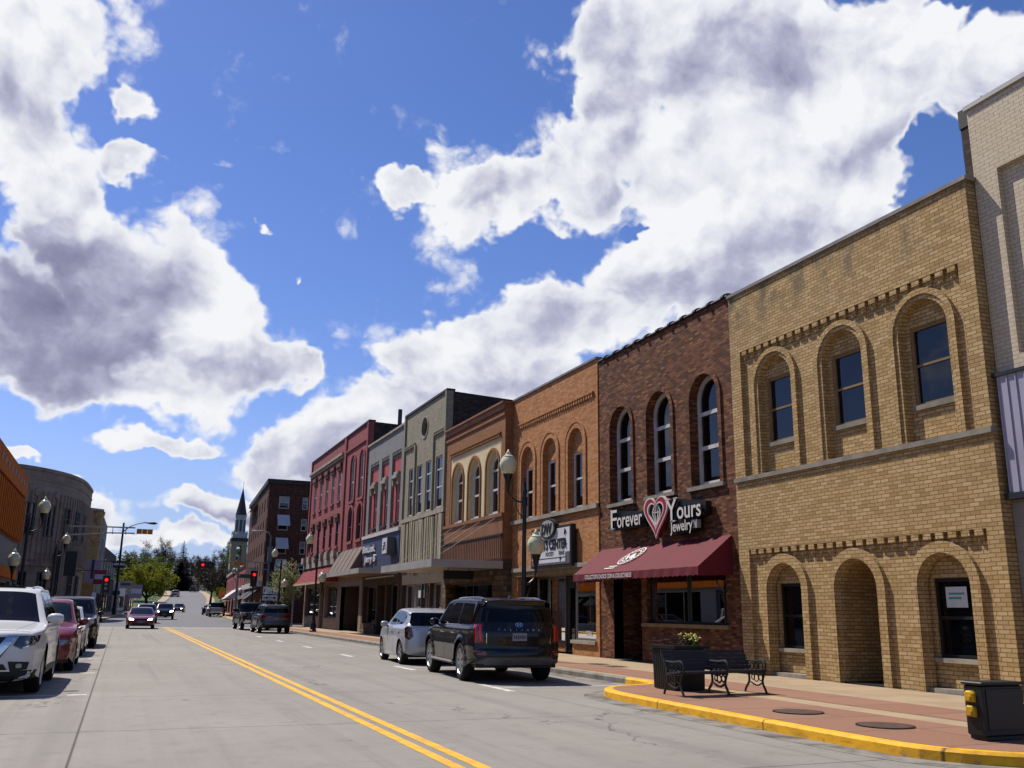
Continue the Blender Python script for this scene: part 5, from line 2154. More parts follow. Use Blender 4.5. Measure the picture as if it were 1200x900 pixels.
tb = empty('brick_building', (-6, 140, .3), 'tall tan brick building behind the curved stone corner', 'building')
block(tb, [(-16, 128), (-3.55, 139.6), (-3.5, 147), (-16, 147)], 14.6, 'brick_tan')
m = MB()
m.box(-16, -3.35, 146.6, 147.0, 14.6, 14.9)
m.hexa([(-16.2, 127.8, 14.3), (-3.4, 139.4, 14.3), (-3.4, 147, 14.3), (-16.2, 147, 14.3), (-16.2, 127.8, 14.6), (-3.4, 139.4, 14.6), (-3.4, 147, 14.6), (-16.2, 147, 14.6)])
m.build('cornice', 'stone_pale', tb)
f = FrG((-3.55, 139.6), (-3.5, 147))
for u in (1.0, 4.2):
    for z in (5.5, 9.5):
        window(f, u, u + 1.6, z, z + 2.4, .1, tb, 'wood_white', 'pane_dark', .1)
bn = empty('wall_sign', (-3.4, 138, 4.6), 'lilac wall banner with a dark upright stripe on the tan brick building', 'sign')
f = FrG((-4.6, 136.5), (-3.2, 136.5))
m = MB()
fbox(m, f, -.2, f.L + .3, 4.6, 7.6, 0, .12)
m.build('banner', 'sign_lilac', bn)
m = MB()
fbox(m, f, .55, .9, 5.2, 7.6, .12, .16)
m.build('stripe', 'sign_blue', bn)
m = MB()
m.tube([(-3.9, 136.6, 7.4), (-3.9, 139.6, 7.4)], .05, 6)
m.tube([(-3.9, 136.6, 5.0), (-3.9, 139.6, 5.0)], .05, 6)
m.build('bracket', 'metal_dark', bn)
gr = empty('shop_building', (-3.4, 156, .3), 'narrow sea green shop building in the far left row', 'building')
block(gr, [(-16, 147.1), (-3.45, 147.1), (-3.2, 165), (-16, 165)], 14.2, 'panel_green')
f = FrG((-3.45, 147.1), (-3.2, 165))
for u in (2, 7, 12):
    window(f, u, u + 2.2, 8.5, 11.5, .1, gr, 'wood_white', 'pane_dark', .12)
    window(f, u, u + 3.5, 1.0, 3.6, .1, gr, 'frame_dark', 'pane_dark', .12, ())
dk = empty('brick_building', (-3, 180, .4), 'low dark brick building past the sea green shop', 'building')
block(dk, [(-16, 165.1), (-3.2, 165.1), (-1.6, 196), (-16, 196)], 11.0, 'brick_dark')
f = FrG((-3.2, 165.1), (-1.6, 196))
for u in (2, 8, 14, 20, 26):
    window(f, u, u + 2.2, 6.5, 9.2, .1, dk, 'wood_white', 'pane_dark', .12)
    window(f, u, u + 3.5, 1.0, 3.6, .1, dk, 'frame_dark', 'pane_dark', .12, ())
for (y0, y1, xx, h, mt, lb) in ((197, 213, -.5, 5.6, 'wood_white', 'small white shop with a grey front at the foot of the hill'), (214, 229, 1.4, 4.4, 'panel_beige', 'single storey beige shop beside the yellow green tree')):
    w_ = empty('shop_building', (xx, (y0 + y1) / 2, gz(y0)), lb, 'building')
    block(w_, [(xx - 12, y0), (xx, y0), (xx + 1.2, y1), (xx - 12, y1)], gz(y0) + h, mt, -.1)
    f = FrG((xx, y0), (xx + 1.2, y1))
    window(f, 1, 6.5, gz(y0) + .8, gz(y0) + 3, .1, w_, 'frame_dark', 'pane_dark', .15, ())
    window(f, 8, 12.5, gz(y0) + .8, gz(y0) + 3, .1, w_, 'frame_dark', 'pane_dark', .15, ())
    f2 = Fr('F', y0)
    m = MB()
    fbox(m, f2, xx - 4, xx + .2, gz(y0) + 3.2, gz(y0) + 3.9, 0, .6)
    m.build('fascia', 'sign_blue' if h > 5 else 'sign_lilac', w_)
# projecting signs along the far left pavement
for (nm, lb, x, y, z, w, h, mt) in (('projecting_sign', 'red projecting sign over the far left pavement', -2.5, 118, 4.1, 1.3, 1.6, 'sign_red'),
                                    ('projecting_sign', 'dark blue projecting sign high above the far left pavement', -.75, 150, 7.2, 1.7, .95, 'sign_blue'),
                                    ('projecting_sign', 'pale grey projecting sign below the dark blue one', .5, 185, 4.9, 1.9, 1.3, 'metal_light'),
                                    ('projecting_sign', 'lilac and red projecting sign nearest the yellow green tree', 2.6, 200, 3.3, 2.2, 2.6, 'sign_lilac')):
    o = empty(nm, (x, y, z), lb, 'sign')
    m = MB()
    m.box(x - w / 2, x + w / 2, y - .12, y + .12, z, z + h)
    m.build('board', mt, o)
    m = MB()
    m.box(x - w / 2 + .12, x + w / 2 - .12, y - .14, y - .121, z + h * .35, z + h * .7)
    m.build('sign_stripe', 'sign_white' if mt != 'metal_light' else 'sign_grey', o)
    m = MB()
    m.tube([(x - w / 2 - 3.2, y, z + h - .1), (x + w / 2, y, z + h - .05)], .05, 6)
    m.build('bracket', 'metal_dark', o)

# brown brick hotel block on the far right corner
hb = empty('brick_building', (15, 106, .15), 'four storey dark brown brick corner block with white window awnings', 'building')
HZ = 15.5
A, Bc, C_ = (34, 105), (13.95, 105), (15.45, 134)
fF = Fr('F', 105.0)
fSide = FrG((15.45, 134), (13.95, 105), -1)
if fSide.n.x > 0:
    fSide = FrG((15.45, 134), (13.95, 105), 1)
m = MB()
cols = [(15.1, 16.25), (17.68, 18.32), (20.2, 21.35), (23.0, 24.1), (26, 27.1), (29, 30.1)]
rows = [(12.45, 13.8), (10.05, 11.4), (7.5, 8.9), (5.2, 6.6)]
hol = [rect(a, b, z0, z1) for a, b in cols for z0, z1 in rows]
slab(m, fF, rect(13.95, 34, .1, HZ), hol, 0, .25)
hol2 = [rect(28.8 - 3.6 * k - 1.1, 28.8 - 3.6 * k + .0, z0, z1) for k in range(8) for z0, z1 in rows if 28.8 - 3.6 * k - 1.1 > .4]
hol2 = [h for h in hol2 if h[0][0] > .4]
slab(m, fSide, rect(0, fSide.L, .1, HZ), hol2, 0, .25)
m.add([(34, 105, .1), (34, 134, .1), (34, 134, HZ), (34, 105, HZ), (15.45, 134, .1), (15.45, 134, HZ)], [(0, 1, 2, 3), (1, 4, 5, 2)])
m.build('wall', 'brick_hotel', hb)
m = MB()
m.add([(13.95, 105, HZ - .2), (34, 105, HZ - .2), (34, 134, HZ - .2), (15.45, 134, HZ - .2)], [(0, 1, 2, 3)])
m.build('roof', 'roof_felt', hb)
m = MB()
fbox(m, fF, 13.75, 34, HZ - .35, HZ + .15, -.2, .22)
fbox(m, fSide, 0, fSide.L + .2, HZ - .35, HZ + .15, -.2, .22)
fbox(m, fF, 13.85, 34, HZ - 1.5, HZ - 1.35, 0, .1)
m.build('cornice', 'coping_dark', hb)
for i, (a, b) in enumerate(cols):
    for j, (z0, z1) in enumerate(rows):
        w = window(fF, a, b, z0, z1, -.08, hb, 'wood_white', 'pane_light', .1, (.5,), blind=(.45, .3, .6)[(i + j) % 3])
        if i % 2 == 0 and j > 0 and i < 1:
            m = MB()
            m.add([fF(a - .1, z1 + .35, .05), fF(b + .1, z1 + .35, .05), fF(b + .1, z1 - .75, .95), fF(a - .1, z1 - .75, .95), fF(a - .1, z1 - .9, .95), fF(b + .1, z1 - .9, .95)],
                  [(0, 1, 2, 3), (3, 2, 5, 4)])
            m.build('window_awning', 'awning_white', w)
for h in hol2:
    w = window(fSide, h[0][0], h[2][0], h[0][1], h[1][1], -.08, hb, 'frame_grey', 'pane_dark', .1, (.5,))
m = MB()
m.add([fSide(4, 14.6, .03), fSide(14, 14.6, .03), fSide(14, 13.9, .7), fSide(4, 13.9, .7)], [(0, 1, 2, 3)])
m.build('window_awning', 'awning_white', hb)
m = MB()
fbox(m, fSide, 1, fSide.L - .4, 4.0, 4.6, 0, .5)
m.build('shop_cornice', 'wood_white', hb)
m = MB()
for a, b in ((2, 9), (11, 18), (20, 27)):
    m.add([fSide(a, 3.9, .05), fSide(b, 3.9, .05), fSide(b, 2.7, 1.5), fSide(a, 2.7, 1.5)], [(0, 1, 2, 3)])
m.build('shop_awning', 'sign_black', hb)
# lower brick row beyond it with a white awning
lb_ = empty('brick_building', (16.5, 150, .3), 'low red brick shop row beyond the dark corner block, with one white awning', 'building')
fL = FrG((19.2, 196), (15.55, 134.2), -1)
if fL.n.x > 0:
    fL = FrG((19.2, 196), (15.55, 134.2), 1)
m = MB()
seg_wall(m, fL, .1, 7.8, [rect(3 + 5 * k, 4.6 + 5 * k, 4.9, 6.6) for k in range(12)] + [rect(2 + 12 * k, 11 + 12 * k, .9, 3) for k in range(5)])
m.add([(15.55, 134.2, .1), (32, 134.2, .1), (32, 134.2, 7.8), (15.55, 134.2, 7.8), (19.2, 196, .1), (32, 196, .1), (32, 196, 7.8), (19.2, 196, 7.8)], [(0, 1, 2, 3), (4, 5, 6, 7), (3, 2, 6, 7)])
m.build('wall', 'brick_maroon', lb_)
for k in range(12):
    window(fL, 3 + 5 * k, 4.6 + 5 * k, 4.9, 6.6, -.1, lb_, 'wood_white', 'pane_dark', .1)
for k in range(5):
    window(fL, 2 + 12 * k, 11 + 12 * k, .9, 3, -.1, lb_, 'frame_dark', 'pane_dark', .12, (), (.5,))
m = MB()
m.add([fL(26, 4.6, .05), fL(52, 4.6, .05), fL(52, 3.0, 2.2), fL(26, 3.0, 2.2), fL(26, 3.0, .1), fL(52, 3.0, .1)], [(0, 1, 2, 3), (0, 3, 4), (1, 5, 2)])
m.build('awning', 'awning_white', lb_)
m = MB()
fbox(m, fL, 0, fL.L, 7.5, 7.95, 0, .2)
m.build('cornice', 'stone_pale', lb_)
osn = empty('projecting_sign', (14.9, 160, 4), 'small orange projecting sign on the right pavement past the corner', 'sign')
m = MB()
m.box(14.5, 15.5, 159.8, 160.0, 3.0, 4.4)
m.build('board', 'sign_orange', osn)
m = MB()
m.tube([(15.0, 159.9, .3), (15.0, 159.9, 3.0)], .06, 6)
m.build('post', 'metal_dark', osn)

# church with a steeple on the hill
cx, cy = 31.9, 300
cb = empty('church', (cx, cy, gz(300)), 'stone church tower with an open arch, white lantern and a slim dark spire', 'church')
zb_ = gz(300)
m = MB()
fT = Fr('F', cy - 2.3)
slab(m, fT, rect(cx - 2.3, cx + 2.3, zb_ - 1, 22.2), [arch(cx, .75, 15, 19.6)], 0, .8)
for f in (FrG((cx - 2.3, cy + 2.3), (cx - 2.3, cy - 2.3), -1), FrG((cx + 2.3, cy - 2.3), (cx + 2.3, cy + 2.3), 1)):
    slab(m, f, rect(0, 4.6, zb_ - 1, 22.2), [arch(2.3, .75, 15, 19.6)], 0, .0)
fT2 = FrG((cx - 2.3, cy + 2.3), (cx + 2.3, cy + 2.3), -1)
slab(m, fT2, rect(0, 4.6, zb_ - 1, 22.2), [arch(2.3, .75, 15, 19.6)], 0, 0)
m.build('tower', 'stone_church', cb)
m = MB()
m.box(cx - 2.55, cx + 2.55, cy - 2.55, cy + 2.55, 21.6, 22.6)
m.build('tower_cornice', 'slate', cb)
m = MB()
m.box(cx - 2.2, cx + 2.2, cy - 2.2, cy + 2.2, 22.6, 23.8)
rs = [[(cx + r * cos(pi / 8 + 2 * pi * k / 8), cy + r * sin(pi / 8 + 2 * pi * k / 8), z) for k in range(8)] for r, z in ((1.65, 23.8), (1.65, 29.2), (1.8, 29.3), (1.8, 29.7))]
m.loft(rs, False, True)
for sx in (-1, 1):
    for sy in (-1, 1):
        m.lathe([(.3, 0), (.34, .2), (.2, .7), (.05, 1.1)], (cx + 1.95 * sx, cy + 1.95 * sy, 23.8), 8)
m.build('lantern', 'wood_church', cb)
m = MB()
for k in range(8):
    a = pi / 8 + 2 * pi * (k + .5) / 8
    c_, s_ = cos(a), sin(a)
    p = Vector((cx + 1.54 * c_, cy + 1.54 * s_, 0))
    t = Vector((-s_, c_, 0)) * .36
    nn = Vector((c_, s_, 0)) * .05
    m.hexa([tuple(p - t + Vector((0, 0, 24.6))), tuple(p + t + Vector((0, 0, 24.6))), tuple(p + t + nn + Vector((0, 0, 24.6))), tuple(p - t + nn + Vector((0, 0, 24.6))),
            tuple(p - t + Vector((0, 0, 28.2))), tuple(p + t + Vector((0, 0, 28.2))), tuple(p + t + nn + Vector((0, 0, 28.2))), tuple(p - t + nn + Vector((0, 0, 28.2)))])
m.build('louver', 'frame_grey', cb)
m = MB()
m.loft([[(cx + r * cos(pi / 8 + 2 * pi * k / 8), cy + r * sin(pi / 8 + 2 * pi * k / 8), z) for k in range(8)] for r, z in ((1.8, 29.7), (1.1, 33.0), (.06, 38.2))], True, True)
m.build('spire', 'slate', cb)
m = MB()
m.tube([(cx, cy, 38), (cx, cy, 40.4)], .06, 5)
m.build('finial', 'metal_dark', cb)
m = MB()
m.box(cx + 2.4, cx + 22, cy - 5, cy + 5, zb_ - 1, 13)
m.add([(cx + 2.4, cy - 5.4, 13), (cx + 22, cy - 5.4, 13), (cx + 22, cy, 18), (cx + 2.4, cy, 18), (cx + 2.4, cy + 5.4, 13), (cx + 22, cy + 5.4, 13)], [(0, 1, 2, 3), (3, 2, 5, 4), (0, 3, 4), (1, 5, 2)])
m.build('nave', 'stone_church', cb)

# ------------------------------------------------------------------ street furniture
def make_lamp(label):
    r = empty('street_lamp', (0, 0, 0), label, 'street lamp', 'twin globe lamps along both kerbs')
    m = MB()
    m.lathe([(.24, 0), (.24, .12), (.2, .16), (.19, .5), (.14, .62), (.16, .68), (.12, .76), (.10, .95)], n=14)
    m.build('base', 'metal_black', r, smooth=True)
    m = MB()
    m.lathe([(.085, .9), (.075, 3.0), (.065, 5.3), (.085, 5.32), (.085, 5.42), (.06, 5.48), (.07, 5.62), (.02, 5.75), (.035, 5.82), (.005, 5.92)], n=12)
    m.lathe([(.1, 2.36), (.1, 2.5)], n=12)
    m.lathe([(.1, 4.9), (.1, 5.2)], n=12)
    m.build('pole', 'metal_black', r, smooth=True)
    for (x, zc, za) in ((-.6, 6.2, 5.05), (.42, 3.62, 2.42)):
        sx = 1 if x > 0 else -1
        m = MB()
        pts = [(sx * .06, 0, za), (x * .35, 0, za - .02), (x * .7, 0, za + .08), (x * .95, 0, za + .22), (x, 0, zc - .72)]
        m.tube(chaikin(pts, 2), .032, 8)
        m.tube(chaikin([(sx * .06, 0, za - .5), (x * .3, 0, za - .42), (x * .55, 0, za - .12), (x * .5, 0, za + .02)], 2), .018, 6)
        m.lathe([(.05, -.72), (.07, -.6), (.09, -.5), (.15, -.34), (.17, -.26)], (x, 0, zc), 14)
        m.lathe([(.03, -.86), (.05, -.78), (.03, -.7)], (x, 0, zc), 8)
        a = m.build('arm', 'metal_black', r, smooth=True)
        m = MB()
        m.lathe([(.14, -.3), (.22, -.2), (.28, -.04), (.29, .08), (.25, .2), (.2, .27), (.185, .3), (.19, .315), (.12, .36), (.09, .39), (.1, .42), (.05, .48), (.03, .52), (.005, .55)], (x, 0, zc), 18)
        m.build('globe', 'globe_glass', a, smooth=True, ang=60)
    return r


lamp0 = make_lamp('twin globe lamp before the orange brick sports shop')
lamp0.location = (12.0 * S, 28.2 * S, GZ0 * S)


def lamp(x, y, rz, label, z=GZ0):
    o = copy_tree(lamp0, None, label)
    o.location = (x * S, y * S, z * S)
    o.rotation_euler = (0, 0, rz)
    return o


lamp(12.4, 66.0, 0, 'twin globe lamp before the striped red awning of the maroon building')
lamp(12.75, 84.6, 0, 'twin globe lamp at the corner just past the maroon building')
lamp(13.9, 128.0, 0, 'farthest twin globe lamp on the right, past the dark corner block')
lamp(-4.55, 51.2, pi, 'twin globe lamp nearest on the left, before the orange clad building')
lamp(-4.75, 76.0, pi, 'twin globe lamp on the left before the curved stone building')


def signal_head(root, at, axis, face, n_lit, body, horiz=False, backplate=True):
    """3-lens signal head, face = unit vector the lenses look along, axis = direction of the stack"""
    ax = Vector(axis)
    fc = Vector(face)
    sd_ = ax.cross(fc)
    o = Vector(at)
    m = MB()

    def bx_(a0, a1, s0, s1, f0, f1):
        p = []
        for a in (a0, a1):
            for (s_, f_) in ((s0, f0), (s1, f0), (s1, f1), (s0, f1)):
                p.append(tuple(o + ax * a + sd_ * s_ + fc * f_))
        m.hexa(p)
    for k in range(3):
        bx_(-.63 + .42 * k + .01, -.63 + .42 * k + .41, -.2, .2, -.15, .1)
    if backplate:
        bx_(-.85, .85, -.36, .36, -.02, .0)
    b = m.build('signal_head', body, root)
    for k in range(3):
        c = o + ax * (-.42 + .42 * k)
        m = MB()
        ringp = lambda r, f: [tuple(c + (ax * cos(t) + sd_ * sin(t)) * r + fc * f) for t in [2 * pi * i / 12 for i in range(12)]]
        m.loft([ringp(.15, .1), ringp(.15, .125)], False, True)
        m.build('lens', 'light_red' if k == n_lit else 'lens_dark', b)
        m = MB()
        up_ = Vector((0, 0, 1))
        rings = []
        for f_ in (.1, .36):
            rings.append([tuple(c + (Vector((0, 0, 1)) * sin(t) + Vector(fc.cross(up_)) * cos(t)) * .165 + fc * f_) for t in [-.4 + (pi + .8) * i / 10 for i in range(11)]])
        m.loft(rings, closed=False)
        m.build('visor', body, b)
    return b


# tall mast on the far right corner with the street light and a signal turned away
sm = empty('traffic_signal', (14.45, 104.62, .15), 'tall grey signal mast carrying a street light before the brown corner block', 'traffic signal')
m = MB()
m.lathe([(.3, 0), (.3, .1), (.19, .14), (.15, 6), (.12, 9.3)], (14.45, 104.62, .15), 10)
m.build('mast', 'metal_galv_dull', sm, smooth=True)
m = MB()
for z in (5.75, 6.45):
    m.tube([(14.45, 104.6, z), (11.0, 104.5, z + .15)], .06, 6)
for k in range(4):
    m.tube([(13.8 - .8 * k, 104.56, 5.78), (13.8 - .8 * k, 104.56, 6.55)], .035, 5)
m.build('mast_arm', 'metal_galv', sm)
signal_head(sm, (11.3, 104.3, 6.3), (1, 0, 0), (0, 1, 0), -1, 'signal_yellow', backplate=False)
m = MB()
m.tube(chaikin([(14.45, 104.6, 9.3), (14.2, 104.6, 9.75), (13.6, 104.6, 9.9), (13.1, 104.6, 9.85)], 2), .06, 6)
m.build('luminaire_arm', 'metal_galv', sm)
m = MB()
m.loft([[(x, 104.6 + w * cos(a), 9.82 + h * sin(a)) for a in [2 * pi * k / 8 for k in range(8)]] for x, w, h in ((13.3, .05, .05), (13.1, .18, .1), (12.7, .2, .12), (12.4, .08, .05))], True, True)
m.build('luminaire', 'metal_light', sm, smooth=True)
m = MB()
m.box(14.2, 14.7, 104.2, 104.46, 6.6, 8.2)
m.build('signal_box', 'metal_galv_dull', sm)
# route markers on a post of their own
rs_ = empty('route_sign', (14.75, 104.4, .15), 'pair of white route markers over arrow plates on a grey post', 'sign')
m = MB()
m.tube([(14.75, 104.42, .15), (14.75, 104.42, 4.3)], .07, 6)
m.build('post', 'metal_galv_dull', rs_)
frs = Fr('F', 104.3)
for c, num in ((14.36, ''), (15.16, '16')):
    m = MB()
    fbox(m, frs, c - .37, c + .37, 3.18, 3.95, 0, .03)
    p_ = m.build('marker', 'sign_white', rs_)
    if num:
        text_mesh(num, .66, frs, c, 3.32, .03, .01, 'marker_number', 'sign_black', p_, align='CENTER', sx=.85, flip=False, bold=.03)
    else:
        m = MB()
        fbox(m, frs, c - .27, c - .19, 3.32, 3.8, .03, .04)
        m.build('marker_number', 'sign_black', p_)
    m = MB()
    fbox(m, frs, c - .37, c + .37, 2.5, 3.06, 0, .03)
    p_ = m.build('arrow_plate', 'sign_white', rs_)
    m = MB()
    fbox(m, frs, c - .26, c + .1, 2.73, 2.83, .03, .04)
    slab(m, frs, [(c + .05, 2.62), (c + .05, 2.94), (c + .28, 2.78)], [], .04, .01)
    m.build('arrow', 'sign_black', p_)
m = MB()
fbox(m, frs, 14.0, 15.5, 3.06, 3.18, -.04, 0)
m.build('bracket', 'metal_dark', rs_)

# beyond the crossing on the right: mast with arm over the street, red
S2X, S2Y = 12.75, 118.0
s2 = empty('traffic_signal', (S2X, S2Y, .3), 'grey signal mast with braced arm and sideways red signal beyond the crossing', 'traffic signal')
m = MB()
m.lathe([(.25, 0), (.25, .1), (.15, .14), (.12, 7.6)], (S2X, S2Y, .25), 10)
m.build('mast', 'metal_galv', s2, smooth=True)
m = MB()
m.tube([(S2X, S2Y, 5.9), (9.7, S2Y - .2, 6.35)], .07, 6)
m.tube([(S2X, S2Y, 6.95), (9.7, S2Y - .2, 7.0)], .06, 6)
for k in range(4):
    m.tube([(12.1 - .7 * k, S2Y - .05, 6.0), (12.1 - .7 * k, S2Y - .05, 6.95)], .035, 5)
m.build('mast_arm', 'metal_galv', s2)
signal_head(s2, (9.0, S2Y - .4, 6.6), (1, 0, 0), (0, -1, 0), 0, 'metal_black')
m = MB()
m.box(S2X + .15, S2X + 2.0, S2Y - .2, S2Y - .16, 5.2, 5.65)
m.build('street_name_plate', 'sign_green', s2)
# post signal beside the corner block
s3 = empty('traffic_signal', (12.95, 104.6, .1), 'black upright signal showing red on a dark post beside the brown corner block', 'traffic signal')
m = MB()
m.lathe([(.2, 0), (.2, .3), (.1, .4), (.09, 4.2)], (12.95, 104.6, .1), 10)
m.build('post', 'metal_black', s3, smooth=True)
signal_head(s3, (12.95, 104.3, 4.75), (0, 0, 1), (0, -1, 0), 2, 'metal_black')
# far left post signal
s4 = empty('traffic_signal', (-1.55, 104.6, .1), 'black upright signal showing red on the far left corner', 'traffic signal')
m = MB()
m.lathe([(.2, 0), (.2, .3), (.1, .4), (.09, 3.4)], (-1.7, 104.7, .1), 10)
m.build('post', 'metal_black', s4, smooth=True)
signal_head(s4, (-1.55, 104.3, 3.85), (0, 0, 1), (0, -1, 0), 2, 'metal_black')
m = MB()
m.box(-2.75, -2.35, 104.3, 104.5, 2.4, 3.0)
m.build('walk_signal', 'sign_white', s4)
# near left mast with two long arms
s5 = empty('traffic_signal', (-4.6, 83.2, GZ0), 'grey signal mast with a long braced arm and a yellow signal on the left corner', 'traffic signal')
m = MB()
m.lathe([(.3, 0), (.3, .1), (.17, .14), (.13, 5), (.1, 7.9)], (-4.6, 83.2, GZ0), 10)
m.build('mast', 'metal_galv_dull', s5, smooth=True)
m = MB()
m.tube([(-4.6, 83.2, 7.9), (-1.5, 83.3, 7.98), (.5, 83.4, 8.0)], .06, 6)
m.tube([(-4.6, 83.2, 7.2), (-1.5, 83.3, 7.5), (.5, 83.4, 7.55)], .06, 6)
for x in (-3.6, -2.4, -1.2, -.2):
    m.tube([(x, 83.3, 7.4), (x, 83.3, 7.97)], .03, 5)
m.build('mast_arm', 'metal_galv', s5)
signal_head(s5, (1.25, 83.4, 7.72), (1, 0, 0), (0, 1, 0), -1, 'signal_yellow', backplate=False)
# street light standing beyond the crossing on the left
s6 = empty('street_light', (-.75, 150, .4), 'tall dark pole with a curved arm street light left of the road beyond the crossing', 'street light')
m = MB()
m.lathe([(.3, 0), (.2, 3), (.13, 13.4)], (-.75, 150, .35), 8)
m.build('pole', 'metal_dark', s6, smooth=True)
m = MB()
m.tube(chaikin([(-.75, 150, 12.4), (.3, 150, 13.4), (1.8, 150, 13.9), (2.6, 150, 13.9)], 2), .08, 6)
m.build('arm', 'metal_dark', s6)
m = MB()
m.loft([[(x, 150 + w * cos(a), 13.85 + h * sin(a)) for a in [2 * pi * k / 8 for k in range(8)]] for x, w, h in ((2.4, .06, .06), (2.9, .3, .16), (3.5, .3, .2), (3.9, .1, .06))], True, True)
m.build('luminaire', 'metal_dark', s6, smooth=True)
# bin at the far corner
tbn = empty('litter_bin', (13.4, 112, .15), 'round black litter bin on the far right pavement', 'bin')
m = MB()
m.lathe([(.3, 0), (.36, .1), (.38, 1.0), (.4, 1.05), (.4, 1.15), (.2, 1.3)], (13.4, 112, gz(112) + .14), 14)
m.build('bin_body', 'metal_black', tbn, smooth=True)

# ------------------------------------------------------------------ planter, benches, cabinet on the pavement
pz = .162
pt = empty('planter', (10.9, 17.2, pz), 'black slatted planter with small yellow flowers behind the bench', 'planter')
m = MB()
x0, x1, y0, y1, zt = 10.45, 11.16, 16.72, 17.62, 1.03
m.hexa([(x0 + .04, y0 + .04, pz), (x1 - .04, y0 + .04, pz), (x1 - .04, y1 - .04, pz), (x0 + .04, y1 - .04, pz), (x0, y0, zt - .06), (x1, y0, zt - .06), (x1, y1, zt - .06), (x0, y1, zt - .06)])
m.build('box', 'cabinet_black', pt)
m = MB()
for k in range(11):
    t = (k + .5) / 11
    y = lerp(t, y0 + .03, y1 - .03)
    m.hexa([(x0 + .01, y - .03, pz), (x0 + .05, y - .03, pz), (x0 + .05, y + .03, pz), (x0 + .01, y + .03, pz), (x0 - .025, y - .03, zt - .07), (x0 + .02, y - .03, zt - .07), (x0 + .02, y + .03, zt - .07), (x0 - .025, y + .03, zt - .07)])
    x = lerp(t, x0 + .03, x1 - .03)
    m.hexa([(x - .032, y0 + .01, pz), (x + .032, y0 + .01, pz), (x + .032, y0 + .05, pz), (x - .032, y0 + .05, pz), (x - .032, y0 - .025, zt - .07), (x + .032, y0 - .025, zt - .07), (x + .032, y0 + .02, zt - .07), (x - .032, y0 + .02, zt - .07)])
m.build('slats', 'cabinet_black', pt)
m = MB()
for a in ((x0 - .06, x1 + .06, y0 - .06, y0 + .08), (x0 - .06, x1 + .06, y1 - .08, y1 + .06), (x0 - .06, x0 + .08, y0 + .08, y1 - .08), (x1 - .08, x1 + .06, y0 + .08, y1 - .08)):
    m.box(a[0], a[1], a[2], a[3], zt - .06, zt)
m.build('rim', 'cabinet_black', pt)
m = MB()
random.seed(11)
m.add([(x0 + .05, y0 + .05, zt - .03), (x1 - .05, y0 + .05, zt - .03), (x1 - .05, y1 - .05, zt - .03), (x0 + .05, y1 - .05, zt - .03)], [(0, 1, 2, 3)])
m.build('soil', 'soil', pt)
m = MB()
m.use('stem_green')
for k in range(60):
    x, y = random.gauss(10.98, .07), random.gauss(17.0, .12)
    m.tube([(x, y, zt - .04), (x + random.gauss(0, .04), y + random.gauss(0, .04), zt + random.uniform(.05, .2))], .008, 3)
m.use('twig_brown')
for k in range(26):
    x, y = random.uniform(10.55, 10.85), random.uniform(16.85, 17.4)
    m.tube([(x, y, zt - .04), (x + random.gauss(-.05, .08), y + random.gauss(0, .08), zt + random.uniform(.03, .14)), (x + random.gauss(-.12, .14), y + random.gauss(0, .1), zt + random.uniform(.06, .22))], .006, 3)
m.tube([(10.75, 17.1, zt - .02), (10.6, 17.1, zt + .2), (10.42, 17.05, zt + .32)], .008, 4)
m.build('stems', None, pt)
for k in range(26):
    pass
m = MB()
for k in range(34):
    x, y, z = random.gauss(10.98, .085), random.gauss(16.98, .12), zt + random.uniform(.08, .24)
    m.use('leaf_flower' if random.random() < .65 else 'leaf_flower_pale')
    r = random.uniform(.025, .045)
    m.lathe([(.3 * r, -.4 * r), (r, 0), (.6 * r, .5 * r), (.1 * r, .6 * r)], (x, y, z), 6)
m.build('flowers', None, pt)


def bench(x0, x1, yf, label):
    """park bench facing -Y: cast iron scroll ends, wood slats"""
    r = empty('park_bench', ((x0 + x1) / 2, yf + .25, pz), label, 'bench', 'benches by the planter')
    yb = yf + .52
    m = MB()
    for k in range(5):
        y = lerp(k / 4, yf + .02, yb - .1)
        z = lerp(k / 4, .60, .55)
        m.box(x0 - .02, x1 + .02, y - .042, y + .042, z - .025, z + .012)
    m.build('seat', 'wood_slat', r)
    m = MB()
    for k in range(5):
        t = k / 4
        y, z = lerp(t, yb - .03, yb + .16), lerp(t, .64, .93)
        m.hexa([(x0, y - .02, z - .032), (x1, y - .02, z - .032), (x1, y + .01, z - .032), (x0, y + .01, z - .032), (x0, y - .003, z + .032), (x1, y - .003, z + .032), (x1, y + .027, z + .032), (x0, y + .027, z + .032)])
    m.build('backrest', 'wood_slat', r)
    for x in (x0 + .03, x1 - .03):
        m = MB()
        def T(pts, rr=.02):
            m.tube(chaikin([(x, a, b) for a, b in pts], 2), rr, 6)
        T([(yf - .05, pz), (yf - .02, pz + .06), (yf + .08, .36), (yf + .02, .5), (yf - .02, .57)], .024)
        T([(yb + .12, pz), (yb + .1, pz + .06), (yb - .04, .36), (yb - .02, .52), (yb + .02, .64), (yb + .2, .98)], .024)
        T([(yf - .03, .55), (yf + .2, .54), (yb - .04, .52)], .02)
        T([(yf + .06, .36), (yf + .24, .28), (yb - .04, .36)], .016)
        T([(yf - .02, .57), (yf - .07, .7), (yf + .0, .79), (yf + .12, .78), (yf + .3, .76), (yb + .06, .77)], .022)
        for cy_, cz_, rr in ((yf + .1, .67, .07), (yf + .25, .67, .065), (yf + .38, .66, .06), (yf + .12, .45, .06), (yf + .26, .44, .07), (yf + .36, .45, .05)):
            m.tube([(x, cy_ + rr * cos(a), cz_ + rr * sin(a)) for a in [2 * pi * i / 12 for i in range(13)]], .011, 5, cap=False)
        m.build('bench_end', 'metal_black', r, smooth=True)
    return r


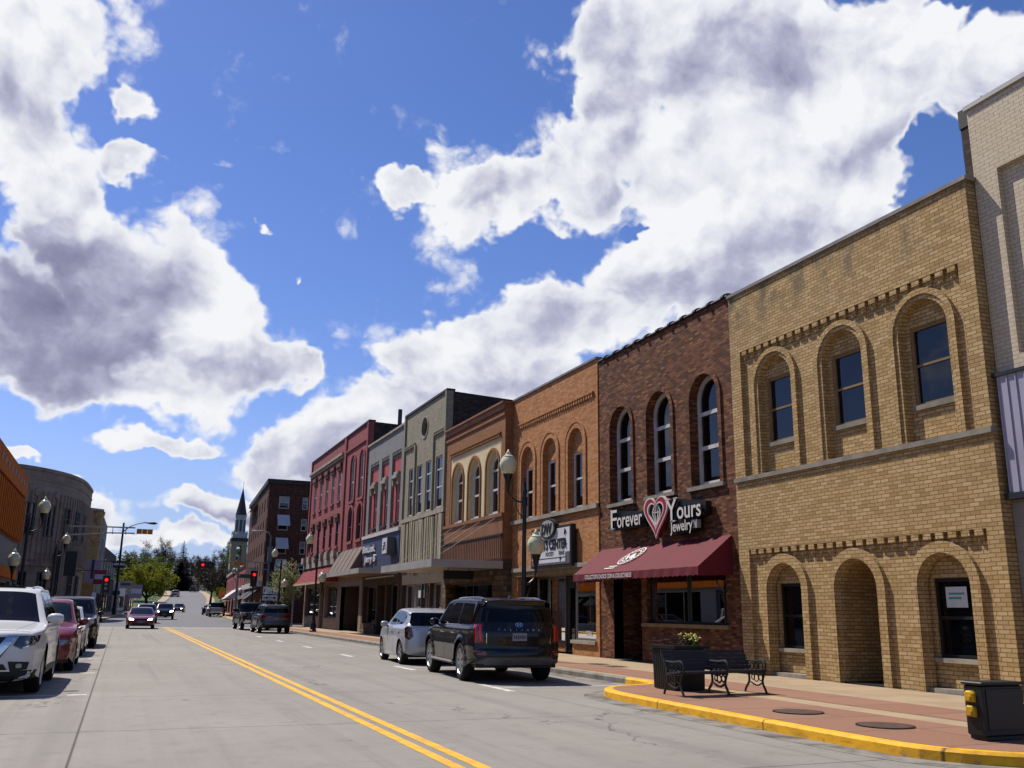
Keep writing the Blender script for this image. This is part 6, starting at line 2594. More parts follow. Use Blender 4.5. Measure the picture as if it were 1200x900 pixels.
bench(9.82, 10.88, 15.55, 'dark park bench in front of the black planter')
bench(10.98, 11.92, 15.78, 'dark park bench right of the planter, nearer the tan brick wall')

cbx = empty('utility_cabinet', (10.5, 9.3, pz), 'black utility cabinet with two yellow outlet covers near the yellow kerb', 'cabinet')
m = MB()
cx0, cx1, cy0, cy1 = 10.2, 10.92, 9.12, 9.42
m.bbox(cx0, cx1, cy0, cy1, pz + .04, .82, .02)
m.build('case', 'cabinet_black', cbx)
m = MB()
m.box(cx0 + .03, cx1 - .03, cy0 + .03, cy1 - .03, pz - .003, pz + .04)
m.build('plinth', 'metal_dark', cbx)
m = MB()
m.bbox(cx0 - .02, cx1 + .02, cy0 - .02, cy1 + .02, .82, .86, .012)
m.build('lid', 'cabinet_black', cbx)
m = MB()
m.bbox(cx0 + .05, cx1 - .05, cy0 - .012, cy0, pz + .12, .78, .004)
dd = m.build('door', 'cabinet_black', cbx)
for z in (.5, .68):
    m = MB()
    yc = cy1 - .12
    m.loft([[(cx0 - h, yc + w * a, z + hh * b) for a, b in ((-1, -1), (1, -1), (1, .6), (.6, 1), (-.6, 1), (-1, .6))] for h, w, hh in ((0, .07, .068), (.035, .07, .068), (.06, .05, .05))], True, True)
    m.lathe([(.03, 0), (.03, .03)], (cx0 - .085, yc - .02, z - .02), 8, 'x')
    m.build('outlet_cover', 'box_yellow', cbx)
m = MB()
for z in (.34, .55, .72):
    m.box(cx1, cx1 + .03, cy0 + .03, cy0 + .08, z - .03, z + .03)
m.build('hinge', 'metal_black', cbx)

# iron covers in the paving
for i, (x, y, lb) in enumerate(((10.22, 12.74, 'round iron cover in the red paving nearer the benches'), (10.2, 10.84, 'round iron cover in the red paving nearer the black cabinet'))):
    e = empty('manhole_cover', (x, y, .16), lb, 'manhole cover')
    m = MB()
    m.lathe([(.37, -.01), (.37, .005), (.355, .008), (.02, .008)], (x, y, .161), 32, cap0=False)
    m.build('cover', 'cover_iron', e)
    m = MB()
    m.lathe([(.40, -.01), (.40, .004), (.375, .004), (.375, -.01)], (x, y, .161), 32, cap0=False, cap1=False)
    m.build('rim', 'metal_dark', e)

# ------------------------------------------------------------------ cars (metres, local axes: x forward, y left, z up)
def clampf(v, a=0.0, b=1.0):
    return max(a, min(b, v))


def sst(v, a, b):
    t = clampf((v - a) / (b - a))
    return t * t * (3 - 2 * t)


class Car:
    """shell swept from a side outline, conformal patches for glass and lamps, wheels; sits on local z = 0"""

    def __init__(self, name, label, spec, cat='car', group=None):
        self.s = spec
        self.root = bpy.data.objects.new(name, None)
        col.objects.link(self.root)
        self.root['_local'] = 1
        tag(self.root, label, cat, group)
        self.L, self.W = spec['L'], spec['W']
        self.belt = spec['belt']
        self.shell()

    def hw(self, x, z):
        s = self.s
        L2 = self.L / 2
        w = self.W / 2
        tf = clampf((x - (L2 - s.get('ftaper', .8))) / s.get('ftaper', .8))
        tr = clampf((-x - (L2 - s.get('rtaper', .65))) / s.get('rtaper', .65))
        w -= s.get('fpull', .22) * tf ** 2.2 + s.get('rpull', .14) * tr ** 2.2
        b = s.get('belt_f', self.belt)
        bz = lerp(clampf((x + L2) / self.L), s.get('belt_r', self.belt), b)
        # body side: tuck below, gentle crest, shoulder then tumblehome
        w -= .035 * clampf((.5 - z) / .4) ** 1.6
        w -= .018 * clampf((z - .62) / .35) ** 2
        crest = s.get('crest', .012)
        w += crest * exp(-((z - s.get('crest_z', .74)) / .05) ** 2) - .006 * exp(-((z - .5) / .06) ** 2)
        w -= s.get('shoulder', .045) * sst(z, bz - .05, bz + .03)
        w -= s.get('tumble', .30) * max(0.0, z - bz)
        for ax in s['axles']:
            r = hypot(x - ax, z - s['wr'])
            w += s.get('flare', .02) * exp(-((r - s['wr'] - .07) / .07) ** 2)
        return w

    def shell(self):
        s = self.s
        P = chaikin(s['outline'], 3)
        n = len(P)
        N = []
        for i in range(n):
            a, b = P[max(i - 1, 0)], P[min(i + 1, n - 1)]
            t = Vector((b[0] - a[0], b[1] - a[1])).normalized()
            N.append(Vector((-t.y, t.x)))        # points into the body (outline runs front bottom, top, rear bottom)
        cen = Vector((0, .6))
        r = s.get('fillet', .06)
        v, f = [], []
        K = 15
        E, rows = [], []
        for i in range(n):
            p, nn = Vector(P[i]), N[i]
            fa = nn.x ** 2
            dep = .03 + s.get('bow', .13) * 1.5 * fa + r * (.75 + .5 * fa)
            ex = 2.0 / (3.4 - .9 * fa)          # flat in the middle, round at the corner
            e = p + nn * dep
            h = self.hw(e.x, e.y)
            row = []
            for k in range(K):
                ph = pi / 2 * (1 - k / (K - 1))
                cy_, sy_ = max(cos(ph), 0.0), max(sin(ph), 0.0)
                y = h * cy_ ** ex
                q = p + nn * dep * (1 - sy_ ** ex)
                row.append((q.x, y, q.y))
            E.append((e.x, e.y))
            rows.append(row)
        m = len(rows[0])
        for row in rows:
            v += row
        for i in range(n - 1):
            for k in range(m - 1):
                f.append((i * m + k, i * m + k + 1, (i + 1) * m + k + 1, (i + 1) * m + k))
        # side panel with wheel arches
        lower = []
        zb = s.get('sill', .22)
        e0, e1 = E[0], E[-1]
        ra = s['wr'] + s.get('arch_gap', .055)
        xs_ = []
        ax = sorted(s['axles'])
        lower.append((e1[0], e1[1]))
        for xa_ in ax:
            dz_ = s['wr'] - zb
            half = sqrt(max(ra * ra - dz_ * dz_, .01))
            a0 = math.asin(clampf(dz_ / ra, -1, 1))
            st = [pi + a0 - (pi + 2 * a0) * k / 16 for k in range(17)]
            for a in st:
                lower.append((xa_ + ra * cos(a), s['wr'] + ra * sin(a)))
        lower.append((e0[0], e0[1]))
        lower[0] = (e1[0], e1[1])
        # chain: front bottom -> top -> rear bottom -> along the sill with arches -> front
        poly = list(E) + lower[1:-1]
        clean = []
        for q in poly:
            if not clean or hypot(q[0] - clean[-1][0], q[1] - clean[-1][1]) > .004:
                clean.append(q)
        pts = [Vector(q) for q in clean]
        ne = len(pts)
        step = s.get('step', .085)
        x = -self.L / 2
        while x < self.L / 2:
            z = zb
            while z < s['H']:
                pts.append(Vector((x + .5 * step * (int(z / step) % 2), z)))
                z += step * .6
            x += step
        res = geometry.delaunay_2d_cdt(pts, [], [list(range(ne))], 1, 1e-5)
        b = len(v)
        v += [(p.x, self.hw(p.x, p.y), p.y) for p in res[0]]
        f += [tuple(b + i for i in t) for t in res[2]]
        bm = bmesh.new()
        vs = [bm.verts.new(q) for q in v]
        vs2 = [bm.verts.new((q[0], -q[1], q[2])) for q in v]
        for t in f:
            try:
                bm.faces.new([vs[i] for i in t])
                bm.faces.new([vs2[i] for i in reversed(t)])
            except ValueError:
                pass
        bmesh.ops.remove_doubles(bm, verts=bm.verts, dist=.003)
        bmesh.ops.recalc_face_normals(bm, faces=bm.faces)
        # open shell: make sure the normals look outward
        top = max(bm.faces, key=lambda q: q.calc_center_median().z)
        if top.normal.z < 0:
            bmesh.ops.reverse_faces(bm, faces=bm.faces)
        for q in bm.faces:
            q.smooth = True
        self.bvh = BVHTree.FromBMesh(bm)
        me = bpy.data.meshes.new('body')
        bm.to_mesh(me)
        bm.free()
        me.materials.append(MATS[s['paint']])
        ob = bpy.data.objects.new('body', me)
        col.objects.link(ob)
        ob.parent = self.root
        self.body = ob
        # floor and wheel wells: dark
        mb = MB()
        L2 = self.L / 2
        w = self.W / 2 - .12
        mb.box(-L2 + .18, L2 - .2, -w + .02, w - .02, zb + .0, zb + .12)
        for xa_ in ax:
            for sg_ in (-1, 1):
                ring_ = []
                for k in range(13):
                    a = pi * k / 12
                    ring_.append((xa_ + ra * 1.02 * cos(a), s['wr'] + ra * 1.02 * sin(a)))
                mb.loft([[(q[0], sg_ * (self.W / 2 - .05), q[1]) for q in ring_], [(q[0], sg_ * (self.W / 2 - .34), q[1]) for q in ring_]], closed=False)
                mb.add([(q[0], sg_ * (self.W / 2 - .34), q[1]) for q in ring_], [tuple(range(13))])
        for sx in (1, -1):
            mb.box(sx * (L2 - .35) - .12, sx * (L2 - .35) + .12, -w, w, zb, zb + .2)
        mb.build('underbody', 'plastic_black', self.root, s=1.0)

    # --- conformal patches
    def cast(self, o, d):
        loc, nrm, idx, dist = self.bvh.ray_cast(Vector(o), Vector(d))
        if loc is None:
            loc, nrm, idx, dist = self.bvh.find_nearest(Vector(o) + Vector(d) * 3.0)
        return loc, nrm

    def patch(self, name, poly, view, material, off=.004, step=.07, parent=None, mirror=False, build=True, dirv=None):
        """poly in (x,z) for view 'L'/'R', in (y,z) for 'F'/'B', in (x,y) for 'T'"""
        pts = [Vector(p) for p in poly]
        # densify the outline
        dense = []
        for i, p in enumerate(pts):
            q = pts[(i + 1) % len(pts)]
            nseg = max(1, int((q - p).length / step))
            dense += [p.lerp(q, k / nseg) for k in range(nseg)]
        ne = len(dense)
        xs_ = [p.x for p in dense]
        ys_ = [p.y for p in dense]
        inner_ = []
        x = min(xs_) + step / 2
        while x < max(xs_):
            y = min(ys_) + step / 2
            while y < max(ys_):
                inner_.append(Vector((x, y)))
                y += step
            x += step
        res = geometry.delaunay_2d_cdt(dense + inner_, [], [list(range(ne))], 1, 1e-5)
        out = []
        for p in res[0]:
            if view == 'L':
                o, d = (p.x, 3, p.y), (0, -1, 0)
            elif view == 'R':
                o, d = (p.x, -3, p.y), (0, 1, 0)
            elif view == 'F':
                o, d = (5, p.x, p.y), (-1, 0, 0)
            elif view == 'B':
                o, d = (-5, p.x, p.y), (1, 0, 0)
            else:
                o, d = (p.x, p.y, 4), (0, 0, -1)
            if dirv:
                d = Vector(dirv).normalized()
                base = {'F': Vector((self.L / 2 - .05, p.x, p.y)), 'B': Vector((-self.L / 2 + .05, p.x, p.y))}[view]
                o = base - d * 3
            loc, nrm = self.cast(o, d)
            out.append(tuple(loc + nrm * off))
        mb = MB()
        mb.add(out, [tuple(t) for t in res[2]])
        return mb.build(name, material, parent or self.root, s=1.0, smooth=True, ang=80)

    def both(self, name, poly, material, **k):
        a = self.patch(name, poly, 'L', material, **k)
        b = self.patch(name, poly, 'R', material, **k)
        return a, b

    def line(self, pts, view, w=.008, off=.002):
        """dark shut line as a thin conformal strip"""
        out = []
        mb = MB()
        for (a, b) in zip(pts, pts[1:]):
            a, b = Vector(a), Vector(b)
            nseg = max(1, int((b - a).length / .1))
            t = (b - a).normalized()
            nrm = Vector((-t.y, t.x)) * w / 2
            rows_ = []
            for k in range(nseg + 1):
                c = a.lerp(b, k / nseg)
                row = []
                for q in (c + nrm, c - nrm):
                    if view in 'LR':
                        sy = 1 if view == 'L' else -1
                        loc, nr = self.cast((q.x, 3 * sy, q.y), (0, -sy, 0))
                    elif view == 'B':
                        loc, nr = self.cast((-5, q.x, q.y), (1, 0, 0))
                    elif view == 'F':
                        loc, nr = self.cast((5, q.x, q.y), (-1, 0, 0))
                    else:
                        loc, nr = self.cast((q.x, q.y, 4), (0, 0, -1))
                    row.append(tuple(loc + nr * off))
                rows_.append(row)
            mb.loft(rows_, closed=False)
        return mb

    def wheels(self, style='five', tyre_w=.225, inset=.0, rim_mat='rim_silver', rim_r=.62):
        s = self.s
        R = s['wr']
        mt = MB()
        w = tyre_w / 2
        prof = [(R * .66, -w * .8), (R * .70, -w * .98), (R * .86, -w * 1.04), (R * .955, -w * .92), (R, -w * .62), (R, w * .62), (R * .955, w * .92), (R * .86, w * 1.04), (R * .70, w * .98), (R * .66, w * .8)]
        mt.lathe(prof, (0, 0, 0), 28, 'y', False, False)
        mt.lathe([(R * .66, -w * .3), (R * .66, w * .2)], (0, 0, 0), 24, 'y', True, True)
        first = None
        rim_first = None
        ns = {'five': 5, 'six': 6, 'ten': 10, 'multi': 7}[style]
        mr = MB()
        rr = R * .68
        mr.lathe([(rr, w * .75), (rr * 1.02, w * .98), (rr * .95, w * 1.0), (rr * .90, w * .8), (rr * .9, w * .2)], (0, 0, 0), 28, 'y', False, False)
        mr.lathe([(.07, w * .3), (.07, w * .86), (.05, w * .92), (.03, w * .93)], (0, 0, 0), 14, 'y', True, True)
        for k in range(ns):
            a = 2 * pi * k / ns
            for da, wd in (((-.16, .020), (.16, .020)) if style in ('multi', 'five') else ((0, .024),)):
                a1 = a + da
                c0, s0 = cos(a), sin(a)
                c1, s1 = cos(a1), sin(a1)
                p0 = Vector((c0 * .05, 0, s0 * .05))
                p1 = Vector((c1 * rr * .95, 0, s1 * rr * .95))
                t = (p1 - p0).normalized()
                nr = Vector((-t.z, 0, t.x))
                y0, y1 = w * .45, w * .90
                q = []
                for (pp, ww) in ((p0, wd * 1.2), (p1, wd)):
                    for yy in (y0, y1):
                        q.append((pp + nr * ww, yy))
                        q.append((pp - nr * ww, yy))
                V = [(a_.x, b_, a_.z) for a_, b_ in q]
                mr.hexa([V[0], V[1], V[5], V[4], V[2], V[3], V[7], V[6]])
        for xa_ in s['axles']:
            for sg_ in (1, -1):
                yy = sg_ * (self.W / 2 - w - .008 - inset)
                if first is None:
                    first = mt.build('wheel', 'rubber', self.root, s=1.0, smooth=True, ang=50)
                    rim_first = mr.build('rim', rim_mat, first, s=1.0)
                    o = first
                else:
                    o = first.copy()
                    col.objects.link(o)
                    rc = rim_first.copy()
                    col.objects.link(rc)
                    rc.parent = o
                o.location = (xa_, yy, R)
                o.rotation_euler = (0, random.uniform(0, 1.2), 0 if sg_ > 0 else pi)

    def mirrors(self, x, z, material, size=(.13, .10, .085)):
        for sg_ in (1, -1):
            y0 = self.hw(x, z)
            mb = MB()
            c = Vector((x, sg_ * (y0 + .13), z + .05))
            rings_ = []
            for t in range(7):
                a = -pi / 2 + pi * t / 6
                rad = cos(a) ** .6 if abs(cos(a)) > 1e-6 else .02
                rings_.append([tuple(c + Vector((size[0] * .55 * rad * cos(b) - .01, size[1] * 1.1 * sin(a), size[2] * rad * sin(b)))) for b in [2 * pi * k / 12 for k in range(12)]])
            mb.use(material)
            mb.loft(rings_, True, True)
            mb.use('plastic_black')
            mb.tube([(x + .02, sg_ * (y0 - .02), z - .03), (x, sg_ * (y0 + .07), z)], .028, 6)
            mr_ = mb.build('mirror', None, self.root, s=1.0, smooth=True, ang=60)

    def handles(self, xs_, z, material='chrome'):
        for x in xs_:
            for sg_ in (1, -1):
                y = self.hw(x, z)
                mb = MB()
                mb.tube([(x - .1, sg_ * (y - .005), z), (x - .085, sg_ * (y + .028), z), (x + .085, sg_ * (y + .028), z + .004), (x + .1, sg_ * (y - .005), z)], .014, 6)
                mb.build('door_handle', material, self.root, s=1.0, smooth=True)

    def shut(self, lines, name='door_seam', view=None, w=.01):
        for v_ in ('L', 'R') if view is None else (view,):
            allm = MB()
            for ln in lines:
                q = self.line(ln, v_, w)
                allm.add(q.v, q.f)
            allm.build(name, 'plastic_black', self.root, s=1.0)

    def place(self, x, y, heading, z=0.0, pitch=0.0):
        """x, y, z in survey units; heading = direction of travel in degrees from +X"""
        self.root.location = (x * S, y * S, z * S)
        self.root.rotation_euler = (0, pitch, radians(heading))
        if '_local' in self.root:
            del self.root['_local']
        return self.root


def roundrect(c, w, h, r=.02, n=3):
    x, y = c
    pts = []
    for (sx, sy, a0) in ((1, 1, 0), (-1, 1, 90), (-1, -1, 180), (1, -1, 270)):
        for k in range(n + 1):
            a = radians(a0 + 90 * k / n)
            pts.append((x + sx * (w / 2 - r) + r * cos(a), y + sy * (h / 2 - r) + r * sin(a)))
    return pts


def mir(poly):
    return [(-x, y) for x, y in poly][::-1]


def plate(car, view, z, y=0.0, bg='plate_white', w=.31, text=None):
    c = car
    o = (5, y, z) if view == 'F' else (-5, y, z)
    d = (-1, 0, 0) if view == 'F' else (1, 0, 0)
    loc, nrm = c.cast(o, d)
    sg_ = 1 if view == 'F' else -1
    mb = MB()
    x = loc.x
    mb.box(min(x - .02 * sg_, x + .022 * sg_), max(x - .02 * sg_, x + .022 * sg_), y - w / 2, y + w / 2, z - .078, z + .078)
    p = mb.build('license_plate', bg, c.root, s=1.0)
    mb = MB()
    xx = x + .0225 * sg_
    for k in range(6):
        yy = y - w / 2 + .045 + k * .045
        mb.box(min(xx, xx + .002 * sg_), max(xx, xx + .002 * sg_), yy - .013, yy + .013, z - .035, z + .03)
    mb.build('plate_marks', 'sign_blue', p, s=1.0)
    return p


def side_glass(c, wins, pillar=True, mat_='car_glass', trim='plastic_black'):
    """wins: list of (poly, material)"""
    for poly in wins:
        for v_ in 'LR':
            w = c.patch('side_window', poly, v_, mat_, .006)


for nm, cl_, mt_, rg in (('paint_white_car', 'dcdcda', 0, .3), ('paint_red_car', '720d1e', .05, .3), ('paint_maroon_car', '6c1026', .05, .3), ('paint_black_car', '05060a', .0, .25), ('paint_silver_car', 'b9bdc4', .35, .3),
                         ('paint_grey_car', '4c5058', .6, .3), ('paint_charcoal_car', '1a1c20', .4, .28), ('paint_navy_car', '12182c', .3, .26), ('paint_blue_car', '28344a', .4, .3), ('paint_pewter_car', '74716c', .6, .3)):
    paint(nm, cl_, mt_, rg)


def suv_spec(L=4.98, W=1.97, H=1.75, paint_='paint_black_car', belt=1.10, wr=.385, wb=2.9, fo=.93, hood=1.08, nose=.92, rake=.62):
    F = L / 2
    R = -L / 2
    ax = (F - fo, F - fo - wb)
    cw = F - fo - .28           # base of windscreen
    out = [(F - .10, .30), (F - .02, .36), (F, .52), (F - .005, .78), (F - .04, nose), (F - .16, nose + .08), (F - .55, hood - .02), (cw + .05, hood + .05), (cw - .05, hood + .085),
           (cw - rake, H - .17), (cw - rake - .18, H - .06), (cw - rake - .55, H - .012), (0 - .55, H), (R + .75, H - .02), (R + .26, H - .05), (R + .12, H - .075), (R + .14, H - .13), (R + .16, H - .2),
           (R + .10, 1.24), (R + .07, 1.12), (R + .03, .98), (R + .05, .70), (R + .01, .64), (R + .0, .50), (R + .05, .40), (R + .12, .34)]
    return dict(L=L, W=W, H=H, paint=paint_, belt=belt, wr=wr, axles=ax, outline=out, sill=.31, cw=cw, rake=rake, fillet=.065, tumble=.28, rpull=.17, bow=.11)


def sedan_spec(L=4.7, W=1.8, H=1.44, paint_='paint_maroon_car', belt=.93, wr=.32, wb=2.7, fo=.92, hood=.92, nose=.72, rake=.85, hatch=False):
    F = L / 2
    R = -L / 2
    ax = (F - fo, F - fo - wb)
    cw = F - fo - .32
    out = [(F - .12, .2), (F - .03, .28), (F, .45), (F - .02, .62), (F - .10, nose), (F - .55, hood - .09), (cw + .1, hood), (cw, hood + .03),
           (cw - rake, H - .06), (cw - rake - .3, H - .01), (cw - rake - .75, H), (R + 1.35, H - .06), (R + 1.15, H - .11),
           (R + .62, belt + .13), (R + .50, belt + .10), (R + .16, belt + .08), (R + .06, belt + .02), (R + .02, .78), (R, .5), (R + .04, .34), (R + .12, .24)]
    if hatch:
        out = [(F - .12, .2), (F - .03, .28), (F, .45), (F - .02, .62), (F - .08, nose), (F - .45, hood - .06), (cw + .1, hood + .02), (cw, hood + .06),
               (cw - rake, H - .09), (cw - rake - .25, H - .02), (cw - rake - .6, H), (R + .85, H - .045), (R + .42, H - .10), (R + .34, H - .14),
               (R + .14, 1.10), (R + .06, 1.0), (R + .03, .9), (R + .02, .72), (R, .5), (R + .04, .34), (R + .12, .24)]
    return dict(L=L, W=W, H=H, paint=paint_, belt=belt, wr=wr, axles=ax, outline=out, sill=.2, cw=cw, rake=rake, tumble=.34)


def roof_rails(c, x0, x1, z, y, material='chrome'):
    for sg_ in (1, -1):
        mb = MB()
        pts = [(x0, sg_ * y, z - .05), (x0 - .12, sg_ * y, z + .03), (lerp(.5, x0, x1), sg_ * y, z + .045), (x1 + .12, sg_ * y, z + .03), (x1, sg_ * y, z - .04)]
        mb.tube(chaikin(pts, 2), .018, 6)
        mb.build('roof_rail', material, c.root, s=1.0, smooth=True)


def detail_suv(c, front='plain', glass_='car_glass', head='lens_clear', clad=True, rail='chrome', rim='rim_silver', style='five', handle='chrome', lit=False, tail='lens_red', badge=False):
    s = c.s
    L2, W, H, b = c.L / 2, c.W, s['H'], s['belt']
    cw, rake = s['cw'], s['rake']
    ww = W / 2
    # windscreen, in plan view so that it wraps
    c.patch('windshield', [(cw - .03, -ww + .17), (cw - .03, ww - .17), (cw - rake - .08, ww - .29), (cw - rake - .08, -ww + .29)], 'T', glass_, .005, .06)
    # side windows
    zt = H - .135
    x0 = cw - .42
    xB, xC, xD = cw - 1.22, cw - 2.15, -L2 + .42
    for poly in ([(x0, b + .045), (x0 - .42, zt - .03), (xB + .05, zt), (xB + .03, b + .045)], [(xB - .03, b + .045), (xB - .03, zt), (xC + .05, zt), (xC + .03, b + .045)],
                 [(xC - .04, b + .05), (xC - .04, zt), (xD - .02, zt - .03), (xD - .0, zt - .1), (xD + .02, b + .12), (xD + .1, b + .06)]):
        for v_ in 'LR':
            c.patch('side_window', poly, v_, glass_, .005)
    c.patch('rear_window', [(-ww + .22, b + .12), (ww - .22, b + .12), (ww - .27, H - .26), (-ww + .27, H - .26)], 'B', glass_, .006)
    c.shut([[(cw - .3, .35), (cw - .34, b), ], [(xB, .35), (xB, b)], [(xC, .75), (xC, b)], [(xC, .75), (xC - .12, .36)]])
    c.handles((xB + .2, xC + .2), b - .13, handle)
    c.mirrors(cw - .42, b + .02, s['paint'])
    c.wheels(style, rim_mat=rim)
    if rail:
        roof_rails(c, cw - rake - .35, -L2 + .55, H - .05, ww - .38, rail)
    if clad:
        for xa_ in s['axles']:
            pass
        z0 = s['sill'] + .015
        a1, a2 = max(s['axles']) - s['wr'] - .09, min(s['axles']) + s['wr'] + .09
        c.both('sill_trim', [(a1, z0), (a2, z0), (a2, z0 + .11), (a1, z0 + .11)], 'plastic_black', off=.012)
    # rear
    c.patch('bumper_trim', [(-ww + .1, .36), (ww - .1, .36), (ww - .06, .50), (ww - .3, .52), (-ww + .3, .52), (-ww + .06, .5)], 'B', 'plastic_black', .008)
    for sg_ in (1, -1):
        q = [(sg_ * (ww - .30), b - .22), (sg_ * (ww - .06), b - .26), (sg_ * (ww - .10), b + .06), (sg_ * (ww - .26), b + .02)]
        c.patch('taillight', q, 'B', tail, .008)
        c.patch('side_lamp', [(-L2 + .05, b - .25), (-L2 + .24, b - .14), (-L2 + .20, b - .0), (-L2 + .06, b + .03)], 'L' if sg_ > 0 else 'R', tail, .008)
    c.shut([[(-ww + .2, b - .3), (-ww + .24, .56), (ww - .24, .56), (ww - .2, b - .3)]], 'hatch_seam', 'B')
    plate(c, 'B', .86)
    # front
    c.patch('grille', [(-.42, .60), (.42, .60), (.52, .88), (-.52, .88)], 'F', 'sign_black', .006)
    for k in range(4):
        z = .64 + .07 * k
        mb = c.line([(-.42, z), (.42, z)], 'F', .016, .012)
        mb.build('grille_bar', 'chrome' if k == 3 else 'metal_dark', c.root, s=1.0)
    c.patch('lower_grille', [(-.62, .3), (.62, .3), (.56, .48), (-.56, .48)], 'F', 'plastic_black', .006)
    for sg_ in (1, -1):
        q = [(sg_ * .52, .76), (sg_ * (ww - .16), .80), (sg_ * (ww - .10), .93), (sg_ * .54, .885)]
        c.patch('headlight', q, 'F', head, .008)
        c.patch('corner_lamp', [(L2 - .06, .80), (L2 - .34, .88), (L2 - .38, .95), (L2 - .10, .93)], 'L' if sg_ > 0 else 'R', head, .007)
        c.patch('fog_light', roundrect((sg_ * (ww - .28), .45), .2, .11, .03), 'F', 'lens_dark', .007)
    plate(c, 'F', .53)


def detail_sedan(c, glass_='car_glass', head='lens_clear', rim='rim_silver', style='five', hatch=False, handle=None, lit=False, tail='lens_red'):
    s = c.s
    L2, W, H, b = c.L / 2, c.W, s['H'], s['belt']
    cw, rake = s['cw'], s['rake']
    ww = W / 2
    c.patch('windshield', [(cw - .02, -ww + .15), (cw - .02, ww - .15), (cw - rake - .02, ww - .27), (cw - rake - .02, -ww + .27)], 'T', glass_, .005, .06)
    zt = H - .10
    x0 = cw - .45
    xB = cw - 1.28
    xC = -L2 + (1.05 if not hatch else .62)
    rear = [(xB - .03, b + .045), (xB - .03, zt), (xC - .0, zt - .05), (xC - .18, b + .22), (xC - .26, b + .09), (xC - .1, b + .05)] if not hatch else [(xB - .03, b + .05), (xB - .03, zt), (xC + .16, zt - .03), (xC - .06, zt - .14), (xC + .02, b + .14), (xC + .2, b + .07)]
    for poly in ([(x0, b + .04), (x0 - .52, zt - .03), (xB + .04, zt), (xB + .03, b + .04)], rear):
        for v_ in 'LR':
            c.patch('side_window', poly, v_, glass_, .005)
    if hatch:
        c.patch('rear_window', [(-ww + .20, b + .03), (-ww + .16, b + .10), (-ww + .25, H - .14), (ww - .25, H - .14), (ww - .16, b + .10), (ww - .20, b + .03)], 'B', glass_, .006)
    else:
        c.patch('rear_window', [(-L2 + .66, -ww + .22), (-L2 + .66, ww - .22), (-L2 + 1.12, ww - .3), (-L2 + 1.12, -ww + .3)], 'T', glass_, .006, .06)
    c.shut([[(cw - .25, .3), (cw - .3, b)], [(xB, .3), (xB, b)], [(xC + .1, .62), (xC + .12, b)], [(xC + .1, .62), (xC + .3, .32)]])
    c.handles((xB + .2, xC + .3), b - .12, handle or s['paint'])
    c.mirrors(cw - .38, b + .0, s['paint'])
    c.wheels(style, .2, rim_mat=rim)
    c.patch('lower_grille', [(-.55, .25), (.55, .25), (.5, .42), (-.5, .42)], 'F', 'plastic_black', .006)
    c.patch('grille', [(-.32, .56), (.32, .56), (.4, .67), (-.4, .67)], 'F', 'sign_black', .006)
    for sg_ in (1, -1):
        q = [(sg_ * .42, .575), (sg_ * (ww - .2), .59), (sg_ * (ww - .16), .70), (sg_ * .5, .675)]
        c.patch('headlight', q, 'F', head, .008)
        c.patch('corner_lamp', [(L2 - .08, .58), (L2 - .36, .64), (L2 - .40, .74), (L2 - .14, .70)], 'L' if sg_ > 0 else 'R', head if head != 'light_head' else 'lens_clear', .007)
        q = [(sg_ * .46, .72), (sg_ * (ww - .08), .70), (sg_ * (ww - .12), .90), (sg_ * .5, .88)] if not hatch else [(sg_ * (ww - .24), .66), (sg_ * (ww - .05), .68), (sg_ * (ww - .1), 1.0), (sg_ * (ww - .22), .98)]
        if tail:
            c.patch('taillight', q, 'B', tail, .008)
    plate(c, 'F', .48)
    plate(c, 'B', .62 if hatch else .76)

# ------------------------------------------------------------------ the vehicles
random.seed(21)
# white suv parked on the left, front to the camera
sp = suv_spec(5.0, 1.96, 1.79, 'paint_white_car', 1.13, .385, 2.9, .95, 1.10, .96, .70)
sp['tumble'] = .42
sp['sill'] = .27
sp['outline'][0:2] = [(2.40, .22), (2.48, .29)]
sp['outline'][-2:] = [(-2.45, .36), (-2.38, .28)]
sp['step'] = .05
c = Car('parked_car', 'white suv with silver roof rails parked nearest on the left', sp)
s_ = c.s
L2, ww, H_, b_ = c.L / 2, c.W / 2, s_['H'], s_['belt']
cw, rake = s_['cw'], s_['rake']
c.patch('windshield', [(cw - .03, -ww + .16), (cw - .03, ww - .16), (cw - rake - .1, ww - .35), (cw - rake - .1, -ww + .35)], 'T', 'car_glass', .005, .05)
x0, xB, xC, xD = cw - .45, cw - 1.25, cw - 2.2, -L2 + .42
for poly in ([(x0, b_ + .05), (x0 - .45, H_ - .17), (xB + .05, H_ - .14), (xB + .03, b_ + .05)], [(xB - .03, b_ + .05), (xB - .03, H_ - .14), (xC + .05, H_ - .14), (xC + .03, b_ + .05)], [(xC - .04, b_ + .05), (xC - .04, H_ - .14), (xD, H_ - .18), (xD + .05, b_ + .1)]):
    for v_ in 'LR':
        c.patch('side_window', poly, v_, 'car_glass', .005)
c.shut([[(cw - .3, .35), (cw - .36, b_)], [(xB, .35), (xB, b_)], [(xC, .75), (xC, b_)], [(xC, .75), (xC - .12, .36)]])
c.shut([[(L2 - .20, -ww + .2), (L2 - .16, 0), (L2 - .20, ww - .2)]], 'hood_seam', 'T', .014)
c.shut([[(cw + .02, -ww + .22), (L2 - .25, -.56)], [(cw + .02, ww - .22), (L2 - .25, .56)]], 'hood_crease', 'T', .006)
c.handles((xB + .2, xC + .2), b_ - .13, 'paint_white_car')
c.mirrors(cw - .46, b_ + .03, 'paint_white_car', (.15, .13, .095))
c.wheels('five', .24, rim_mat='rim_silver')
roof_rails(c, cw - rake - .3, -L2 + .5, H_ - .045, ww - .42, 'chrome')
mb = MB()
mb.box(cw - rake - 1.3, cw - rake - .35, -.42, .42, H_ - .03, H_ + .004)
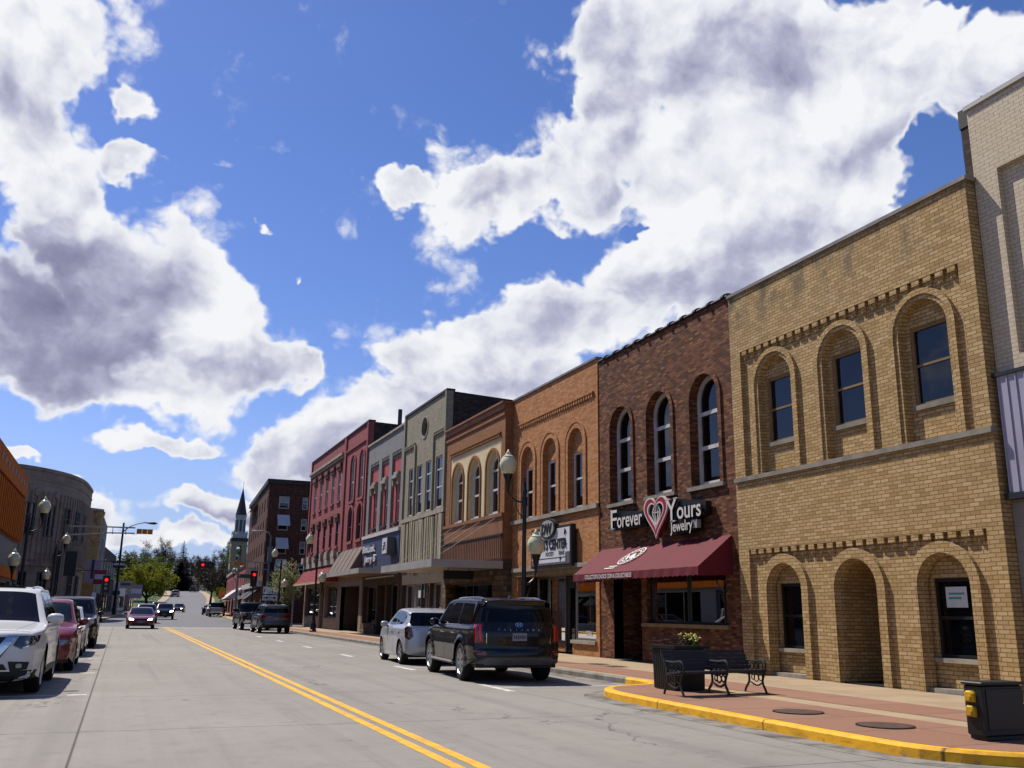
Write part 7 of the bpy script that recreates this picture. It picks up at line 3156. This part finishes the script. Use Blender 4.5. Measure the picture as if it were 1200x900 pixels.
mb.build('sunroof', 'car_glass', c.root, s=1.0)
# grille with the wide silver V
c.patch('grille', [(-.38, .57), (.38, .57), (.60, .93), (-.60, .93)], 'F', 'sign_black', .005)
for k in range(5):
    mb = c.line([(-.40 - .03 * k, .63 + .06 * k), (.40 + .03 * k, .63 + .06 * k)], 'F', .012, .010)
    mb.build('grille_bar', 'metal_dark', c.root, s=1.0)
for sg_ in (1, -1):
    c.patch('grille_chrome', [(sg_ * .0, .56), (sg_ * .34, .56), (sg_ * .62, .95), (sg_ * .47, .95), (sg_ * .27, .66), (0, .66)], 'F', 'chrome', .020)
    dg = (-.8, -.6 * sg_, 0)
    h = c.patch('headlight', [(sg_ * .56, .80), (sg_ * .70, .74), (sg_ * 1.12, .85), (sg_ * 1.20, .955), (sg_ * .66, .945)], 'F', 'lens_dark', .008, .05, dirv=dg)
    for yy in (.80, .93):
        c.patch('reflector', roundrect((sg_ * yy, .845), .075, .06, .028), 'F', 'lens_clear', .013, .03, parent=h, dirv=dg)
    c.patch('daytime_strip', [(sg_ * .72, .75), (sg_ * 1.10, .85), (sg_ * 1.10, .864), (sg_ * .73, .768)], 'F', 'chrome', .014, .04, parent=h, dirv=dg)
    f_ = c.patch('fog_light', [(sg_ * (ww - .42), .40), (sg_ * (ww - .18), .42), (sg_ * (ww - .16), .54), (sg_ * (ww - .46), .55)], 'F', 'plastic_black', .008)
    c.patch('fog_lens', roundrect((sg_ * (ww - .3), .48), .09, .07, .03), 'F', 'lens_clear', .014, .03, parent=f_)
mb = MB()
loc, nr = c.cast((5, 0, .78), (-1, 0, 0))
mb.lathe([(.075, 0), (.075, .03), (.06, .034), (.06, .012)], (loc.x, 0, .78), 20, 'x')
mb.box(loc.x + .03, loc.x + .042, -.09, .09, .765, .795)
mb.build('badge', 'chrome', c.root, s=1.0)
c.patch('lower_grille', [(-.52, .42), (.52, .42), (.46, .51), (-.46, .51)], 'F', 'plastic_black', .007)
c.patch('skid_strip', [(-.56, .395), (.56, .395), (.56, .415), (-.56, .415)], 'F', 'chrome', .012)
c.patch('lower_lip', [(-ww + .10, .24), (ww - .10, .24), (ww - .05, .41), (-ww + .05, .41)], 'F', 'plastic_black', .008)
c.both('sill_trim', [(max(s_['axles']) - .48, .275), (min(s_['axles']) + .48, .275), (min(s_['axles']) + .48, .39), (max(s_['axles']) - .48, .39)], 'plastic_black', off=.012)
c.place(-2.4, 23.0, -90.5)

# red car behind it
c = Car('parked_car', 'red car parked between the white suv and the grey car', sedan_spec(4.55, 1.78, 1.62, 'paint_red_car', 1.02, .33, 2.65, .9, 1.02, .82, .70, hatch=True))
detail_sedan(c, 'car_glass_teal', 'lens_clear', hatch=True)
for sg_, v_ in ((1, 'L'), (-1, 'R')):
    c.patch('turn_lamp', [(c.L / 2 - .24, .63), (c.L / 2 - .36, .66), (c.L / 2 - .38, .71), (c.L / 2 - .26, .69)], v_, 'lens_amber', .012)
c.place(-2.0, 29.7, -90)
# grey sedan, third
c = Car('parked_car', 'grey sedan parked between the red car and the dark suv', sedan_spec(4.6, 1.8, 1.45, 'paint_silver_car', .95, .32, 2.7, .92, .93, .74, .8))
detail_sedan(c)
c.place(-2.05, 37.6, -90)
# dark suv, fourth
c = Car('parked_car', 'black suv parked farthest in the left row', suv_spec(4.9, 1.95, 1.80, 'paint_black_car', 1.12, .38, 2.85, .93, 1.10, .96, .6))
detail_suv(c, rail='plastic_black', head='lens_clear')
c.place(-1.92, 44.9, -90)

# black suv, near right, tail to the camera
sp = suv_spec(4.98, 1.975, 1.75, 'paint_black_car', 1.12, .40, 2.9, .93, 1.08, .93, .62)
sp['step'] = .05
sp['flare'] = .03
c = Car('parked_car', 'black suv with silver wheels parked in front of the orange brick sports shop', sp)
s_ = c.s
L2, ww, H_, b_ = c.L / 2, c.W / 2, s_['H'], s_['belt']
cw, rake = s_['cw'], s_['rake']
c.patch('windshield', [(cw - .03, -ww + .17), (cw - .03, ww - .17), (cw - rake - .08, ww - .29), (cw - rake - .08, -ww + .29)], 'T', 'car_glass', .005, .06)
zt = H_ - .13
x0, xB, xC, xD = cw - .42, cw - 1.22, cw - 2.18, -L2 + .36
for poly in ([(x0, b_ + .045), (x0 - .42, zt - .03), (xB + .04, zt), (xB + .03, b_ + .045)], [(xB - .03, b_ + .045), (xB - .03, zt), (xC + .04, zt), (xC + .03, b_ + .045)], [(xC - .03, b_ + .045), (xC - .03, zt), (xD + .02, zt - .03), (xD - .02, zt - .12), (xD + .06, b_ + .12), (xD + .2, b_ + .05)]):
    for v_ in 'LR':
        c.patch('side_window', poly, v_, 'car_glass', .005)
c.both('window_chrome', [(xC - .005, b_ + .04), (xC - .005, zt + .02), (xC + .012, zt + .02), (xC + .012, b_ + .04)], 'chrome', off=.011, step=.05)
c.both('window_chrome', [(x0 + .02, b_ + .025), (xD + .2, b_ + .028), (xD + .2, b_ + .042), (x0 + .02, b_ + .039)], 'chrome', off=.010, step=.05)
c.patch('rear_window', [(-ww + .20, b_ + .11), (ww - .20, b_ + .11), (ww - .25, H_ - .25), (-ww + .25, H_ - .25)], 'B', 'car_glass', .006)
c.shut([[(cw - .3, .35), (cw - .34, b_)], [(xB, .35), (xB, b_)], [(xC, .78), (xC, b_)], [(xC, .78), (xC - .12, .38)]])
c.handles((xB + .2, xC + .2), b_ - .14, 'chrome')
c.mirrors(cw - .44, b_ + .03, 'paint_black_car')
c.wheels('multi', .245, rim_mat='rim_silver')
roof_rails(c, cw - rake - .35, -L2 + .5, H_ - .05, ww - .36, 'chrome')
c.both('sill_trim', [(max(s_['axles']) - .47, .35), (min(s_['axles']) + .47, .35), (min(s_['axles']) + .47, .40), (max(s_['axles']) - .47, .40)], 'chrome', off=.03)
c.both('sill_cladding', [(max(s_['axles']) - .47, .312), (min(s_['axles']) + .47, .312), (min(s_['axles']) + .47, .348), (max(s_['axles']) - .47, .348)], 'plastic_black', off=.012)
for sg_, v_ in ((1, 'L'), (-1, 'R')):
    dg = (.75, -.66 * sg_, 0)
    t1 = c.patch('taillight', [(sg_ * .80, .82), (sg_ * 1.08, .80), (sg_ * 1.16, 1.17), (sg_ * .88, 1.19)], 'B', 'lens_red', .009, .05, dirv=dg)
    for u0 in (.87, 1.0):
        c.patch('light_strip', [(sg_ * u0, .85), (sg_ * (u0 + .03), .85), (sg_ * (u0 + .075), 1.15), (sg_ * (u0 + .045), 1.15)], 'B', 'light_tail', .013, .05, parent=t1, dirv=dg)
    c.patch('lamp_surround', [(sg_ * (ww - .30), .80), (sg_ * (ww - .285), .80), (sg_ * (ww - .285), 1.0), (sg_ * (ww - .30), 1.0)], 'B', 'chrome', .010, .05)
    c.patch('reflector', [(sg_ * (ww - .30), .56), (sg_ * (ww - .06), .57), (sg_ * (ww - .06), .66), (sg_ * (ww - .28), .64)], 'B', 'lens_red', .009)
c.patch('bumper_trim', [(-ww + .12, .37), (ww - .12, .37), (ww - .10, .44), (ww - .30, .52), (-ww + .30, .52), (-ww + .10, .44)], 'B', 'plastic_grey', .010)
c.shut([[(-ww + .18, .78), (-ww + .26, .55), (ww - .26, .55), (ww - .18, .78)]], 'hatch_seam', 'B')
plate(c, 'B', .93)
loc, nr = c.cast((-5, 0, 1.12), (1, 0, 0))


class BadgeFr:
    def __init__(self, car, z0):
        self.c = car

    def __call__(self, u, z, d=0.0):
        loc_, n_ = self.c.cast((-5, u, z), (1, 0, 0))
        return (loc_.x - .004 - d, u, z)


bf = BadgeFr(c, 1.0)
mb = MB()
for k in range(20):
    a0, a1 = 2 * pi * k / 20, 2 * pi * (k + 1) / 20
    mb.hexa([bf(.085 * cos(a0), 1.175 + .045 * sin(a0), 0), bf(.085 * cos(a1), 1.175 + .045 * sin(a1), 0), bf(.072 * cos(a1), 1.175 + .035 * sin(a1), 0), bf(.072 * cos(a0), 1.175 + .035 * sin(a0), 0),
             bf(.085 * cos(a0), 1.175 + .045 * sin(a0), .006), bf(.085 * cos(a1), 1.175 + .045 * sin(a1), .006), bf(.072 * cos(a1), 1.175 + .035 * sin(a1), .006), bf(.072 * cos(a0), 1.175 + .035 * sin(a0), .006)])
mb.hexa([bf(.05, 1.205), bf(.035, 1.205), bf(.02, 1.145), bf(.035, 1.145), bf(.05, 1.205, .006), bf(.035, 1.205, .006), bf(.02, 1.145, .006), bf(.035, 1.145, .006)])
mb.hexa([bf(-.02, 1.205), bf(-.035, 1.205), bf(-.05, 1.145), bf(-.035, 1.145), bf(-.02, 1.205, .006), bf(-.035, 1.205, .006), bf(-.05, 1.145, .006), bf(-.035, 1.145, .006)])
mb.hexa([bf(.03, 1.183), bf(-.03, 1.183), bf(-.03, 1.17), bf(.03, 1.17), bf(.03, 1.183, .006), bf(-.03, 1.183, .006), bf(-.03, 1.17, .006), bf(.03, 1.17, .006)])
mb.build('badge', 'chrome', c.root, s=1.0)


for k, ch_ in enumerate('PALISADE'):
    # spaced letters across the tailgate
    cu = .44 - k * .125

    class OneFr:
        def __call__(self, u, z, d=0.0):
            loc_, n_ = c.cast((-5, u, z), (1, 0, 0))
            return ((loc_.x - .003 - d) / S, u / S, z / S)
    o = text_mesh(ch_, .058, OneFr(), cu, 1.055, 0, .006, 'tailgate_letter', 'chrome', c.root, align='CENTER', sx=1.25)
mb = MB()
loc, nr = c.cast((-L2 + .75, 0, 4), (0, 0, -1))
mb.loft([[(-L2 + .75 + a * x, w * bq, loc.z + h) for x, bq in ((-1, -1), (1, -1), (1, 1), (-1, 1))] for a, w, h in ((.09, .035, -.01), (.06, .022, .03), (.02, .01, .06))], True, True)
mb.build('roof_antenna', 'plastic_black', c.root, s=1.0)
c.patch('grille', [(-.5, .5), (.5, .5), (.55, .9), (-.55, .9)], 'F', 'sign_black', .006)
for sg_ in (1, -1):
    c.patch('headlight', [(sg_ * .58, .7), (sg_ * (ww - .15), .72), (sg_ * (ww - .12), .9), (sg_ * .6, .88)], 'F', 'lens_clear', .008)
c.place(9.12, 23.95, 85.5)

# silver hatchback ahead of it
c = Car('parked_car', 'small silver hatchback parked just ahead of the black suv', sedan_spec(4.04, 1.74, 1.52, 'paint_silver_car', 1.0, .32, 2.53, .82, 1.0, .78, .78, hatch=True))
detail_sedan(c, hatch=True, tail=None)
for sg_ in (1, -1):
    dg = (.75, -.66 * sg_, 0)
    t_ = c.patch('taillight', [(sg_ * .66, .74), (sg_ * .80, .66), (sg_ * .96, .72), (sg_ * 1.06, .96), (sg_ * .90, 1.02), (sg_ * .74, .98)], 'B', 'lens_red_dark', .012, .04, dirv=dg)
    for u0, zc in ((.80, .78), (.87, .91)):
        c.patch('tail_lens', roundrect((sg_ * u0, zc), .115, .105, .05, 5), 'B', 'lens_red', .018, .03, parent=t_, dirv=dg)
mb = MB()
mb.tube([(-c.L / 2 + .62, 0, 1.50), (-c.L / 2 + .55, 0, 1.56)], .02, 6)
mb.build('roof_antenna', 'plastic_black', c.root, s=1.0)
c.place(9.4, 31.0, 86.5)

# grey suv and dark pickup up the row
c = Car('parked_car', 'grey blue suv parked behind the dark pickup near the red awning', suv_spec(4.65, 1.88, 1.70, 'paint_grey_car', 1.08, .36, 2.75, .9, 1.05, .9, .6))
detail_suv(c, rail='chrome', tail='lens_red')
c.place(9.95, 69.2, 90.5)


def pickup(label, paint_, bed_cover=None):
    L = 5.7
    F, R = L / 2, -L / 2
    cw = F - 1.35
    out = [(F - .08, .34), (F - .01, .45), (F, .7), (F - .02, .95), (F - .1, 1.08), (F - .7, 1.15), (cw + .05, 1.19), (cw - .05, 1.22), (cw - .62, 1.76), (cw - .85, 1.85), (cw - 1.4, 1.87), (cw - 1.95, 1.83), (cw - 2.08, 1.76), (cw - 2.18, 1.2), (cw - 2.25, 1.16), (R + .4, 1.15), (R + .05, 1.15), (R + .01, 1.1), (R, .8), (R, .6), (R + .04, .5), (R + .1, .45)]
    sp_ = dict(L=L, W=1.98, H=1.88, paint=paint_, belt=1.22, wr=.40, axles=(F - 1.0, F - 1.0 - 3.5), outline=out, sill=.42, cw=cw, rake=.62, tumble=.26, rpull=.03, fpull=.08)
    c = Car('pickup_truck', label, sp_, 'pickup')
    ww = c.W / 2
    c.patch('windshield', [(cw - .05, -ww + .18), (cw - .05, ww - .18), (cw - .68, ww - .28), (cw - .68, -ww + .28)], 'T', 'car_glass', .005)
    for poly in ([(cw - .42, 1.26), (cw - .78, 1.70), (cw - 1.12, 1.72), (cw - 1.12, 1.26)], [(cw - 1.2, 1.26), (cw - 1.2, 1.72), (cw - 1.9, 1.70), (cw - 1.98, 1.26)]):
        for v_ in 'LR':
            c.patch('side_window', poly, v_, 'car_glass', .005)
    c.patch('rear_window', [(-ww + .3, 1.30), (ww - .3, 1.30), (ww - .35, 1.68), (-ww + .35, 1.68)], 'B', 'car_glass', .006)
    for sg_ in (1, -1):
        c.patch('taillight', [(sg_ * (ww - .22), .78), (sg_ * (ww - .07), .78), (sg_ * (ww - .07), 1.1), (sg_ * (ww - .22), 1.1)], 'B', 'lens_red', .01)
        c.patch('headlight', [(sg_ * .6, .82), (sg_ * (ww - .15), .82), (sg_ * (ww - .15), 1.02), (sg_ * .6, 1.0)], 'F', 'lens_clear', .008)
    c.patch('rear_bumper', [(-ww + .1, .5), (ww - .1, .5), (ww - .1, .68), (-ww + .1, .68)], 'B', 'chrome', .03)
    c.patch('grille', [(-.55, .72), (.55, .72), (.55, 1.0), (-.55, 1.0)], 'F', 'sign_black', .006)
    c.shut([[(cw - .25, .5), (cw - .3, 1.2)], [(cw - 1.16, .5), (cw - 1.16, 1.2)], [(cw - 2.15, .5), (cw - 2.15, 1.15)]])
    c.handles((cw - .95, cw - 1.85), 1.08, 'chrome')
    c.mirrors(cw - .45, 1.28, 'plastic_black', (.15, .13, .13))
    c.wheels('six', .25)
    plate(c, 'B', .78)
    mb = MB()
    mb.bbox(R + .1, cw - 2.3, -ww + .12, ww - .12, 1.13, 1.175, .02)
    mb.build('bed_cover', bed_cover or 'plastic_black', c.root, s=1.0)
    return c


c = pickup('dark pickup truck parked ahead of the grey blue suv on the right', 'paint_charcoal_car')
c.place(9.9, 79.2, 91)
c = pickup('dark pickup with a pale tailgate parked on the right beyond the crossing', 'paint_charcoal_car', 'plastic_black')
c.patch('tailgate_panel', [(-.85, .7), (.85, .7), (.85, 1.14), (-.85, 1.14)], 'B', 'metal_light', .035)
c.place(13.6, 150, 84, gz(150))
c = Car('parked_car', 'silver sedan parked first past the pale tailgate pickup', sedan_spec(4.6, 1.8, 1.45, 'paint_silver_car'))
detail_sedan(c)
c.place(13.9, 160, 84, gz(160))
c = Car('parked_car', 'black car parked farthest along the right kerb beyond the crossing', sedan_spec(4.6, 1.8, 1.45, 'paint_black_car'))
detail_sedan(c)
c.place(14.1, 171, 84, gz(171))

# traffic coming towards the camera
c = Car('moving_car', 'dark red sedan with lit headlights driving towards the crossing', sedan_spec(4.75, 1.82, 1.44, 'paint_maroon_car', .93, .325, 2.75, .95, .92, .73, .85))
detail_sedan(c, 'car_glass_teal', 'light_head')
c.place(1.62, 81.4, -91)
c = Car('moving_car', 'dark blue suv half hidden behind the dark red sedan', suv_spec(4.6, 1.85, 1.68, 'paint_blue_car', 1.07, .35, 2.7, .9, 1.04, .9, .65))
detail_suv(c, rail='chrome')
c.place(2.5, 104, -90, gz(102))
c = Car('moving_car', 'black suv with lit headlights waiting at the crossing', suv_spec(4.7, 1.9, 1.70, 'paint_navy_car', 1.07, .36, 2.75, .9, 1.05, .92, .65))
detail_suv(c, rail=None, head='light_head')
c.place(5.15, 125.0, -93, gz(124))
c = Car('moving_car', 'dark van partly hidden behind the black suv at the crossing', suv_spec(4.9, 1.95, 1.85, 'paint_charcoal_car', 1.12, .36, 2.9, .9, 1.08, .95, .75))
detail_suv(c, rail=None, head='light_head')
c.place(5.0, 141, -95, gz(139))
c = Car('moving_car', 'small black car coming down the middle of the road beyond the others', sedan_spec(4.6, 1.82, 1.5, 'paint_black_car'))
detail_sedan(c, head='light_head')
c.place(11.1, 205, -98, gz(205))
c = Car('parked_car', 'pale grey van parked on the left side high on the hill', suv_spec(4.9, 1.9, 1.85, 'paint_pewter_car', 1.1, .36, 2.9, .9, 1.08, .95, .7))
detail_suv(c, rail=None)
c.place(15.9, 322, -100, gz(322), 0.02)
c = Car('moving_car', 'dark suv driving away at the top of the hill', suv_spec(4.8, 1.9, 1.75, 'paint_charcoal_car', 1.1, .36, 2.8, .9, 1.08, .95, .6))
detail_suv(c, rail=None)
c.place(25.2, 384, 84, gz(384), -.04)

# ------------------------------------------------------------------ trees
def rvec(r):
    while True:
        v = Vector((r.uniform(-1, 1), r.uniform(-1, 1), r.uniform(-1, 1)))
        if .05 < v.length < 1:
            return v


def grow(r, mb, base, top, rad, levels, tips, spread=.75, n=6, segs=4):
    """recursive limbs; collects the tips"""
    d = top - base
    L = d.length
    pts = [base]
    for i in range(1, segs + 1):
        t = i / segs
        pts.append(base + d * t + rvec(r) * L * .05 * (1 if i < segs else .5))
    mb.tube([tuple(p) for p in pts], [rad * (1 - .6 * i / segs) for i in range(segs + 1)], n, cap=False)
    tips.append((pts[-1], levels))
    if levels == 0:
        return
    for i in range(1, segs + 1):
        for _ in range(2 if i > 1 else (1 if levels < 3 else 0)):
            q = pts[i]
            dd = (d.normalized() + rvec(r) * spread).normalized()
            dd.z = max(dd.z, -.15)
            grow(r, mb, q, q + dd * L * r.uniform(.24, .42), rad * (1 - .6 * i / segs) * .6, levels - 1, tips, spread, max(3, n - 1), 3)


def leafy(mb, r, c, size, up=.3):
    n = (rvec(r) + Vector((0, 0, up))).normalized()
    a = n.orthogonal().normalized()
    a.rotate(Quaternion(n, r.uniform(0, 6.28)))
    b = n.cross(a)
    l, w = size * r.uniform(.7, 1.3), size * r.uniform(.35, .6)
    mb.add([tuple(c - a * l), tuple(c + b * w), tuple(c + a * l), tuple(c - b * w)], [(0, 1, 2, 3)])


def tree(name, label, x, y, z, h, rad, leaf, n_leaf, seed, leafsize=.28, trunk_h=.3, trunk_r=.25, group=None, bark='bark', flat=.8, clump=9, levels=2, zc=None):
    r = random.Random(seed)
    root = empty(name, (x, y, z), label, 'tree', group)
    tm = MB()
    tips = []
    base = Vector((x, y, z - .3))
    fork = Vector((x + r.uniform(-.2, .2), y, z + h * trunk_h))
    tm.tube([tuple(base), tuple(base.lerp(fork, .5) + rvec(r) * .06), tuple(fork)], [trunk_r * 1.25, trunk_r, trunk_r * .85], 8)
    for k in range(6):
        a = 2 * pi * k / 6 + r.uniform(-.4, .4)
        top = Vector((x + rad * .62 * cos(a), y + rad * .62 * sin(a), z + h * r.uniform(.55, .76)))
        grow(r, tm, fork, top, trunk_r * .5, levels, tips)
    grow(r, tm, fork, Vector((x, y, z + h * .82)), trunk_r * .6, levels, tips)
    tm.build('trunk', bark, root, smooth=True)
    cm = MB()
    cz = z + h * (trunk_h + 1) / 2
    hz = h * (1 - trunk_h) / 2
    cl = []
    tp = [t for t, l in tips if l <= 1 and ((t.x - x) ** 2 + (t.y - y) ** 2) / rad ** 2 + ((t.z - cz) / hz) ** 2 < 1.05]
    while len(cl) < n_leaf // clump:
        if r.random() < .55 and tp:
            c = r.choice(tp) + rvec(r) * rad * .16
        else:
            v = rvec(r)
            v.normalize()
            v *= r.random() ** .4
            wob = 1 + .28 * sin(3 * atan2(v.y, v.x) + seed) + .2 * sin(5 * v.z + seed * 2)
            c = Vector((x + v.x * rad * wob, y + v.y * rad * wob, cz + v.z * hz * wob))
        cl.append(c)
    for c in cl:
        cr = r.uniform(.3, .9) * rad * .15
        for _ in range(r.randint(clump // 2, clump * 3 // 2)):
            leafy(cm, r, c + rvec(r) * cr * 1.3, leafsize)
    cm.build('crown', leaf, root)
    return root


def bare_tree(name, label, x, y, z, h, rad, seed, group, bark='bark_dark', leaf=None, n_leaf=0, levels=3, trunk_r=.3, twig=.02):
    r = random.Random(seed)
    root = empty(name, (x, y, z), label, 'tree', group)
    tm = MB()
    tips = []
    fork = Vector((x + r.uniform(-.3, .3), y, z + h * .28))
    tm.tube([(x, y, z - .4), tuple(fork)], [trunk_r * 1.3, trunk_r * .8], 7)
    for k in range(5):
        a = 2 * pi * k / 5 + r.uniform(-.4, .4)
        top = Vector((x + rad * .55 * cos(a), y + rad * .55 * sin(a), z + h * r.uniform(.5, .74)))
        grow(r, tm, fork, top, trunk_r * .5, levels - 1, tips, .8, 5, 3)
    grow(r, tm, fork, Vector((x, y, z + h * .8)), trunk_r * .6, levels - 1, tips, .8, 5, 3)
    tm.build('trunk', bark, root)
    cm = MB()
    cm.use(bark)
    for t, l in tips:
        for _ in range(7 if l <= 1 else 3):
            d = (rvec(r) + Vector((0, 0, .55))).normalized()
            L = h * r.uniform(.05, .11)
            e = t + d * L
            w = d.orthogonal().normalized() * twig * r.uniform(1, 2.2)
            cm.add([tuple(t - w), tuple(t + w), tuple(e)], [(0, 1, 2)])
            for _ in range(3):
                q = t.lerp(e, r.uniform(.3, .95))
                e2 = q + (d + rvec(r) * .9).normalized() * L * .6
                cm.add([tuple(q - w * .6), tuple(q + w * .6), tuple(e2)], [(0, 1, 2)])
    if leaf:
        cm.use(leaf)
        for _ in range(n_leaf):
            t, l = r.choice(tips)
            leafy(cm, r, t + rvec(r) * h * .07, .16)
    cm.build('crown', None, root)
    return root


def spruce(label, x, y, z, h, rad, seed, group='dark spruces on the hill'):
    r = random.Random(seed)
    root = empty('spruce_tree', (x, y, z), label, 'tree', group)
    tm = MB()
    tm.tube([(x, y, z - .3), (x, y, z + h * .5), (x, y, z + h)], [.35, .2, .03], 7)
    tm.build('trunk', 'bark_dark', root)
    cm = MB()
    zz = z + h * .06
    while zz < z + h * .985:
        t = (zz - z) / h
        R = rad * (1 - t) ** .85 * r.uniform(.75, 1.15) + .15
        nb = max(5, int(11 * (1 - t) + 4))
        a0 = r.uniform(0, 6)
        for k in range(nb):
            a = a0 + 2 * pi * k / nb + r.uniform(-.25, .25)
            Rb = R * r.uniform(.65, 1.12)
            d = Vector((cos(a), sin(a), 0))
            prev = Vector((x, y, zz))
            for i in range(1, 7):
                f = i / 6
                p = Vector((x, y, zz)) + d * Rb * f + Vector((0, 0, -.28 * Rb * f + .12 * Rb * f * f + r.uniform(-.1, .1)))
                s_ = Vector((-d.y, d.x, 0)) * (Rb * .30 * (1 - f * .65) * r.uniform(.6, 1.2) + .08)
                drop = Vector((0, 0, -r.uniform(.15, .5) * (1 - t * .5)))
                cm.add([tuple(prev), tuple(prev.lerp(p, .5) + s_ + drop), tuple(p), tuple(prev.lerp(p, .5) - s_ + drop)], [(0, 1, 2), (0, 2, 3)])
                hz_ = Vector((0, 0, -r.uniform(.35, .9) * (1.1 - t)))
                cm.add([tuple(prev), tuple(p), tuple(p + hz_ * (1 - .5 * f)), tuple(prev + hz_)], [(0, 1, 2, 3)])
                prev = p
        zz += h * .021 * r.uniform(.8, 1.2)
    cm.build('crown', 'leaf_spruce', root)
    return root


GRP = 'bare trees on the hill'
tree('willow_tree', 'bright yellow green tree left of the road at the foot of the hill', 5.6, 240, gz(240), 10.6, 6.0, 'leaf_spring', 9000, 4, .26, .22, .38, flat=.8)
tree('leafy_tree', 'pale green tree behind the left shop roofs', 1.8, 285, gz(285), 12.8, 6.0, 'leaf_pale', 7000, 9, .34, .3, .4)
tree('leafy_tree', 'smaller olive green tree between the pale tree and the bare trees', 9.5, 330, gz(330), 12.5, 5.5, 'leaf_olive', 5000, 12, .34, .3, .4)
tree('leafy_tree', 'low bright green tree on the right lawn behind the dark bare tree', 26.4, 285, gz(285), 4.6, 1.9, 'leaf_spring', 2200, 17, .2, .2, .12)
tree('leafy_tree', 'yellow green tree below the church tower', 36, 350, gz(350), 18.5, 6.0, 'leaf_olive', 4000, 19, .32, .3, .3)
tree('blossom_tree', 'small tree in pale blossom at the corner past the maroon building', 13.55, 86.4, GZ0, 5.9, 1.35, 'leaf_blossom', 7000, 23, .07, .24, .08, levels=2)
spruce('tall dark spruce in the middle of the skyline', 22.6, 425, 8.2, 21.5, 6.6, 3)
spruce('shorter dark spruce beside the church tower', 38.6, 400, 7.9, 21.0, 6.4, 5)
bare = [(13.5, 405, 20, 7, 'bare tree left of the tall spruce, with the highest twigs'), (18.0, 440, 19, 7, 'bare tree just left of the tall spruce'), (8.0, 430, 19, 7, 'bare tree above the yellow green tree'),
        (26.8, 420, 14.5, 6, 'bare tree just right of the tall spruce'), (30.5, 435, 15, 6.5, 'bare tree midway between the two spruces'), (34.5, 425, 14, 6, 'bare tree left of the shorter spruce'),
        (22.6, 272, 11.6, 5.6, 'large dark bare tree on the right lawn by the road'), (29.5, 330, 13.5, 6, 'bare tree on the right lawn before the church')]
for i, (x, y, h, rad, lb) in enumerate(bare):
    bare_tree('bare_tree', lb, x, y, gz(y), h, rad, 40 + i, GRP, leaf='leaf_budding', n_leaf=3600, twig=.034 if y > 380 else .026)
# the wood on the skyline reads as one mass
r = random.Random(77)
wm = MB()
wm.use('bark_dark')
for k in range(210):
    x = r.uniform(-160, 230)
    y = r.uniform(455, 520)
    h = r.uniform(9, 15) + (3 if x < 20 else 0)
    zb0 = 7.2
    wm.tube([(x, y, zb0 - 1), (x + r.uniform(-1, 1), y, zb0 + h)], [.3, .05], 5)
    for _ in range(260):
        v = rvec(r)
        c = Vector((x + v.x * 4.6, y + v.y * 4.6, zb0 + h * .58 + v.z * h * .46))
        wm.use('bark_dark' if r.random() < .35 else ('leaf_budding' if r.random() < .7 else 'leaf_olive'))
        d = (rvec(r) + Vector((0, 0, .4))).normalized() * r.uniform(.6, 1.5)
        w = d.orthogonal().normalized() * r.uniform(.1, .26)
        wm.add([tuple(c - w), tuple(c + w), tuple(c + d)], [(0, 1, 2)])
tag(wm.build('distant_woods', None), 'mass of brown and budding woods on the skyline', None, None, 'stuff')
# hedge line at the hill crest
hm = MB()
for k in range(5200):
    x, y = r.uniform(-30, 90), r.uniform(398, 430)
    if abs(x - interp(GX, y)) < 4.2 and y < 422:
        continue
    c = Vector((x, y, gz(y) + r.uniform(-.2, 2.6) ** 1.0 if True else 0))
    d = rvec(r).normalized() * r.uniform(.3, .8)
    w = d.orthogonal().normalized() * r.uniform(.12, .3)
    hm.use('leaf_budding' if r.random() < .6 else 'leaf_spruce')
    hm.add([tuple(c - w), tuple(c + w), tuple(c + d)], [(0, 1, 2)])
tag(hm.build('undergrowth', None), 'low brown undergrowth along the crest of the hill', None, None, 'stuff')
# a few far houses between the trees
for (x, y, w, h, lb) in ((27.5, 445, 9, 5, 'pale house at the head of the road behind the bare trees'), (8, 380, 8, 5, 'small pale house left of the road behind the bare trees')):
    o = empty('house', (x, y, gz(y)), lb, 'house')
    z = gz(y)
    m = MB()
    m.box(x - w / 2, x + w / 2, y, y + 8, z - .3, z + h)
    m.build('wall', 'wood_cream', o)
    m = MB()
    m.add([(x - w / 2 - .4, y - .4, z + h), (x + w / 2 + .4, y - .4, z + h), (x + w / 2 + .4, y + 4, z + h + 3), (x - w / 2 - .4, y + 4, z + h + 3), (x - w / 2 - .4, y + 8.4, z + h), (x + w / 2 + .4, y + 8.4, z + h)], [(0, 1, 2, 3), (3, 2, 5, 4), (0, 3, 4), (1, 5, 2)])
    m.build('roof', 'slate', o)
    fh = Fr('F', y)
    for u in (x - w * .25, x + w * .25):
        window(fh, u - .6, u + .6, z + 1.2, z + 2.8, .08, o, 'wood_white', 'pane_dark', .1)
